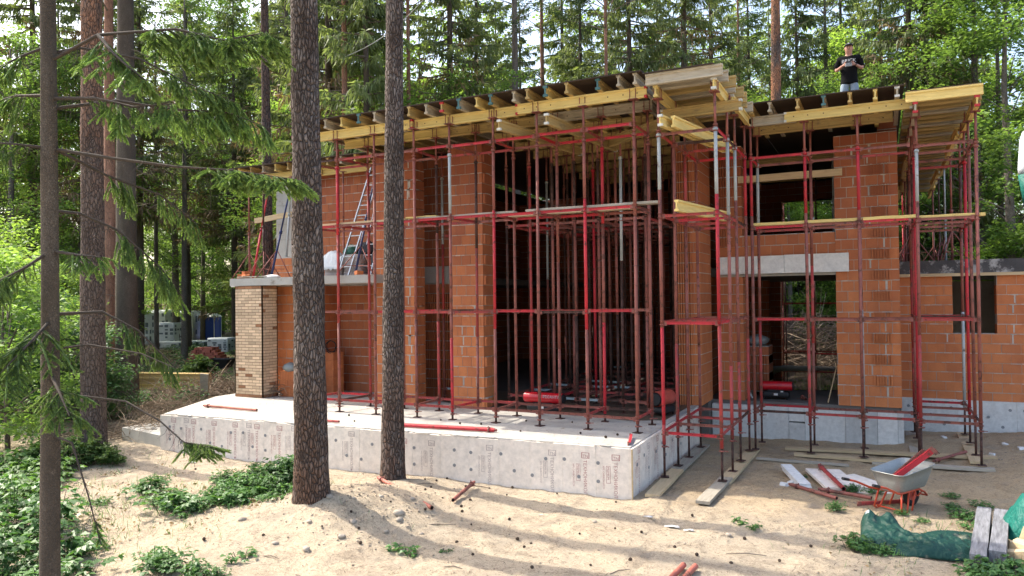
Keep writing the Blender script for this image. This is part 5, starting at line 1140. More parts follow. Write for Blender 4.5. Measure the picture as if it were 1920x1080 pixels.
def build_site():
    G = lambda x, y, d=0.: (x, y, gz(x, y) + d)
    build_barrow()
    a = steel_bar((.13, 12.86, -.40), (.72, 12.98, .10), 'thick red steel bar standing out of the wheelbarrow tray', g='bars carried in the wheelbarrow', m='red'); a.scale = (1, 1.5, 1.5)
    steel_bar((.10, 12.98, -.40), (.58, 13.10, .06), 'thinner brownish steel bar in the wheelbarrow beside the red one', m='rust', g='bars carried in the wheelbarrow')
    steel_bar(G(-.36, 12.80, .01), G(.34, 13.26, .01), 'dark red steel bar lying on sand under the wheelbarrow')
    steel_bar((-4.02, 12.75, .03), (-3.86, 12.12, .0), 'short red steel bar on the terrace corner', m='red')
    # tubes and props lying around
    loose_tube(G(-7.92, 10.62, .08), G(-6.22, 9.67, .05), 'long faded red prop lying on sand right of the second pine foot', 'fadedred', .032)
    loose_tube(G(-6.40, 11.30, .12), G(-6.19, 10.25, .05), 'short brown prop lying on sand in front of the terrace wall', 'rust', .030)
    loose_tube((-6.52, 12.33, .045), (-8.9, 12.08, .045), 'bright red prop lying along the terrace edge right of the second pine', 'red', .035)
    loose_tube((-6.62, 12.45, .04), (-8.7, 12.22, .04), 'darker red prop lying just behind the bright red one on the terrace', 'redw', .028, False)
    loose_tube((-14.5, 12.62, .045), (-12.75, 12.55, .045), 'faded red prop lying on the left end of the terrace', 'fadedred', .03)
    loose_tube((-9.95, 12.02, .04), (-10.6, 12.0, .04), 'end of a dark red tube on the terrace beside the left pine', 'redw', .026, False)
    loose_tube(G(-1.06, 14.9, .16), G(-.60, 13.52, .10), 'dark red prop with flanges lying over the white boards', 'redw', .036)
    loose_tube(G(-1.42, 13.5, .05), G(-.68, 12.98, .05), 'rusty tube lying below the white boards, left one', 'rust', .03)
    loose_tube(G(-.95, 13.45, .05), G(-.18, 13.22, .05), 'rusty tube with a red end below the white boards, right one', 'rust', .03)
    loose_tube(G(-2.30, 8.0, .05), G(-2.22, 9.12, .05), 'faded red tube end at the bottom edge of the view, left of a pair', 'fadedred', .036, False)
    loose_tube(G(-2.16, 8.0, .05), G(-2.08, 9.14, .05), 'faded red tube end at the bottom edge of the view, right of a pair', 'fadedred', .036, False)
    loose_tube(G(.90, 16.75, .07), G(1.50, 17.5, .10), 'brown prop lying on sand among the feet of the right tower', 'rust', .03)
    loose_tube((-3.35, 18.9, .95), (-2.82, 18.75, .02), 'thin grey tube leaning in the left side of the entrance opening', 'galv', .022, False)
    loose_tube((-.93, 18.75, .85), (-1.12, 18.6, .02), 'thin brown rod leaning against the entrance pier', 'board', .014, False)
    loose_tube((-1.75, 19.3, .04), (-1.62, 18.85, .04), 'short brown tube on the floor of the entrance opening', 'rust', .035)
    # insulation offcuts
    def slab(x, y, a, lx, ly, th, z, label, m='xpsblue', tilt=(0, 0), g='insulation board offcuts', cat='insulation board'):
        mb = MB(); mb.hexa([(-lx / 2, -ly / 2, 0), (lx / 2, -ly / 2 * .96, 0), (lx / 2 * .97, ly / 2, 0), (-lx / 2, ly / 2, 0), (-lx / 2, -ly / 2, th), (lx / 2, -ly / 2 * .96, th), (lx / 2 * .97, ly / 2, th), (-lx / 2, ly / 2, th)], 0, .75)
        o = mb.build('insulation_offcut', MAT[m]); o.location = (x, y, gz(x, y) + z); o.rotation_euler = (tilt[0], tilt[1], a); return tag(o, label, cat, g)
    slab(-.80, 14.35, .35, .62, 1.25, .05, .05, 'white board with red print lying flat on sand, left one', 'xps', (.03, .02))
    slab(-.35, 14.3, .75, .60, 1.0, .05, .02, 'white board lying flat on sand, right one under the green weeds', 'xps', (.02, -.03))
    slab(-.36, 14.22, .6, .66, 1.05, .05, -.035, 'white board lowest of the pile on the sand', 'xps')
    slab(-1.42, 14.2, 1.92 - PI / 2, .19, 1.3, .05, .03, 'narrow grey white strip of board, upper of two stacked strips', 'xpsblue', (.04, 0)).location.z += .052
    slab(-1.40, 14.18, 1.90 - PI / 2, .21, 1.3, .05, .03, 'narrow grey white strip of board, lower of two stacked strips', 'xpsblue', (.04, 0))
    tx = text_mesh('TN', .16, 0); me = bpy.data.meshes.new('printed_lettering'); me.from_pydata([(v[0], v[1], .051) for v in tx[0]], [], tx[1]); me.materials.append(MAT['printfade']); e = bpy.data.objects.new('printed_lettering', me); COL.objects.link(e); e.parent = bpy.data.objects['insulation_offcut']; e.location = (-.1, .1, 0); e.rotation_euler = (0, 0, -.9)
    for i, (x, y) in enumerate([(2.29, 18.52), (1.95, 17.59), (1.61, 17.86), (2.52, 18.12), (1.2, 18.86), (1.2, 17.39), (-1.55, 13.6), (-1.45, 13.9), (2.7, 17.2)]):
        mb = MB(); mb.hexa([(U(-.09, -.04), U(-.07, -.03), 0), (U(.04, .09), U(-.07, -.03), 0), (U(.04, .09), U(.02, .07), 0), (U(-.09, -.03), U(.03, .07), 0)] + [(U(-.07, -.04), U(-.05, -.03), .045), (U(.04, .08), U(-.05, -.03), .045), (U(.03, .07), U(.02, .06), .045), (U(-.07, -.03), U(.03, .06), .045)], 0, .7)
        o = mb.build('foam_scrap', MAT['xpsblue']); o.location = G(x, y, .0); o.rotation_euler = (U(-.2, .2), U(-.2, .2), U(0, 3)); tag(o, 'small pale scrap of insulation foam lying on the sand', 'foam scrap', 'scraps of insulation foam')
    # tarpaulins
    def tarp(u, v):
        x = -.30 + 1.40 * u + .05 * nz(v * 3, 2, 1); y0 = 10.72 + .15 * abs(u - .4) - .28 * math.sin(u * PI) * .3; y1 = 11.72 + .25 * u - .35 * math.exp(-((u - .55) / .22) ** 2) * .6
        y = y0 + (y1 - y0) * v; s = math.sin(min(max(v, .0), 1) * PI) ** .5 * (math.sin(min(1, u * 1.0) * PI) ** .35 if 0 < u < 1 else 0)
        z = .125 * s * (1 + .45 * nz(u * 3, v * 2, 4)) + .055 * abs(nz(u * 9 + v * 5, v * 3, 7)) * s + .03 * nz(u * 16, v * 12, 3) * s
        z += .22 * math.exp(-((u - .07) / .09) ** 2 - ((v - .80) / .2) ** 2) + .17 * math.exp(-((u - .25) / .07) ** 2 - ((v - .86) / .14) ** 2) + .035 * abs(nz(u * 24 + v * 8, v * 10, 5)) * s - .10 * math.exp(-((u - .47) / .10) ** 2 - ((v - .85) / .2) ** 2)
        z += .02 * math.sin(v * 26 + u * 9) * max(0, .5 - v)
        return (x, y, gz(x, y) + max(z, .004) + .01)
    cloth('tarpaulin', tarp, 90, 60, [MAT['tarp'], MAT['tarpin']], 'dark green tarpaulin heaped on the sand below the wheelbarrow', 'tarpaulin', 'green tarpaulins', matfn=lambda u, v: 1 if (.035 < u < .075 and .72 < v < .97) else 0)
    def tarp2(u, v):
        x = 1.42 + .8 * u; y = 11.75 + .75 * v - .1 * math.sin(u * 5); s = math.sin(v * PI) ** .6
        z = .62 * s * min(1, u * 2.6 + .12) ** .7 + .05 * nz(u * 7, v * 5, 2) + .03 * abs(nz(u * 17, v * 13, 2))
        return (x, y, gz(x, y) + max(z, .02))
    cloth('tarpaulin', tarp2, 50, 44, [MAT['teatarp']], 'bright teal tarpaulin covering a pile at the right edge', 'tarpaulin', 'green tarpaulins')
    # blackened timbers and firewood
    for i, (x0, y0, x1, y1, z) in enumerate(((.985, 10.36, 1.30, 12.72, 0), (1.205, 10.58, 1.51, 12.66, .012))):
        mb = MB(); L = math.hypot(x1 - x0, y1 - y0); R = [[(-L / 2 + L * k / 8, -.088, .0), (-L / 2 + L * k / 8, .088, 0), (-L / 2 + L * k / 8, .088 + U(-.003, .003), .215 + U(-.004, .004)), (-L / 2 + L * k / 8, -.088 + U(-.003, .003), .215 + U(-.004, .004))] for k in range(9)]
        mb.rings(R, 0, .5, False); o = mb.build('timber_beam', MAT['blackwood']); x, y = (x0 + x1) / 2, (y0 + y1) / 2; o.location = (x, y, -.82 + z); o.rotation_euler = (0, 0, math.atan2(y1 - y0, x1 - x0)); tag(o, ('left', 'right')[i] + ' of two thick grey black timbers lying side by side near the tarpaulin', 'timber', 'blackened timbers')
    for i, (x, y, s) in enumerate(((1.49, 11.5, .12), (1.60, 11.25, .2), (1.5, 10.95, .2), (1.72, 11.6, .22))):
        mb = MB(); mb.hexa([(-s, -s * .5, 0), (s, -s * .6, 0), (s * .9, s * .5, 0), (-s * .9, s * .6, 0), (-s, -s * .5, s), (s, -s * .5, s * .9), (s * .9, s * .4, s * .8), (-s * .9, s * .5, s * .95)], 0, .8)
        o = mb.build('firewood_block', MAT['board']); o.location = G(x, y, .0 if i < 3 else .1); o.rotation_euler = (U(-.2, .2), U(-.3, .3), U(0, 3)); tag(o, ('small pale cut block', 'larger pale cut block', 'lowest pale cut block', 'rear pale cut block')[i] + ' of wood beside the blackened timbers', 'wood block', 'cut wood blocks')
    # heat blowers
    def blower(x, y, z, a, L, r, m, label, txt=None, name='heat_blower'):
        root = empty(name, (x, y, z), a, label, 'heater', 'diesel heat blowers')
        mb = MB(); zc = .26 + r * .6
        mb.path([(-L / 2, 0, zc), (-L / 2 + .02, 0, zc), (0, 0, zc), (L / 2 - .02, 0, zc), (L / 2, 0, zc)], [r * .96, r, r, r, r * .96], 24, 0, .5, True, False)
        mb.path([(.05, 0, zc), (.06, 0, zc)], r * 1.02, 24, 0, .3); mb.build('barrel', MAT[m], root)
        mm = MB(); mm.path([(L / 2 - .03, 0, zc), (L / 2 + .03, 0, zc)], [r * .9, r * .78], 20, 0, .5); mm.path([(-L / 2 + .03, 0, zc), (-L / 2 - .02, 0, zc)], [r * .92, r * .8], 20, 0, .5); mm.build('outlet', MAT['black'], root)
        tk = MB(); tk.rings([rrect(L * .40, r * .95, .04, .05), rrect(L * .42, r * 1.05, .05, .09), rrect(L * .42, r * 1.05, .05, .17), rrect(L * .36, r * .9, .05, .20)], 0, .5); tk.box((0, 0, .22), (L * .5, r * 1.1, .07)); tk.build('fuel_tank', MAT['black'], root)
        st = MB(); st.box((0, -r * 1.055, .13), (.09, .004, .05)); st.box((.14, -r * 1.055, .2), (.06, .004, .03)); st.build('sticker', MAT['paper'], root)
        if txt:
            t = text_mesh(txt, .085, 0); vs = []
            for v in t[0]:
                th = (v[1] - .02) / r; vs.append((v[0] + .02, -r * 1.004 * math.cos(th) - .001, zc + r * .25 + r * math.sin(th)))
            me = bpy.data.meshes.new('lettering'); me.from_pydata(vs, [], t[1]); me.materials.append(MAT['ink']); e = bpy.data.objects.new('lettering', me); COL.objects.link(e); e.parent = root
        ft = MB()
        for sx in (-1, 1):
            for sy in (-1, 1): ft.tube((sx * L * .34, sy * r * .8, .0), (sx * L * .34, sy * r * .8, .07), .016, 0, .5, 8)
        ft.build('feet', MAT['black'], root); return root
    blower(-6.62, 14.85, .004, -.05, .92, .115, 'heat', 'red cylinder heat blower with white lettering among the front scaffold feet', 'РЕСАНТА')
    blower(-4.18, 15.55, .004, -PI / 2 - .25, .62, .16, 'heat2', 'salmon red heat blower facing forward at the right end of the hall')
    blower(-2.30, 18.95, -.004, .06, .74, .11, 'heat', 'bright red heat blower on a black base in the entrance opening')
    # pallet of clay blocks in the entrance
    root = empty('block_pallet', (-2.98, 19.85, -.004), 0, 'wrapped pallet of red clay blocks inside the entrance opening', 'pallet of blocks')
    mb = MB(); block_wall(mb, -.46, .46, -.40, .40, .14, 1.24, lo=.25, hi=.2, zr=(0, 1.3), rib=[('-y', -.44, .44, .1, 1.2, None)]); mb.build('blocks', HB, root)
    pb = MB()
    for k in (-.4, 0, .4): pb.box((k, 0, .05), (.1, .8, .09))
    for k in range(5): pb.box((0, -.36 + k * .18, .115), (.96, .1, .025))
    pb.build('pallet', MAT['gboard'], root)
    mb = MB(); mb.ball((0, 0, .12), (.30, .24, .15), 0, .5, 14, 9, .12); o = mb.build('plastic_bag', MAT['bagg'], None, (-2.85, 19.8, 1.24)); tag(o, 'grey plastic bag lying on the pallet of blocks in the entrance', 'bag')
    # blocks, bag and brush beside the yellow brick column
    def stack(x, y, z, a, nx, ny, nz_, label, name='block_stack', cat='stack of blocks'):
        root = empty(name, (x, y, z), a, label, cat, 'stacks of clay blocks on the terrace'); mb = MB()
        for k in range(nz_):
            for j in range(ny):
                for i in range(nx):
                    if k == nz_ - 1 and random.random() < .3: continue
                    mb.box((i * .255, j * .385, k * .225 + .11), (.25, .38, .219), (0, 0, U(-.03, .03)), 0, min(1, max(0, random.gauss(.75, .15))))
                    for q in range(5): mb.box((i * .255 - .1 + q * .05, j * .385 - .192, k * .225 + .11), (.024, .016, .2), None, 0, .6)
        mb.build('blocks', HB, root); return root
    stack(-14.15, 15.05, .0, .1, 2, 1, 3, 'small stack of orange blocks left of the first pine under the balcony')
    stack(-13.55, 15.95, .0, -.1, 2, 1, 5, 'taller stack of dark orange blocks right of the first pine under the balcony')
    mb = MB(); mb.ball((0, 0, .1), (.2, .16, .13), 0, .5, 12, 8, .15); tag(mb.build('plastic_bag', MAT['bagg'], None, (-14.0, 14.95, .66)), 'pale grey bag lying on the small stack of orange blocks', 'bag')
    mb = MB()
    for k in range(24):
        a = 2 * PI * k / 23; mb.v.append((0, 0, 0)) if False else None
    mb.path([(.17 * math.cos(2 * PI * k / 24), .02 * math.sin(k), .17 + .17 * math.sin(2 * PI * k / 24)) for k in range(25)], .012, 6, 0, .4); mb.path([(.16 * math.cos(2 * PI * k / 24 + .3), .03, .18 + .15 * math.sin(2 * PI * k / 24 + .3)) for k in range(25)], .012, 6, 0, .4)
    o = mb.build('cable_coil', MAT['black'], None, (-13.3, 15.75, 1.1)); tag(o, 'black coil of cable hanging at the taller block stack under the balcony', 'cable coil')
    def brush(x, y, z, n, r, hgt, label, name='brush_heap', m='deadwood', seed=1, ln=(.3, 1.1), grp='heaps of cut branches', rr=.011):
        rg = random.Random(seed); mb = MB()
        for i in range(n):
            a = rg.uniform(0, 2 * PI); d = r * rg.random() ** .6; p = Vector((d * math.cos(a), d * math.sin(a) * .7, hgt * rg.random() * (1 - d / r * .7))); dr = Vector((rg.gauss(0, 1), rg.gauss(0, 1), rg.gauss(.1, .4))).normalized(); l = rg.uniform(*ln)
            q = p + dr * l + Vector((0, 0, -.1 * l)); q.z = max(q.z, .01); mb.path([p, p.lerp(q, .5) + Vector((rg.gauss(0, .03), rg.gauss(0, .03), rg.gauss(.03, .03))), q], [rr * rg.uniform(.5, 1.3), rr * .6, rr * .25], 4, 0, rg.uniform(.2, .9), True, False)
        o = mb.build(name, MAT[m], None, (x, y, z)); return tag(o, label, 'brush heap', grp)
    brush(-14.35, 14.9, .0, 60, .35, .55, 'small heap of dry twigs between the yellow brick column and the block stack', seed=3, ln=(.3, .8))
    x, y = plan(415, 26.5); brush(x, y, gz(x, y), 420, 1.3, .75, 'tangled heap of brown branches left of the yellow brick column', seed=4, rr=.014)
    x, y = plan(300, 22.5); brush(x, y, gz(x, y), 380, 1.7, .35, 'low mat of dry branches behind the entrance step', seed=5)
    x, y = plan(335, 25.4); brush(x, y, gz(x, y), 260, 1.5, .6, 'loose brown branches thrown over the stored yellow beams', seed=14)
    x, y = plan(215, 19); brush(x, y, gz(x, y), 260, 1.4, .25, 'thin scatter of dry sticks right of the plated pine trunk', seed=6)
    brush(-2.9, 34.0, -.8, 1500, 3.4, 2.9, 'big pale heap of cut branches seen through the rear window', seed=7, ln=(.5, 1.9), rr=.02)
    brush(-16.0, 12.3, -.5, 120, .7, .3, 'dry spruce twigs lying by the left end of the terrace', seed=8, ln=(.2, .6))
    # balcony things
    root = empty('step_ladder', (-12.30, 15.55, 3.13), 0.1, 'tall aluminium ladder leaning on the upper brick wall left of the second pine', 'ladder')
    def lad(x0, y0, z0, x1, y1, z1, nm):
        mb = MB()
        for s in (-.16, .16): mb.box(((x0 + x1) / 2 + s, (y0 + y1) / 2, (z0 + z1) / 2), (.028, .06, math.dist((x0, y0, z0), (x1, y1, z1))), Matrix.Rotation(-math.atan2(y1 - y0, z1 - z0), 3, 'X') @ Matrix.Rotation(math.atan2(x1 - x0, z1 - z0), 3, 'Y'))
        o = mb.build('rail', MAT['alu'], root); rb = MB(); n = int(math.dist((x0, y0, z0), (x1, y1, z1)) / .27)
        for k in range(1, n):
            f = k / n; rb.box((x0 + (x1 - x0) * f, y0 + (y1 - y0) * f, z0 + (z1 - z0) * f), (.30, .03, .025))
        rb.build('rungs', MAT['alu'], root)
    lad(-.30, -.1, 0, .36, .55, 3.0, 'a'); lad(.28, .05, 0, .52, .62, 2.3, 'b')
    root = empty('sack_pallet', (-12.75, 15.75, 3.13), 0, 'pallet of dusty sacks under clear film on the balcony right of the first pine', 'pallet of sacks')
    for k in range(5):
        for i in range(2):
            mb = MB(); mb.rings([rrect(.30, .20, .1, z, 5) for z in (.0, .03, .08, .11)], 0, U(.3, .7)); o = mb.build('sack', MAT['greybag'], root); o.location = (-.32 + i * .63 + U(-.02, .02), 0, .02 + k * .115); o.scale = (1, 1, 1.05)
    mb = MB(); 
    def film(u, v): return (-13.35 + .62 * u, 15.42 + .5 * v, 3.13 + .56 + .16 * math.sin(v * PI) * math.sin(min(1, u * 1.2) * PI) + .06 * nz(u * 8, v * 7, 3) - (.35 * (1 - v * 4) if v < .25 else 0))
    cloth('plastic_film', film, 24, 20, [MAT['film']], 'crumpled white film on top of the sacks right of the first pine', 'plastic film')
    mb = MB(); mb.ball((0, 0, .12), (.22, .2, .16), 0, .5, 12, 8, .15); tag(mb.build('green_bundle', MAT['green'], None, (-12.62, 15.8, 3.70)), 'green bundle lying on the sacks left of the ladder', 'bundle')
    mb = MB(); mb.ball((0, 0, .15), (.28, .22, .20), 0, .5, 14, 9, .18); tag(mb.build('dark_bundle', MAT['dksheet'], None, (-12.2, 15.95, 3.72)), 'dark grey crumpled sheet on the sacks behind the ladder', 'bundle')
    mb = MB(); mb.ball((0, 0, .38), (.28, .22, .42), 0, .5, 14, 10, .1); tag(mb.build('dark_bundle', MAT['dksheet'], None, (-11.75, 15.9, 3.13)), 'tall black wrapped bundle standing right of the ladder on the balcony', 'bundle')
    for i, (x, y, s) in enumerate(((-15.35, 14.62, .15), (-15.2, 14.6, .13), (-15.28, 14.68, .12), (-11.55, 14.75, .13))):
        mb = MB(); mb.box((0, 0, s * .4), (s * 1.4, s, s * .8), (U(-.2, .2), U(-.2, .2), U(0, 3)), 0, .7); o = mb.build('broken_block', MAT['block'], None, (x, y, 3.13 + (.1 if i == 2 else 0))); tag(o, ('left', 'right', 'upper', 'single')[i] + ' lump of broken clay block on the balcony edge' + (' beside the ladder foot' if i == 3 else ' under the red prop'), 'block piece', 'lumps of broken block')
    for i, (x0, y0, x1, y1) in enumerate(((-16.3, 15.35, -15.2, 14.62), (-15.4, 14.55, -14.3, 14.5), (-15.9, 15.5, -14.8, 14.95))):
        mb = MB(); L = math.hypot(x1 - x0, y1 - y0); mb.box((0, 0, .012), (L, .14, .024)); o = mb.build('plank', MAT['gboard' if i else 'board'], None, ((x0 + x1) / 2, (y0 + y1) / 2, 3.135 + .026 * i)); o.rotation_euler = (0, 0, math.atan2(y1 - y0, x1 - x0)); tag(o, ('pale', 'grey', 'crossing')[i] + ' plank lying on the left end of the balcony slab', 'plank', 'planks on the balcony')
    mb = MB(); mb.ball((0, 0, .03), (.28, .09, .05), 0, .6, 12, 6, .2); tag(mb.build('paper_sack', MAT['paper'], None, (-14.2, 14.52, 3.13)), 'flat white empty sack on the balcony edge left of the first pine', 'sack')
    # storage yard on the left
    def cabin():
        x, y = plan(396, 62.5); root = empty('portable_toilet', (x, y, gz(x, y)), .32, 'blue portable toilet cabin with a white roof', 'toilet cabin'); s = 1.12
        b = MB(); b.box((0, 0, 1.02), (1.12, 1.12, 2.0)); b.build('cabin', MAT['blue'], root)
        d = MB()
        for f in (0, 1):
            for k in range(13):
                a = PI * k / 12; a2 = PI * (k + 1) / 12
                if k < 12:
                    P = [(.38 * math.cos(a), 1.45 + .38 * math.sin(a)), (.38 * math.cos(a2), 1.45 + .38 * math.sin(a2))]
                    for (p, q) in (P,): d.path([(p[0], -.565, p[1]) if f == 0 else (.565, p[0], p[1]), (q[0], -.565, q[1]) if f == 0 else (.565, q[0], q[1])], .018, 5, 0, .35)
            for sx in (-.38, .38): d.path([(sx, -.565, .25) if f == 0 else (.565, sx, .25), (sx, -.565, 1.45) if f == 0 else (.565, sx, 1.45)], .018, 5, 0, .35)
        d.build('door', MAT['blue'], root)
        t = MB()
        for sx in (-1, 1):
            for sy in (-1, 1): t.box((sx * .56, sy * .56, 1.02), (.05, .05, 2.02))
        t.build('corner_post', MAT['white'], root)
        r = MB(); r.rings([rrect(.63, .63, .05, 2.02), rrect(.63, .63, .05, 2.08), rrect(.3, .3, .05, 2.36), rrect(.26, .26, .05, 2.38)], 0, .5, False); r.build('roof', MAT['white'], root)
    cabin()
    def wrapped(px, t, w, dp, h, label, m='film', pm='filmprint', a=.3, rows=4, seed=1, z=0, name='wrapped_pallet', g='film wrapped pallets in the yard'):
        x, y = plan(px, t); rg = random.Random(seed); root = empty(name, (x, y, gz(x, y) + z), a, label, 'wrapped pallet', g); mb = MB(); lev = 6; R = []
        for k in range(lev + 1):
            zz = .12 + (h - .12) * k / lev; q = 1 + rg.uniform(-.02, .02); R.append([(p[0] * q + rg.uniform(-.015, .015), p[1] * q + rg.uniform(-.015, .015), p[2] + rg.uniform(-.01, .01)) for p in rrect(w / 2, dp / 2, .06, zz, 4)])
        mb.rings(R, 0, .5); mb.build('load', MAT[m], root); pr = MB()
        for r in range(rows):
            for c in range(4):
                if rg.random() < .75:
                    u = -w / 2 + w * (c + .5) / 4; zz = .25 + (h - .35) * (r + .5) / rows; ww = w / 4 * rg.uniform(.35, .8); hh = h / rows * rg.uniform(.25, .6)
                    pr.box((u, -dp / 2 - .018, zz), (ww, .01, hh), None, 0, rg.random())
                if rg.random() < .6:
                    u = -dp / 2 + dp * (c + .5) / 4; zz = .25 + (h - .35) * (r + .5) / rows; pr.box((w / 2 + .018, u, zz), (.01, dp / 4 * .6, h / rows * rg.uniform(.25, .6)), None, 0, rg.random())
        pr.build('print', MAT[pm], root)
        pl = MB(); pl.box((0, 0, .05), (w, dp, .09)); pl.build('pallet', MAT['gboard'], root); return root
    wrapped(272, 58, 1.5, 1.2, 2.5, 'tall white wrapped pallet with dark print, leftmost of the white stack', seed=1)
    wrapped(316, 56, 1.7, 1.2, 1.75, 'shorter white wrapped pallet with much dark print in front of the stack', seed=2, rows=5)
    wrapped(300, 61, 1.8, 1.2, 2.7, 'tall white wrapped pallet with dark print behind the shorter one', seed=3)
    wrapped(350, 62.5, 1.9, 1.3, 2.55, 'tall plain white wrapped pallet beside the blue cabin', seed=4, rows=2)
    wrapped(245, 66, 1.8, 1.2, 2.8, 'distant white wrapped pallet behind the thick dark trunk', seed=5)
    wrapped(135, 47, 1.7, 1.2, 2.4, 'cream wrapped pallet with red print left of the plated pine', 'cream', 'redprint', .2, 4, 6)
    wrapped(180, 48, 1.7, 1.2, 2.4, 'cream wrapped pallet with red print behind the plated pine', 'cream', 'redprint', .25, 4, 7)
    wrapped(225, 49, 1.6, 1.2, 1.2, 'low cream wrapped pallet with red print right of the plated pine', 'cream', 'redprint', .25, 3, 8)
    wrapped(418, 47, 1.5, 1.2, 1.0, 'low dark netted pallet beside the yellow brick column', 'film', 'filmprint', .2, 5, 9)
    for i, (px, t) in enumerate(((330, 52), (375, 53))): wrapped(px, t, 2.6, 1.3, .55, ('left', 'right')[i] + ' low pallet of grey sheets in front of the white stack', 'film', 'filmprint', .2, 1, 10 + i, name='sheet_pallet')
    x, y = plan(392, 40); root = empty('brick_pile', (x, y, gz(x, y)), .4, 'loose pile of red bricks beyond the dry branches', 'brick pile'); mb = MB(); rg = random.Random(3)
    for k in range(6):
        for i in range(9 - k):
            for j in range(3): mb.box((-1.05 + i * .25 + rg.uniform(-.04, .04) + k * .1, -.25 + j * .26 + rg.uniform(-.03, .03), .07 + k * .14), (.24, .25, .13), (0, 0, rg.uniform(-.15, .15)), 0, rg.random())
    mb.build('bricks', M('red_brick', (.42, .13, .085), (.34, .10, .07), .85, coord='world', scale=5), root)
    x, y = plan(320, 27.4); ang = .22
    for k in range(3):
        for j in range(4):
            L = 3.0 + U(-.3, .3); a = (x - L / 2 * math.cos(ang) + j * -.05, y - L / 2 * math.sin(ang) + j * .1); b = (a[0] + L * math.cos(ang), a[1] + L * math.sin(ang)); h20('formwork_beam', a, b, gz(x, y) + .02 + k * .203, 'obeam' if (k + j) % 3 else 'ybeam', 'none', f'dull yellow beam in the stored pile by the dry branches, {ORD[k]} layer from the ground', 'formwork beam', f'stored pile of yellow beams, {ORD[k]} layer')
    x, y = plan(382, 25.2); mb = MB(); mb.box((0, 0, .42), (.30, .05, .9), (.12, .1, .3), 0, .5); tag(mb.build('board_stump', MAT['gboard'], None, (x, y, gz(x, y))), 'short grey board standing upright by the branch heap', 'board')
    x, y = plan(413, 36); root = empty('mixing_tub', (x, y, gz(x, y)), .3, 'black mixing trough tipped beside the yellow brick column', 'trough'); mb = MB(); mb.rings([rrect(.42, .25, .05, .05, 4), rrect(.62, .4, .05, .5, 4), rrect(.60, .38, .05, .5, 4), rrect(.40, .23, .05, .08, 4)], 0, .5, False); o = mb.build('tub', MAT['black'], root)
    x, y = plan(170, 27); mb = MB()
    for k in range(3): mb.box((0, 0, .1 + k * .2), (2.0, 1.2, .12), None, 0, U(.3, .7))
    mb.box((0, 0, .05), (1.8, .12, .6)); tag(mb.build('board_stack', MAT['gboard'], None, (x, y, gz(x, y)), (0, 0, .25)), 'low stack of grey boards in the undergrowth on the left', 'stack of boards')
    # neighbour's house far on the left
    x, y = plan(70, 66); root = empty('distant_house', (x, y, gz(x, y)), .55, 'pale house with a grey roof far behind the trees on the left', 'house')
    w = MB(); w.box((0, 0, 2.6), (12, 8, 5.2)); w.build('wall', MAT['wallw'], root)
    r = MB(); r.hexa([(-6.5, -4.6, 5.1), (6.5, -4.6, 5.1), (6.5, 4.6, 5.1), (-6.5, 4.6, 5.1), (-6.5, -.2, 8.4), (6.5, -.2, 8.4), (6.5, .2, 8.4), (-6.5, .2, 8.4)]); r.build('roof', MAT['roofg'], root)
    for k in range(4):
        q = MB(); q.box((-4.2 + k * 2.8, -4.02, 3.2), (1.2, .06, 1.4)); q.build('window', MAT['dksheet'], root)
    # sack hanging at the right edge, rope between trees
    root = empty('covered_post', (3.255, 21.6, 3.30), 0, 'post wrapped in white and teal cloth on the garage roof at the right edge', 'post'); mb = MB()
    mb.path([(0, 0, 0), (0, 0, 2.9)], .05, 10, 0, .5); mb.build('post', MAT['gboard'], root)
    mb = MB(); mb.path([(0, 0, 2.05), (0, 0, 2.2), (.02, 0, 2.6), (.01, 0, 2.9), (0, 0, 3.1), (0, 0, 3.16)], [.19, .21, .20, .17, .10, .02], 16, 0, .5); mb.build('white_cloth', MAT['film'], root)
    t = MB(); t.path([(0, 0, 1.25), (.01, 0, 1.6), (0, 0, 2.06)], [.10, .15, .205], 16, 0, .5); t.build('teal_cloth', MAT['teatarp'], root)
    mb = MB(); p = Vector((-19.4, 23.7, 12.3)); q = Vector((-13.5, 22.5, 14.2)); mb.path([p.lerp(q, k / 12) + Vector((0, 0, -.5 * math.sin(PI * k / 12))) for k in range(13)], .018, 6, 0, .5); tag(mb.build('rope', MAT['rope']), 'thin pale rope tied to the leaning reddish pine and slung to the right', 'rope')
    # stones, cones, paper, sticks
    for i, (x, y, s) in enumerate(((-7.41, 8.72, .055), (-6.45, 9.12, .07), (-6.66, 8.07, .045), (-6.84, 7.58, .05), (-8.31, 7.89, .05), (-7.32, 7.51, .035), (-6.35, 9.0, .05), (-6.3, 8.6, .03), (-7.1, 8.9, .03), (-1.95, 10.6, .035), (-3.9, 10.55, .035), (-6.9, 9.3, .04), (-6.75, 8.45, .05), (-7.25, 8.1, .03), (-5.9, 8.9, .03), (-6.6, 9.7, .04))):
        mb = MB(); mb.ball((0, 0, 0), (s * 1.3, s, s * .75), 0, U(.3, .8), 9, 6, .18); o = mb.build('stone', MAT['stone'], None, G(x, y, s * .25), (0, 0, U(0, 3))); tag(o, 'pale stone lying on the sand around the left pine mound', 'stone', 'stones on the sand')
    cm = None; rg = random.Random(9)
    def conemesh():
        mb = MB(); R = []
        for k in range(9):
            f = k / 8; r = .021 * math.sin(min(1, f * .9 + .12) * PI) ** .7; R.append([(r * (1 + .25 * ((j + k) % 2)) * math.cos(2 * PI * j / 10), r * (1 + .25 * ((j + k) % 2)) * math.sin(2 * PI * j / 10), f * .055) for j in range(10)])
        mb.rings(R, 0, .5, False); return mb.build('pine_cone', MAT['cone'])
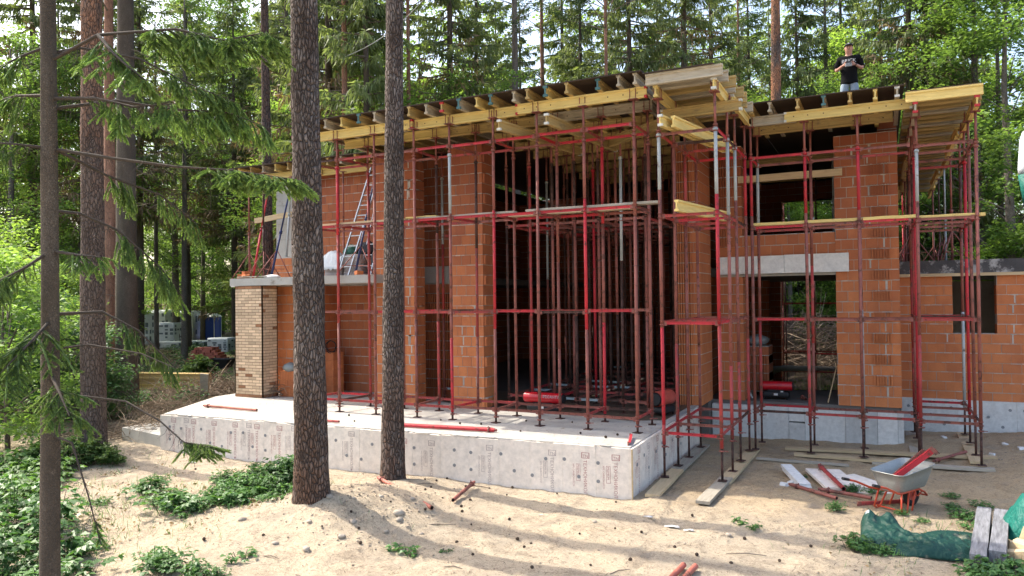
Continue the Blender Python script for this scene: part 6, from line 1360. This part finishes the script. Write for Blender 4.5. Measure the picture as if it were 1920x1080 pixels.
    spots = [(-6.2, 11.5), (-7.2, 11.7), (-7.4, 11.3), (-6.8, 11.9), (-6.6, 11.4), (-7.0, 10.9), (-6.9, 10.5), (-6.4, 10.3), (-6.1, 10.6), (-6.0, 10.2), (-5.9, 10.0), (-5.7, 11.2), (-5.0, 11.7), (-6.3, 9.6), (-6.7, 9.3), (-6.9, 8.6), (-6.6, 8.4), (-7.0, 8.1), (-5.6, 8.2), (-4.9, 8.6), (-4.6, 9.4), (-4.4, 9.1), (-4.0, 8.5), (-3.3, 8.8), (-3.9, 9.9), (-2.9, 9.2), (-2.5, 9.8), (-1.7, 9.5), (-1.2, 9.9), (-.9, 10.6), (-1.7, 10.5), (-2.6, 11.3), (-5.3, 8.9), (-5.5, 9.6), (-5.1, 10.1), (-7.6, 7.6), (-8.4, 7.3), (-8.9, 8.6), (-9.6, 9.9), (-10.3, 9.6), (-12.2, 10.4), (-11.8, 8.8), (-3.1, 10.3), (-6.8, 12.0), (-5.9, 11.8), (-7.6, 11.9)]
    for _ in range(10): spots.append((rg.uniform(-8.5, .5), rg.uniform(7.6, 12.0)))
    slab_spots = [(-5.0, 12.8), (-4.4, 12.6), (-4.3, 12.9), (-6.1, 12.6), (-7.2, 13.0), (-8.6, 12.4), (-9.8, 12.3), (-7.6, 12.9), (-5.6, 13.9), (-10.4, 12.9), (-8.2, 13.1), (-6.5, 13.7)]
    proto = None
    for i, (x, y) in enumerate(spots + slab_spots):
        onslab = i >= len(spots); z = .018 if onslab else gz(x, y) + .018
        if proto is None: proto = o = conemesh()
        else: o = proto.copy(); COL.objects.link(o)
        o.location = (x, y, z); o.rotation_euler = (PI / 2 + U(-.3, .3), 0, U(0, 6)); o.scale = [U(.6, 1.05)] * 3
        tag(o, 'small dark pine cone lying on the concrete terrace' if onslab else 'small dark pine cone lying on the pale sand', 'pine cone', 'cones on the terrace' if onslab else 'cones on the sand')
    for i, (x, y) in enumerate([(-3.21, 11.01), (-2.76, 10.69), (-5.17, 12.0), (-4.8, 10.57), (-2.5, 10.6), (-12.9, 10.9)]):
        l = (.16, .22, .3, .08, .14, .22)[i]
        def pf(u, v, x=x, y=y, l=l): 
            px, py = x + (u - .5) * l * (1 - .4 * v), y + (v - .5) * l * .35 + .03 * u; return (px, py, gz(px, py) + .02 + .02 * nz(u * 4, v * 4, x))
        cloth('paper_scrap', pf, 5, 4, [MAT['paper']], ('white torn scrap on sand right of the terrace corner', 'long thin white scrap on sand right of the torn one', 'thin white strip at the foot of the terrace wall', 'tiny white scrap on the shaded sand', 'white shred right of the long scrap', 'white strip on sand below the left trees')[i], 'paper scrap', 'white scraps on the sand', .002)
    for i, (x, y, a, l) in enumerate([(-5.9, 9.3, .5, .55), (-7.1, 7.2, .1, .3), (-6.4, 6.95, -.5, .2), (-6.4, 11.45, .1, .5), (-4.9, 8.1, .2, .25), (-7.2, 10.95, .6, .4), (-1.6, 9.9, .3, .5), (-2.9, 8.7, 1.0, .3)]):
        mb = MB(); mb.path([(-l / 2, 0, 0), (0, .02, .012), (l / 2, -.01, 0)], [.006, .008, .004], 5, 0, .6); tag(mb.build('stick', MAT['deadtwig'], None, G(x, y, .012), (0, 0, a)), 'bare grey stick lying on the sand', 'stick', 'sticks on the sand')
    # needle litter: nobody could count it
    n = 26000; X = RNG.uniform(-17, 4, n); Y = RNG.uniform(7.2, 17, n); keep = []; slab_i = []
    for i in range(n):
        x, y = X[i], Y[i]
        if y > 11.5 + .0385 * (x + 14.63) - .02 and -15.6 < x < -3.7:
            if y < 14.9 and random.random() < .45 and noise.noise((x * 1.3, y * 2.2, 2.2)) > U(-.3, .5): slab_i.append(i)
            continue
        if x > -3.6 and y > 12.6 and random.random() < .6: continue
        if noise.noise((x * .9, y * 1.5, 4.4)) + .9 * noise.noise((x * 2.6, y * 3.4, 8.1)) > U(-.45, .35): keep.append(i)
    ns = len(slab_i); keep = keep + slab_i; X, Y = X[keep], Y[keep]; Z = np.array([gz(x, y, True) for x, y in zip(X, Y)]) + RNG.uniform(.003, .012, len(X)); Z[len(Z) - ns:] = RNG.uniform(.003, .008, ns); a = RNG.normal(.2, .8, len(X)); m = len(X)
    D = unit(np.stack([np.cos(a), np.sin(a), RNG.normal(0, .12, m)], 1)); S = np.stack([-D[:, 1], D[:, 0], np.zeros(m)], 1)
    o = np_mesh('needle_litter', diamonds(np.stack([X, Y, Z], 1), D, S, RNG.uniform(.03, .13, m), RNG.uniform(.002, .005, m)), 4, M('dead_needles', (.15, .105, .07), (.075, .055, .04), .9, tintamt=.6, coord='world'), RNG.random(m)); tag(o, 'brown fallen needles and twiglets strewn over the sand', 'needle litter', kind='stuff')
    mb = MB(); rg = random.Random(21)
    for i in range(620):
        if i < 320: x, y = rg.gauss(-6.9, .7), rg.gauss(9.2, .7)
        elif i < 480: x, y = rg.gauss(3.0, .9), rg.gauss(17.2, 1.0)
        else: x, y = rg.uniform(-9, 2), rg.uniform(7.5, 13.0)
        if y > 11.4 + .0385 * (x + 14.63) and x < -3.6: continue
        r = rg.uniform(.006, .018); mb.ball((x, y, gz(x, y, True) + r * .3), (r * 1.2, r, r * .8), 0, rg.random(), 6, 4, .25)
    o = mb.build('soil_clods', M('soil_clods', (.40, .33, .245), (.26, .21, .16), .95, coord='world', scale=8)); tag(o, 'crumbs and clods of sandy soil scattered over the ground', 'soil', kind='stuff')
    # forest floor twigs on the left
    n = 9000; X = RNG.uniform(-34, -15.6, n); Y = RNG.uniform(9, 30, n); Z = np.array([gz(x, y) for x, y in zip(X, Y)]) + RNG.uniform(.005, .06, n); a = RNG.uniform(0, 6.28, n); D = unit(np.stack([np.cos(a), np.sin(a), RNG.normal(0, .15, n)], 1)); S = np.stack([-D[:, 1], D[:, 0], np.zeros(n)], 1)
    o = np_mesh('forest_litter', diamonds(np.stack([X, Y, Z], 1), D, S, RNG.uniform(.1, .5, n), RNG.uniform(.004, .011, n)), 4, MAT['deadwood'], RNG.random(n)); tag(o, 'dry sticks and litter covering the forest floor on the left', 'litter', kind='stuff')

# ------------------------------------------------------------------ low plants
def leafy_plant(name, seed, nst, h, spread, leaf, nl, mat='weed', lobes=3):
    rng = np.random.default_rng(seed); root = empty(name); sm = MB(); P, D, S, L, W, T = [], [], [], [], [], []
    for s in range(nst):
        a = rng.uniform(0, 2 * PI); d = spread * rng.random() ** .6; hh = h * rng.uniform(.5, 1.1) * (1 - .45 * d / max(spread, .01)); b = np.array([d * .55 * math.cos(a), d * .55 * math.sin(a), 0]); e = np.array([d * math.cos(a), d * math.sin(a), hh])
        strips([b, (b + e) / 2 + np.array([0, 0, .08 * hh]), e], .004, .002, sm, 4)
        for k in range(nl):
            u = rng.uniform(.35, 1.0); p = b + (e - b) * u; az = rng.uniform(0, 2 * PI); o = np.array([math.cos(az), math.sin(az), rng.uniform(-.1, .35)]); pl = rng.uniform(.4, 1.3) * leaf * 1.2; q = p + o * pl
            for j in range(lobes):
                aa = az + (j - (lobes - 1) / 2) * .85; dd = unit(np.array([math.cos(aa), math.sin(aa), rng.uniform(-.5, .05)])); nn = unit(np.array([rng.normal(0, .3), rng.normal(0, .3), 1.])); P.append(q); D.append(dd); S.append(unit(np.cross(nn, dd))); l = leaf * rng.uniform(.75, 1.2); L.append(l); W.append(l * rng.uniform(.27, .36)); T.append(np.clip(.25 + .45 * q[2] / h + rng.normal(0, .15), 0, 1))
    sm.build('stems', MAT['twig'], root); P, D, S, L, W = map(np.array, (P, D, S, L, W))
    np_mesh('leaves', diamonds(P, D, S, L, W, .35), 4, MAT[mat], np.array(T), None, root); return root
def build_plants():
    big = [leafy_plant('weed_shrub', 41, 26, .75, .55, .085, 16), leafy_plant('weed_shrub', 42, 24, .55, .55, .08, 15)]
    low = [leafy_plant('weed_plant', 43, 14, .30, .32, .065, 10), leafy_plant('weed_plant', 44, 11, .2, .26, .055, 9)]
    tall = leafy_plant('weed_shrub', 48, 7, .95, .42, .125, 9); tall2 = leafy_plant('weed_plant', 49, 6, .42, .3, .12, 6)
    fern = leafy_plant('fern', 45, 16, .55, .65, .11, 26, 'fern', 2); sap = leafy_plant('spruce_seedling', 46, 26, .7, .45, .09, 22, 'spruce_near', 4)
    sm = leafy_plant('seedling', 47, 4, .12, .10, .05, 5)
    used = set()
    def pl(p, x, y, s, label, cat, group):
        o = p if p.name not in used else copy_tree(p); used.add(p.name); o.location = (x, y, gz(x, y) - .01); o.rotation_euler = (0, 0, U(0, 6.28)); o.scale = (s, s, s * U(.85, 1.1)); tag(o, label, cat, group)
    rg = random.Random(5)
    for i, (x, y, s, k) in enumerate([(-9.35, 9.75, .9, 0), (-9.75, 9.9, .85, 0), (-9.6, 10.3, .95, 0), (-10.3, 10.1, .7, 1), (-9.25, 9.25, .75, 1), (-9.9, 9.4, .8, 1), (-10.6, 9.7, .6, 1)]):
        pl(big[k], x, y, s, 'tall leafy weed shrub growing just left of the first big pine', 'shrub', 'weed shrubs left of the first pine')
    for i in range(27):
        u = rg.random(); x = -11.2 + 2.3 * u + rg.gauss(0, .42); y = 8.15 + .85 * u + rg.gauss(0, .45); pl((tall2, low[0], low[1], low[1], tall2)[i % 5], x, y, rg.uniform(.55, 1.05), 'low leafy weed in the patch on sand left of the first pine mound', 'weed', 'weeds of the middle patch')
    for i in range(30):
        x = -12.0 + 3.2 * rg.random(); y = 6.9 - .42 * (x + 12) + rg.gauss(0, .38); y = min(y, 7.2); pl((low[0], tall2, low[1], tall, tall2)[i % 5], x, y, rg.uniform(.55, 1.15), 'leafy weed around the foot of the near spruce at lower left', 'weed', 'weeds at the lower left')
    for i, (x, y, s) in enumerate([(-7.9, 6.3, 1.1), (-7.5, 6.3, .8), (-8.3, 6.4, .9), (-7.2, 6.45, .6)]): pl(low[0], x, y, s, 'leafy weed at the bottom edge right of the near spruce', 'weed', 'weeds at the bottom edge')
    for i, (x, y, s) in enumerate([(-13.6, 7.9, 1.0), (-14.2, 8.4, 1.1), (-13.1, 7.3, 1.0), (-15.0, 8.6, 1.2)]): pl(fern, x, y, s, 'bright green fern at the left edge behind the near spruce', 'fern', 'ferns at the left edge')
    for i, (x, y, s) in enumerate([(-14.65, 9.45, .9), (-14.3, 9.75, .8), (-15.3, 9.4, 1.0), (-14.0, 9.9, .6)]): pl(sap, x, y, s, 'dense young spruce shoots at the foot of the plated pine', 'spruce seedling', 'young spruces by the plated pine')
    x, y = plan(380, 31); pl(sap, x, y, 1.7, 'young spruce growing before the red brick pile', 'spruce seedling', 'young spruces by the plated pine')
    for i, (x, y, s) in enumerate([(1.15, 10.15, 1.1), (1.35, 10.3, 1.2), (.95, 10.2, .9), (1.5, 10.05, 1.2), (1.25, 9.8, 1.2), (1.55, 10.45, 1.0), (1.05, 9.7, 1.0)]): pl(low[0], x, y, s, 'bright weed in front of the blackened timbers at lower right', 'weed', 'weeds at the lower right')
    for i, (x, y, s, w) in enumerate([(-.38, 10.82, .9, 'left of the dark tarpaulin'), (-.2, 10.75, .7, 'touching the left front of the dark tarpaulin'), (.02, 10.68, .6, 'under the front fold of the dark tarpaulin'), (1.15, 12.3, .8, 'between the tarpaulin and the timbers'), (1.05, 12.75, .7, 'behind the timbers, nearer one'), (1.35, 13.5, .7, 'on the bare sand far right'), (-.64, 12.3, .55, 'alone on the sand left of the wheelbarrow'), (.98, 13.97, .6, 'behind the wheelbarrow wheel'), (-.45, 13.75, .6, 'beside the white boards, left one'), (-.15, 13.8, .7, 'beside the white boards, right one'), (.25, 12.55, .4, 'between the wheelbarrow legs'), (.5, 12.3, .45, 'behind the tarpaulin'), (.9, 13.2, .5, 'right of the wheelbarrow'), (-1.3, 13.9, .35, 'beside the narrow strips')]): pl(low[i % 2], x, y, s, f'small green weed {w}', 'weed', 'weeds on the right sand')
    for i, (x, y, s) in enumerate([(-1.85, 11.2, 1.2), (-1.7, 11.1, 1.0), (-5.75, 8.34, 1.6), (-5.6, 8.25, .9), (-8.2, 9.0, 1.5), (-8.4, 8.7, 1.3), (-7.35, 6.95, 1.6), (-1.35, 14.5, .9), (-9.5, 7.9, 1.6), (-5.3, 8.6, .7)]): pl(sm, x, y, s, 'tiny green seedling on the bare sand', 'seedling', 'seedlings on the sand')
    # thin grass and dead leaves where the weeds run out into the sand
    n = 5200; q = RNG.integers(0, 4, n); cx = np.array([-10.0, -11.0, -13.6, 1.2])[q]; cy = np.array([8.9, 7.0, 9.2, 10.6])[q]; X = cx + RNG.normal(0, 1, n) * np.array([1.2, 1.2, 1.4, .9])[q]; Y = cy + RNG.normal(0, 1, n) * np.array([.75, .6, .9, 1.2])[q]
    ok = [i for i in range(n) if noise.noise((X[i] * 1.7, Y[i] * 1.7, 3.3)) > -.05 and not (Y[i] > 11.2 and X[i] < -3.5)]; X, Y, q = X[ok], Y[ok], q[ok]; m = len(X); Z = np.array([gz(a, b) for a, b in zip(X, Y)]); dead = RNG.random(m) < .3
    D = unit(np.stack([RNG.normal(0, .45, m), RNG.normal(0, .45, m), np.where(dead, .12, 1.0)], 1)); S = side_of(D); o = np_mesh('sparse_grass', diamonds(np.stack([X, Y, Z + np.where(dead, .012, 0)], 1), D, S, np.where(dead, RNG.uniform(.04, .09, m), RNG.uniform(.06, .22, m)), np.where(dead, RNG.uniform(.01, .022, m), RNG.uniform(.002, .005, m))), 4, [MAT['weed'], MAT['dry']], RNG.random(m), dead.astype(int)); tag(o, 'thin grass blades and dead leaves at the ragged edge of the weeds', 'grass', kind='stuff')
    # undergrowth floor on the left
    n = 1400; C = np.stack([RNG.uniform(-46, -17, n), RNG.uniform(9, 44, n), np.zeros(n)], 1); 
    C = np.array([c for c in C if not (c[0] > -20 and c[1] > 12.5) and noise.noise((c[0] * .3, c[1] * .3, 1.)) > -.15]); C[:, 2] = [gz(a, b) + U(.05, .35) for a, b, _ in C]
    P, D, S, L, W, T = clump_leaves(C, np.full(len(C), .45), 45, .11, RNG, .5); o = np_mesh('ground_cover', diamonds(P, D, S, L, W, .3), 4, MAT['leafC'], T); tag(o, 'green ground cover on the forest floor at left', 'ground cover', kind='stuff')
build_site()
build_plants()
# ------------------------------------------------------------------ the man on the roof
from mathutils.bvhtree import BVHTree
def skin_mesh(name, verts, edges, mat, parent, sub=2, root_i=0, loc=(0, 0, 0)):
    """a body grown over a jointed skeleton; verts = (x, y, z, rx, ry)"""
    me = bpy.data.meshes.new(name); me.from_pydata([v[:3] for v in verts], edges, []); o = bpy.data.objects.new(name, me); COL.objects.link(o)
    m = o.modifiers.new('skin', 'SKIN'); m.use_smooth_shade = True
    for i, v in enumerate(verts):
        d = me.skin_vertices[0].data[i]; d.radius = (v[3], v[4]); d.use_root = (i == root_i)
    s = o.modifiers.new('sub', 'SUBSURF'); s.levels = sub; s.render_levels = sub
    bpy.context.view_layer.update(); dg = bpy.context.evaluated_depsgraph_get()
    nm = bpy.data.meshes.new_from_object(o.evaluated_get(dg)); nm.materials.clear(); nm.materials.append(mat)
    for p in nm.polygons: p.use_smooth = True
    o.modifiers.clear(); o.data = nm; o.parent = parent; return o
def build_man():
    root = empty('person', (-.55, 18.75, 6.528), .03, 'man in black t-shirt, cap and pale jeans standing on the roof with a controller', 'person')
    V = []; E = []
    def add(*v, p=None):
        V.append(v); i = len(V) - 1
        if p is not None: E.append((p, i))
        return i
    pel = add(0, 0, .97, .135, .10); bel = add(0, -.025, 1.12, .15, .118, p=pel); che = add(0, -.01, 1.30, .155, .105, p=bel); up = add(0, .01, 1.42, .12, .085, p=che)
    nk = add(0, .0, 1.49, .062, .062, p=up); nk2 = add(0, -.015, 1.535, .066, .066, p=nk); jaw = add(0, -.03, 1.585, .078, .085, p=nk2); hd = add(0, -.022, 1.66, .088, .10, p=jaw); tp = add(0, -.012, 1.735, .075, .085, p=hd)
    for s in (-1, 1):
        sh = add(s * .185, .01, 1.425, .06, .06, p=up); ua = add(s * .235, .03, 1.29, .05, .05, p=sh); el = add(s * .265, .0, 1.165, .042, .042, p=ua); fa = add(s * .20, -.11, 1.185, .038, .038, p=el)
        wr = add(s * .125, -.215, 1.215, .026, .026, p=fa); pm = add(s * .095, -.255, 1.22, .033, .02, p=wr)
        for k in range(4):    # four unequal fingers closing round the controller
            z = 1.245 - k * .019; l = (.85, 1.0, .95, .75)[k]; b = add(s * .078, -.272 - .002 * k, z, .0095, .0095, p=pm); c = add(s * (.078 - .024 * l), -.296, z - .003, .0085, .0085, p=b); add(s * (.078 - .042 * l), -.283 + .004 * k, z - .008, .0075, .0075, p=c)
        t = add(s * .092, -.262, 1.262, .011, .011, p=pm); t2 = add(s * .075, -.29, 1.278, .010, .010, p=t); add(s * .052, -.30, 1.268, .0085, .0085, p=t2)
        hp = add(s * .085, .0, .90, .095, .10, p=pel); kn = add(s * .105, -.015, .50, .06, .062, p=hp); cf = add(s * .11, .02, .34, .058, .058, p=kn); an = add(s * .115, .025, .09, .038, .04, p=cf); add(s * .13, -.10, .045, .04, .03, p=an)
    body = skin_mesh('body', V, E, MAT['skin'], root)
    # nose, ears, mouth and eyes joined on the head
    f = MB(); f.ball((0, -.122, 1.655), (.014, .02, .02), 0, .5, 8, 6)
    for s in (-1, 1): f.ball((s * .080, -.015, 1.655), (.012, .022, .032), 0, .5, 8, 6)
    f.build('face', MAT['skin'], root)
    ey = MB()
    for s in (-1, 1): ey.ball((s * .03, -.108, 1.678), (.011, .008, .007), 0, .5, 8, 5)
    ey.box((0, -.108, 1.612), (.04, .01, .006)); ey.build('eyes_and_mouth', MAT['hair'], root)
    hr = MB(); hr.ball((0, .015, 1.69), (.082, .092, .07), 0, .5, 14, 8); hr.build('hair', MAT['hair'], root)
    V = []; E = []
    lo2 = add(0, -.005, .80, .20, .155); low = add(0, -.005, .86, .196, .15, p=lo2); pel = add(0, -.01, .97, .185, .145, p=low); bel = add(0, -.03, 1.11, .182, .148, p=pel); che = add(0, -.012, 1.29, .188, .13, p=bel); up = add(0, .01, 1.415, .152, .10, p=che); add(0, .005, 1.485, .075, .07, p=up)
    for s in (-1, 1):
        sh = add(s * .19, .012, 1.43, .078, .078, p=up); ua = add(s * .238, .03, 1.30, .072, .072, p=sh); add(s * .262, .015, 1.20, .07, .07, p=ua)
    tee = skin_mesh('t_shirt', V, E, MAT['tee'], root)
    V = []; E = []
    wst = add(0, 0, 1.04, .145, .112); pel = add(0, 0, .95, .148, .115, p=wst)
    for s in (-1, 1):
        hp = add(s * .092, .0, .88, .125, .12, p=pel); th = add(s * .105, -.01, .68, .104, .105, p=hp); kn = add(s * .108, -.012, .50, .075, .078, p=th); cf = add(s * .112, .02, .30, .072, .074, p=kn); add(s * .118, .02, .08, .066, .07, p=cf)
    skin_mesh('jeans', V, E, MAT['jeans'], root)
    sh = MB()
    for s in (-1, 1): sh.rings([[(s * .125 + a * (.048 if y > -.05 else .05), y, z) for (a, z) in ((-1, .0), (1, .0), (1, .05 if y < -.1 else .09), (-1, .05 if y < -.1 else .09))] for y in (.09, .0, -.10, -.19)], 0, .5, False)
    sh.build('shoes', MAT['shoe'], root)
    cp = MB(); R = []
    for k in range(7):
        a = PI / 2 * k / 6; R.append([(.094 * math.cos(a) * math.cos(2 * PI * j / 16), -.012 + .108 * math.cos(a) * math.sin(2 * PI * j / 16), 1.705 + .082 * math.sin(a)) for j in range(16)])
    cp.rings(R, 0, .5); R = []
    for k in range(5):
        u = k / 4; R.append([(.088 * math.sin(b) , -.06 - (.055 + .075 * u) * math.cos(b), 1.708 - .022 * u * math.cos(b)) for b in [PI * (-.5 + j / 10) for j in range(11)]])
    cp.rings(R, 0, .5, True, False, False); cp.build('cap', MAT['cap'], root)
    bm = MB(); bm.ball((0, -.118, 1.745), (.02, .006, .012), 0, .5, 8, 5); bm.build('cap_badge', MAT['ink'], root)
    # print on the chest follows the cloth
    tr = BVHTree.FromPolygons([v.co for v in tee.data.vertices], [list(p.vertices) for p in tee.data.polygons]); t = text_mesh('BRICK', .115, 0); xs = [v[0] for v in t[0]]; cx = (min(xs) + max(xs)) / 2; vs = []
    for v in t[0]:
        x = (v[0] - cx) * .92; z = 1.315 + v[1] - .35 * x * x * 1.5; h = tr.ray_cast(Vector((x, -1, z)), Vector((0, 1, 0))); vs.append((x, (h[0].y if h[0] else -.13) - .004, z))
    me = bpy.data.meshes.new('shirt_print'); me.from_pydata(vs, [], t[1]); me.materials.append(MAT['ink']); e = bpy.data.objects.new('shirt_print', me); COL.objects.link(e); e.parent = root
    w = MB(); w.path([(.128, -.205, 1.213), (.112, -.232, 1.217)], .032, 12, 0, .5); w.build('wristwatch', MAT['black'], root)
    root.scale = (1.03, 1.0, 1.0)
    c = empty('remote_controller', (-.55, 18.75 - .285, 6.528 + 1.217), .03, 'small grey remote controller held in both hands of the man', 'controller')
    b = MB(); b.rings([[(p[0], p[1], p[2]) for p in rrect(.072, .022, .018, z, 4)] for z in (-.05, -.045, .015, .02)], 0, .5); b.build('body', MAT['grey'], c)
    k = MB()
    for s in (-1, 1): k.tube((s * .035, -.02, .0), (s * .035, -.04, .004), .006, 0, .5, 8); k.tube((s * .05, 0, .02), (s * .055, -.01, .075), .006, 0, .5, 6)
    k.build('sticks', MAT['black'], c); s = MB(); s.box((0, -.005, .045), (.11, .01, .06), (-.3, 0, 0)); s.build('screen', MAT['black'], c)
build_man()
# ------------------------------------------------------------------ camera, sun and sky
def setup():
    cd = bpy.data.cameras.new('camera'); cam = bpy.data.objects.new('camera', cd); COL.objects.link(cam)
    cd.sensor_width = 36; cd.lens = 36 * 1390 / 1920; cd.clip_end = 600; cd.clip_start = .05
    yaw, pit, rol = rad(26.4), rad(.85), rad(.7)
    fwd = Vector((-math.sin(yaw) * math.cos(pit), math.cos(yaw) * math.cos(pit), math.sin(pit)))
    right = Vector((math.cos(yaw), math.sin(yaw), 0)); up = right.cross(fwd)
    r2 = right * math.cos(rol) - up * math.sin(rol); u2 = up * math.cos(rol) + right * math.sin(rol)
    Mx = Matrix((r2, u2, -fwd)).transposed().to_4x4(); Mx.translation = (0, 0, 2.5); cam.matrix_world = Mx
    scene.camera = cam
    # sun stands to the left, slightly behind the house
    el, az = rad(SUN_EL), SUN_AZ          # direction towards the sun in plan
    S = Vector((math.cos(el) * math.sin(az), math.cos(el) * math.cos(az), math.sin(el)))
    sd = bpy.data.lights.new('sun', 'SUN'); sd.energy = SUN_E; sd.angle = rad(.5); sd.color = (1, .93, .82)
    so = bpy.data.objects.new('sun', sd); COL.objects.link(so); so.rotation_euler = (-S).to_track_quat('-Z', 'Y').to_euler(); so.location = (-30, 10, 40)
    w = bpy.data.worlds.new('World'); scene.world = w; w.use_nodes = True; t = w.node_tree
    bg = t.nodes['Background']; sky = t.nodes.new('ShaderNodeTexSky'); sky.sky_type = 'NISHITA'; sky.sun_disc = False
    sky.sun_elevation = el; sky.sun_rotation = az; sky.dust_density = 4.5; sky.air_density = 1.1; sky.ozone_density = 1.0
    t.links.new(sky.outputs[0], bg.inputs[0]); bg.inputs[1].default_value = SKY_E
    vs = scene.view_settings; vs.view_transform = 'Standard'; vs.look = 'None'; vs.exposure = EXPO; vs.gamma = 1
    scene.display_settings.display_device = 'sRGB'
    c = scene.cycles; c.max_bounces = 8; c.diffuse_bounces = 4; c.transmission_bounces = 5; c.transparent_max_bounces = 8; c.glossy_bounces = 3
    c.use_denoising = True
SUN_EL, SUN_AZ, SUN_E, SKY_E, EXPO = 50.0, rad(-87.0), 2.2, .15, 1.76
setup()
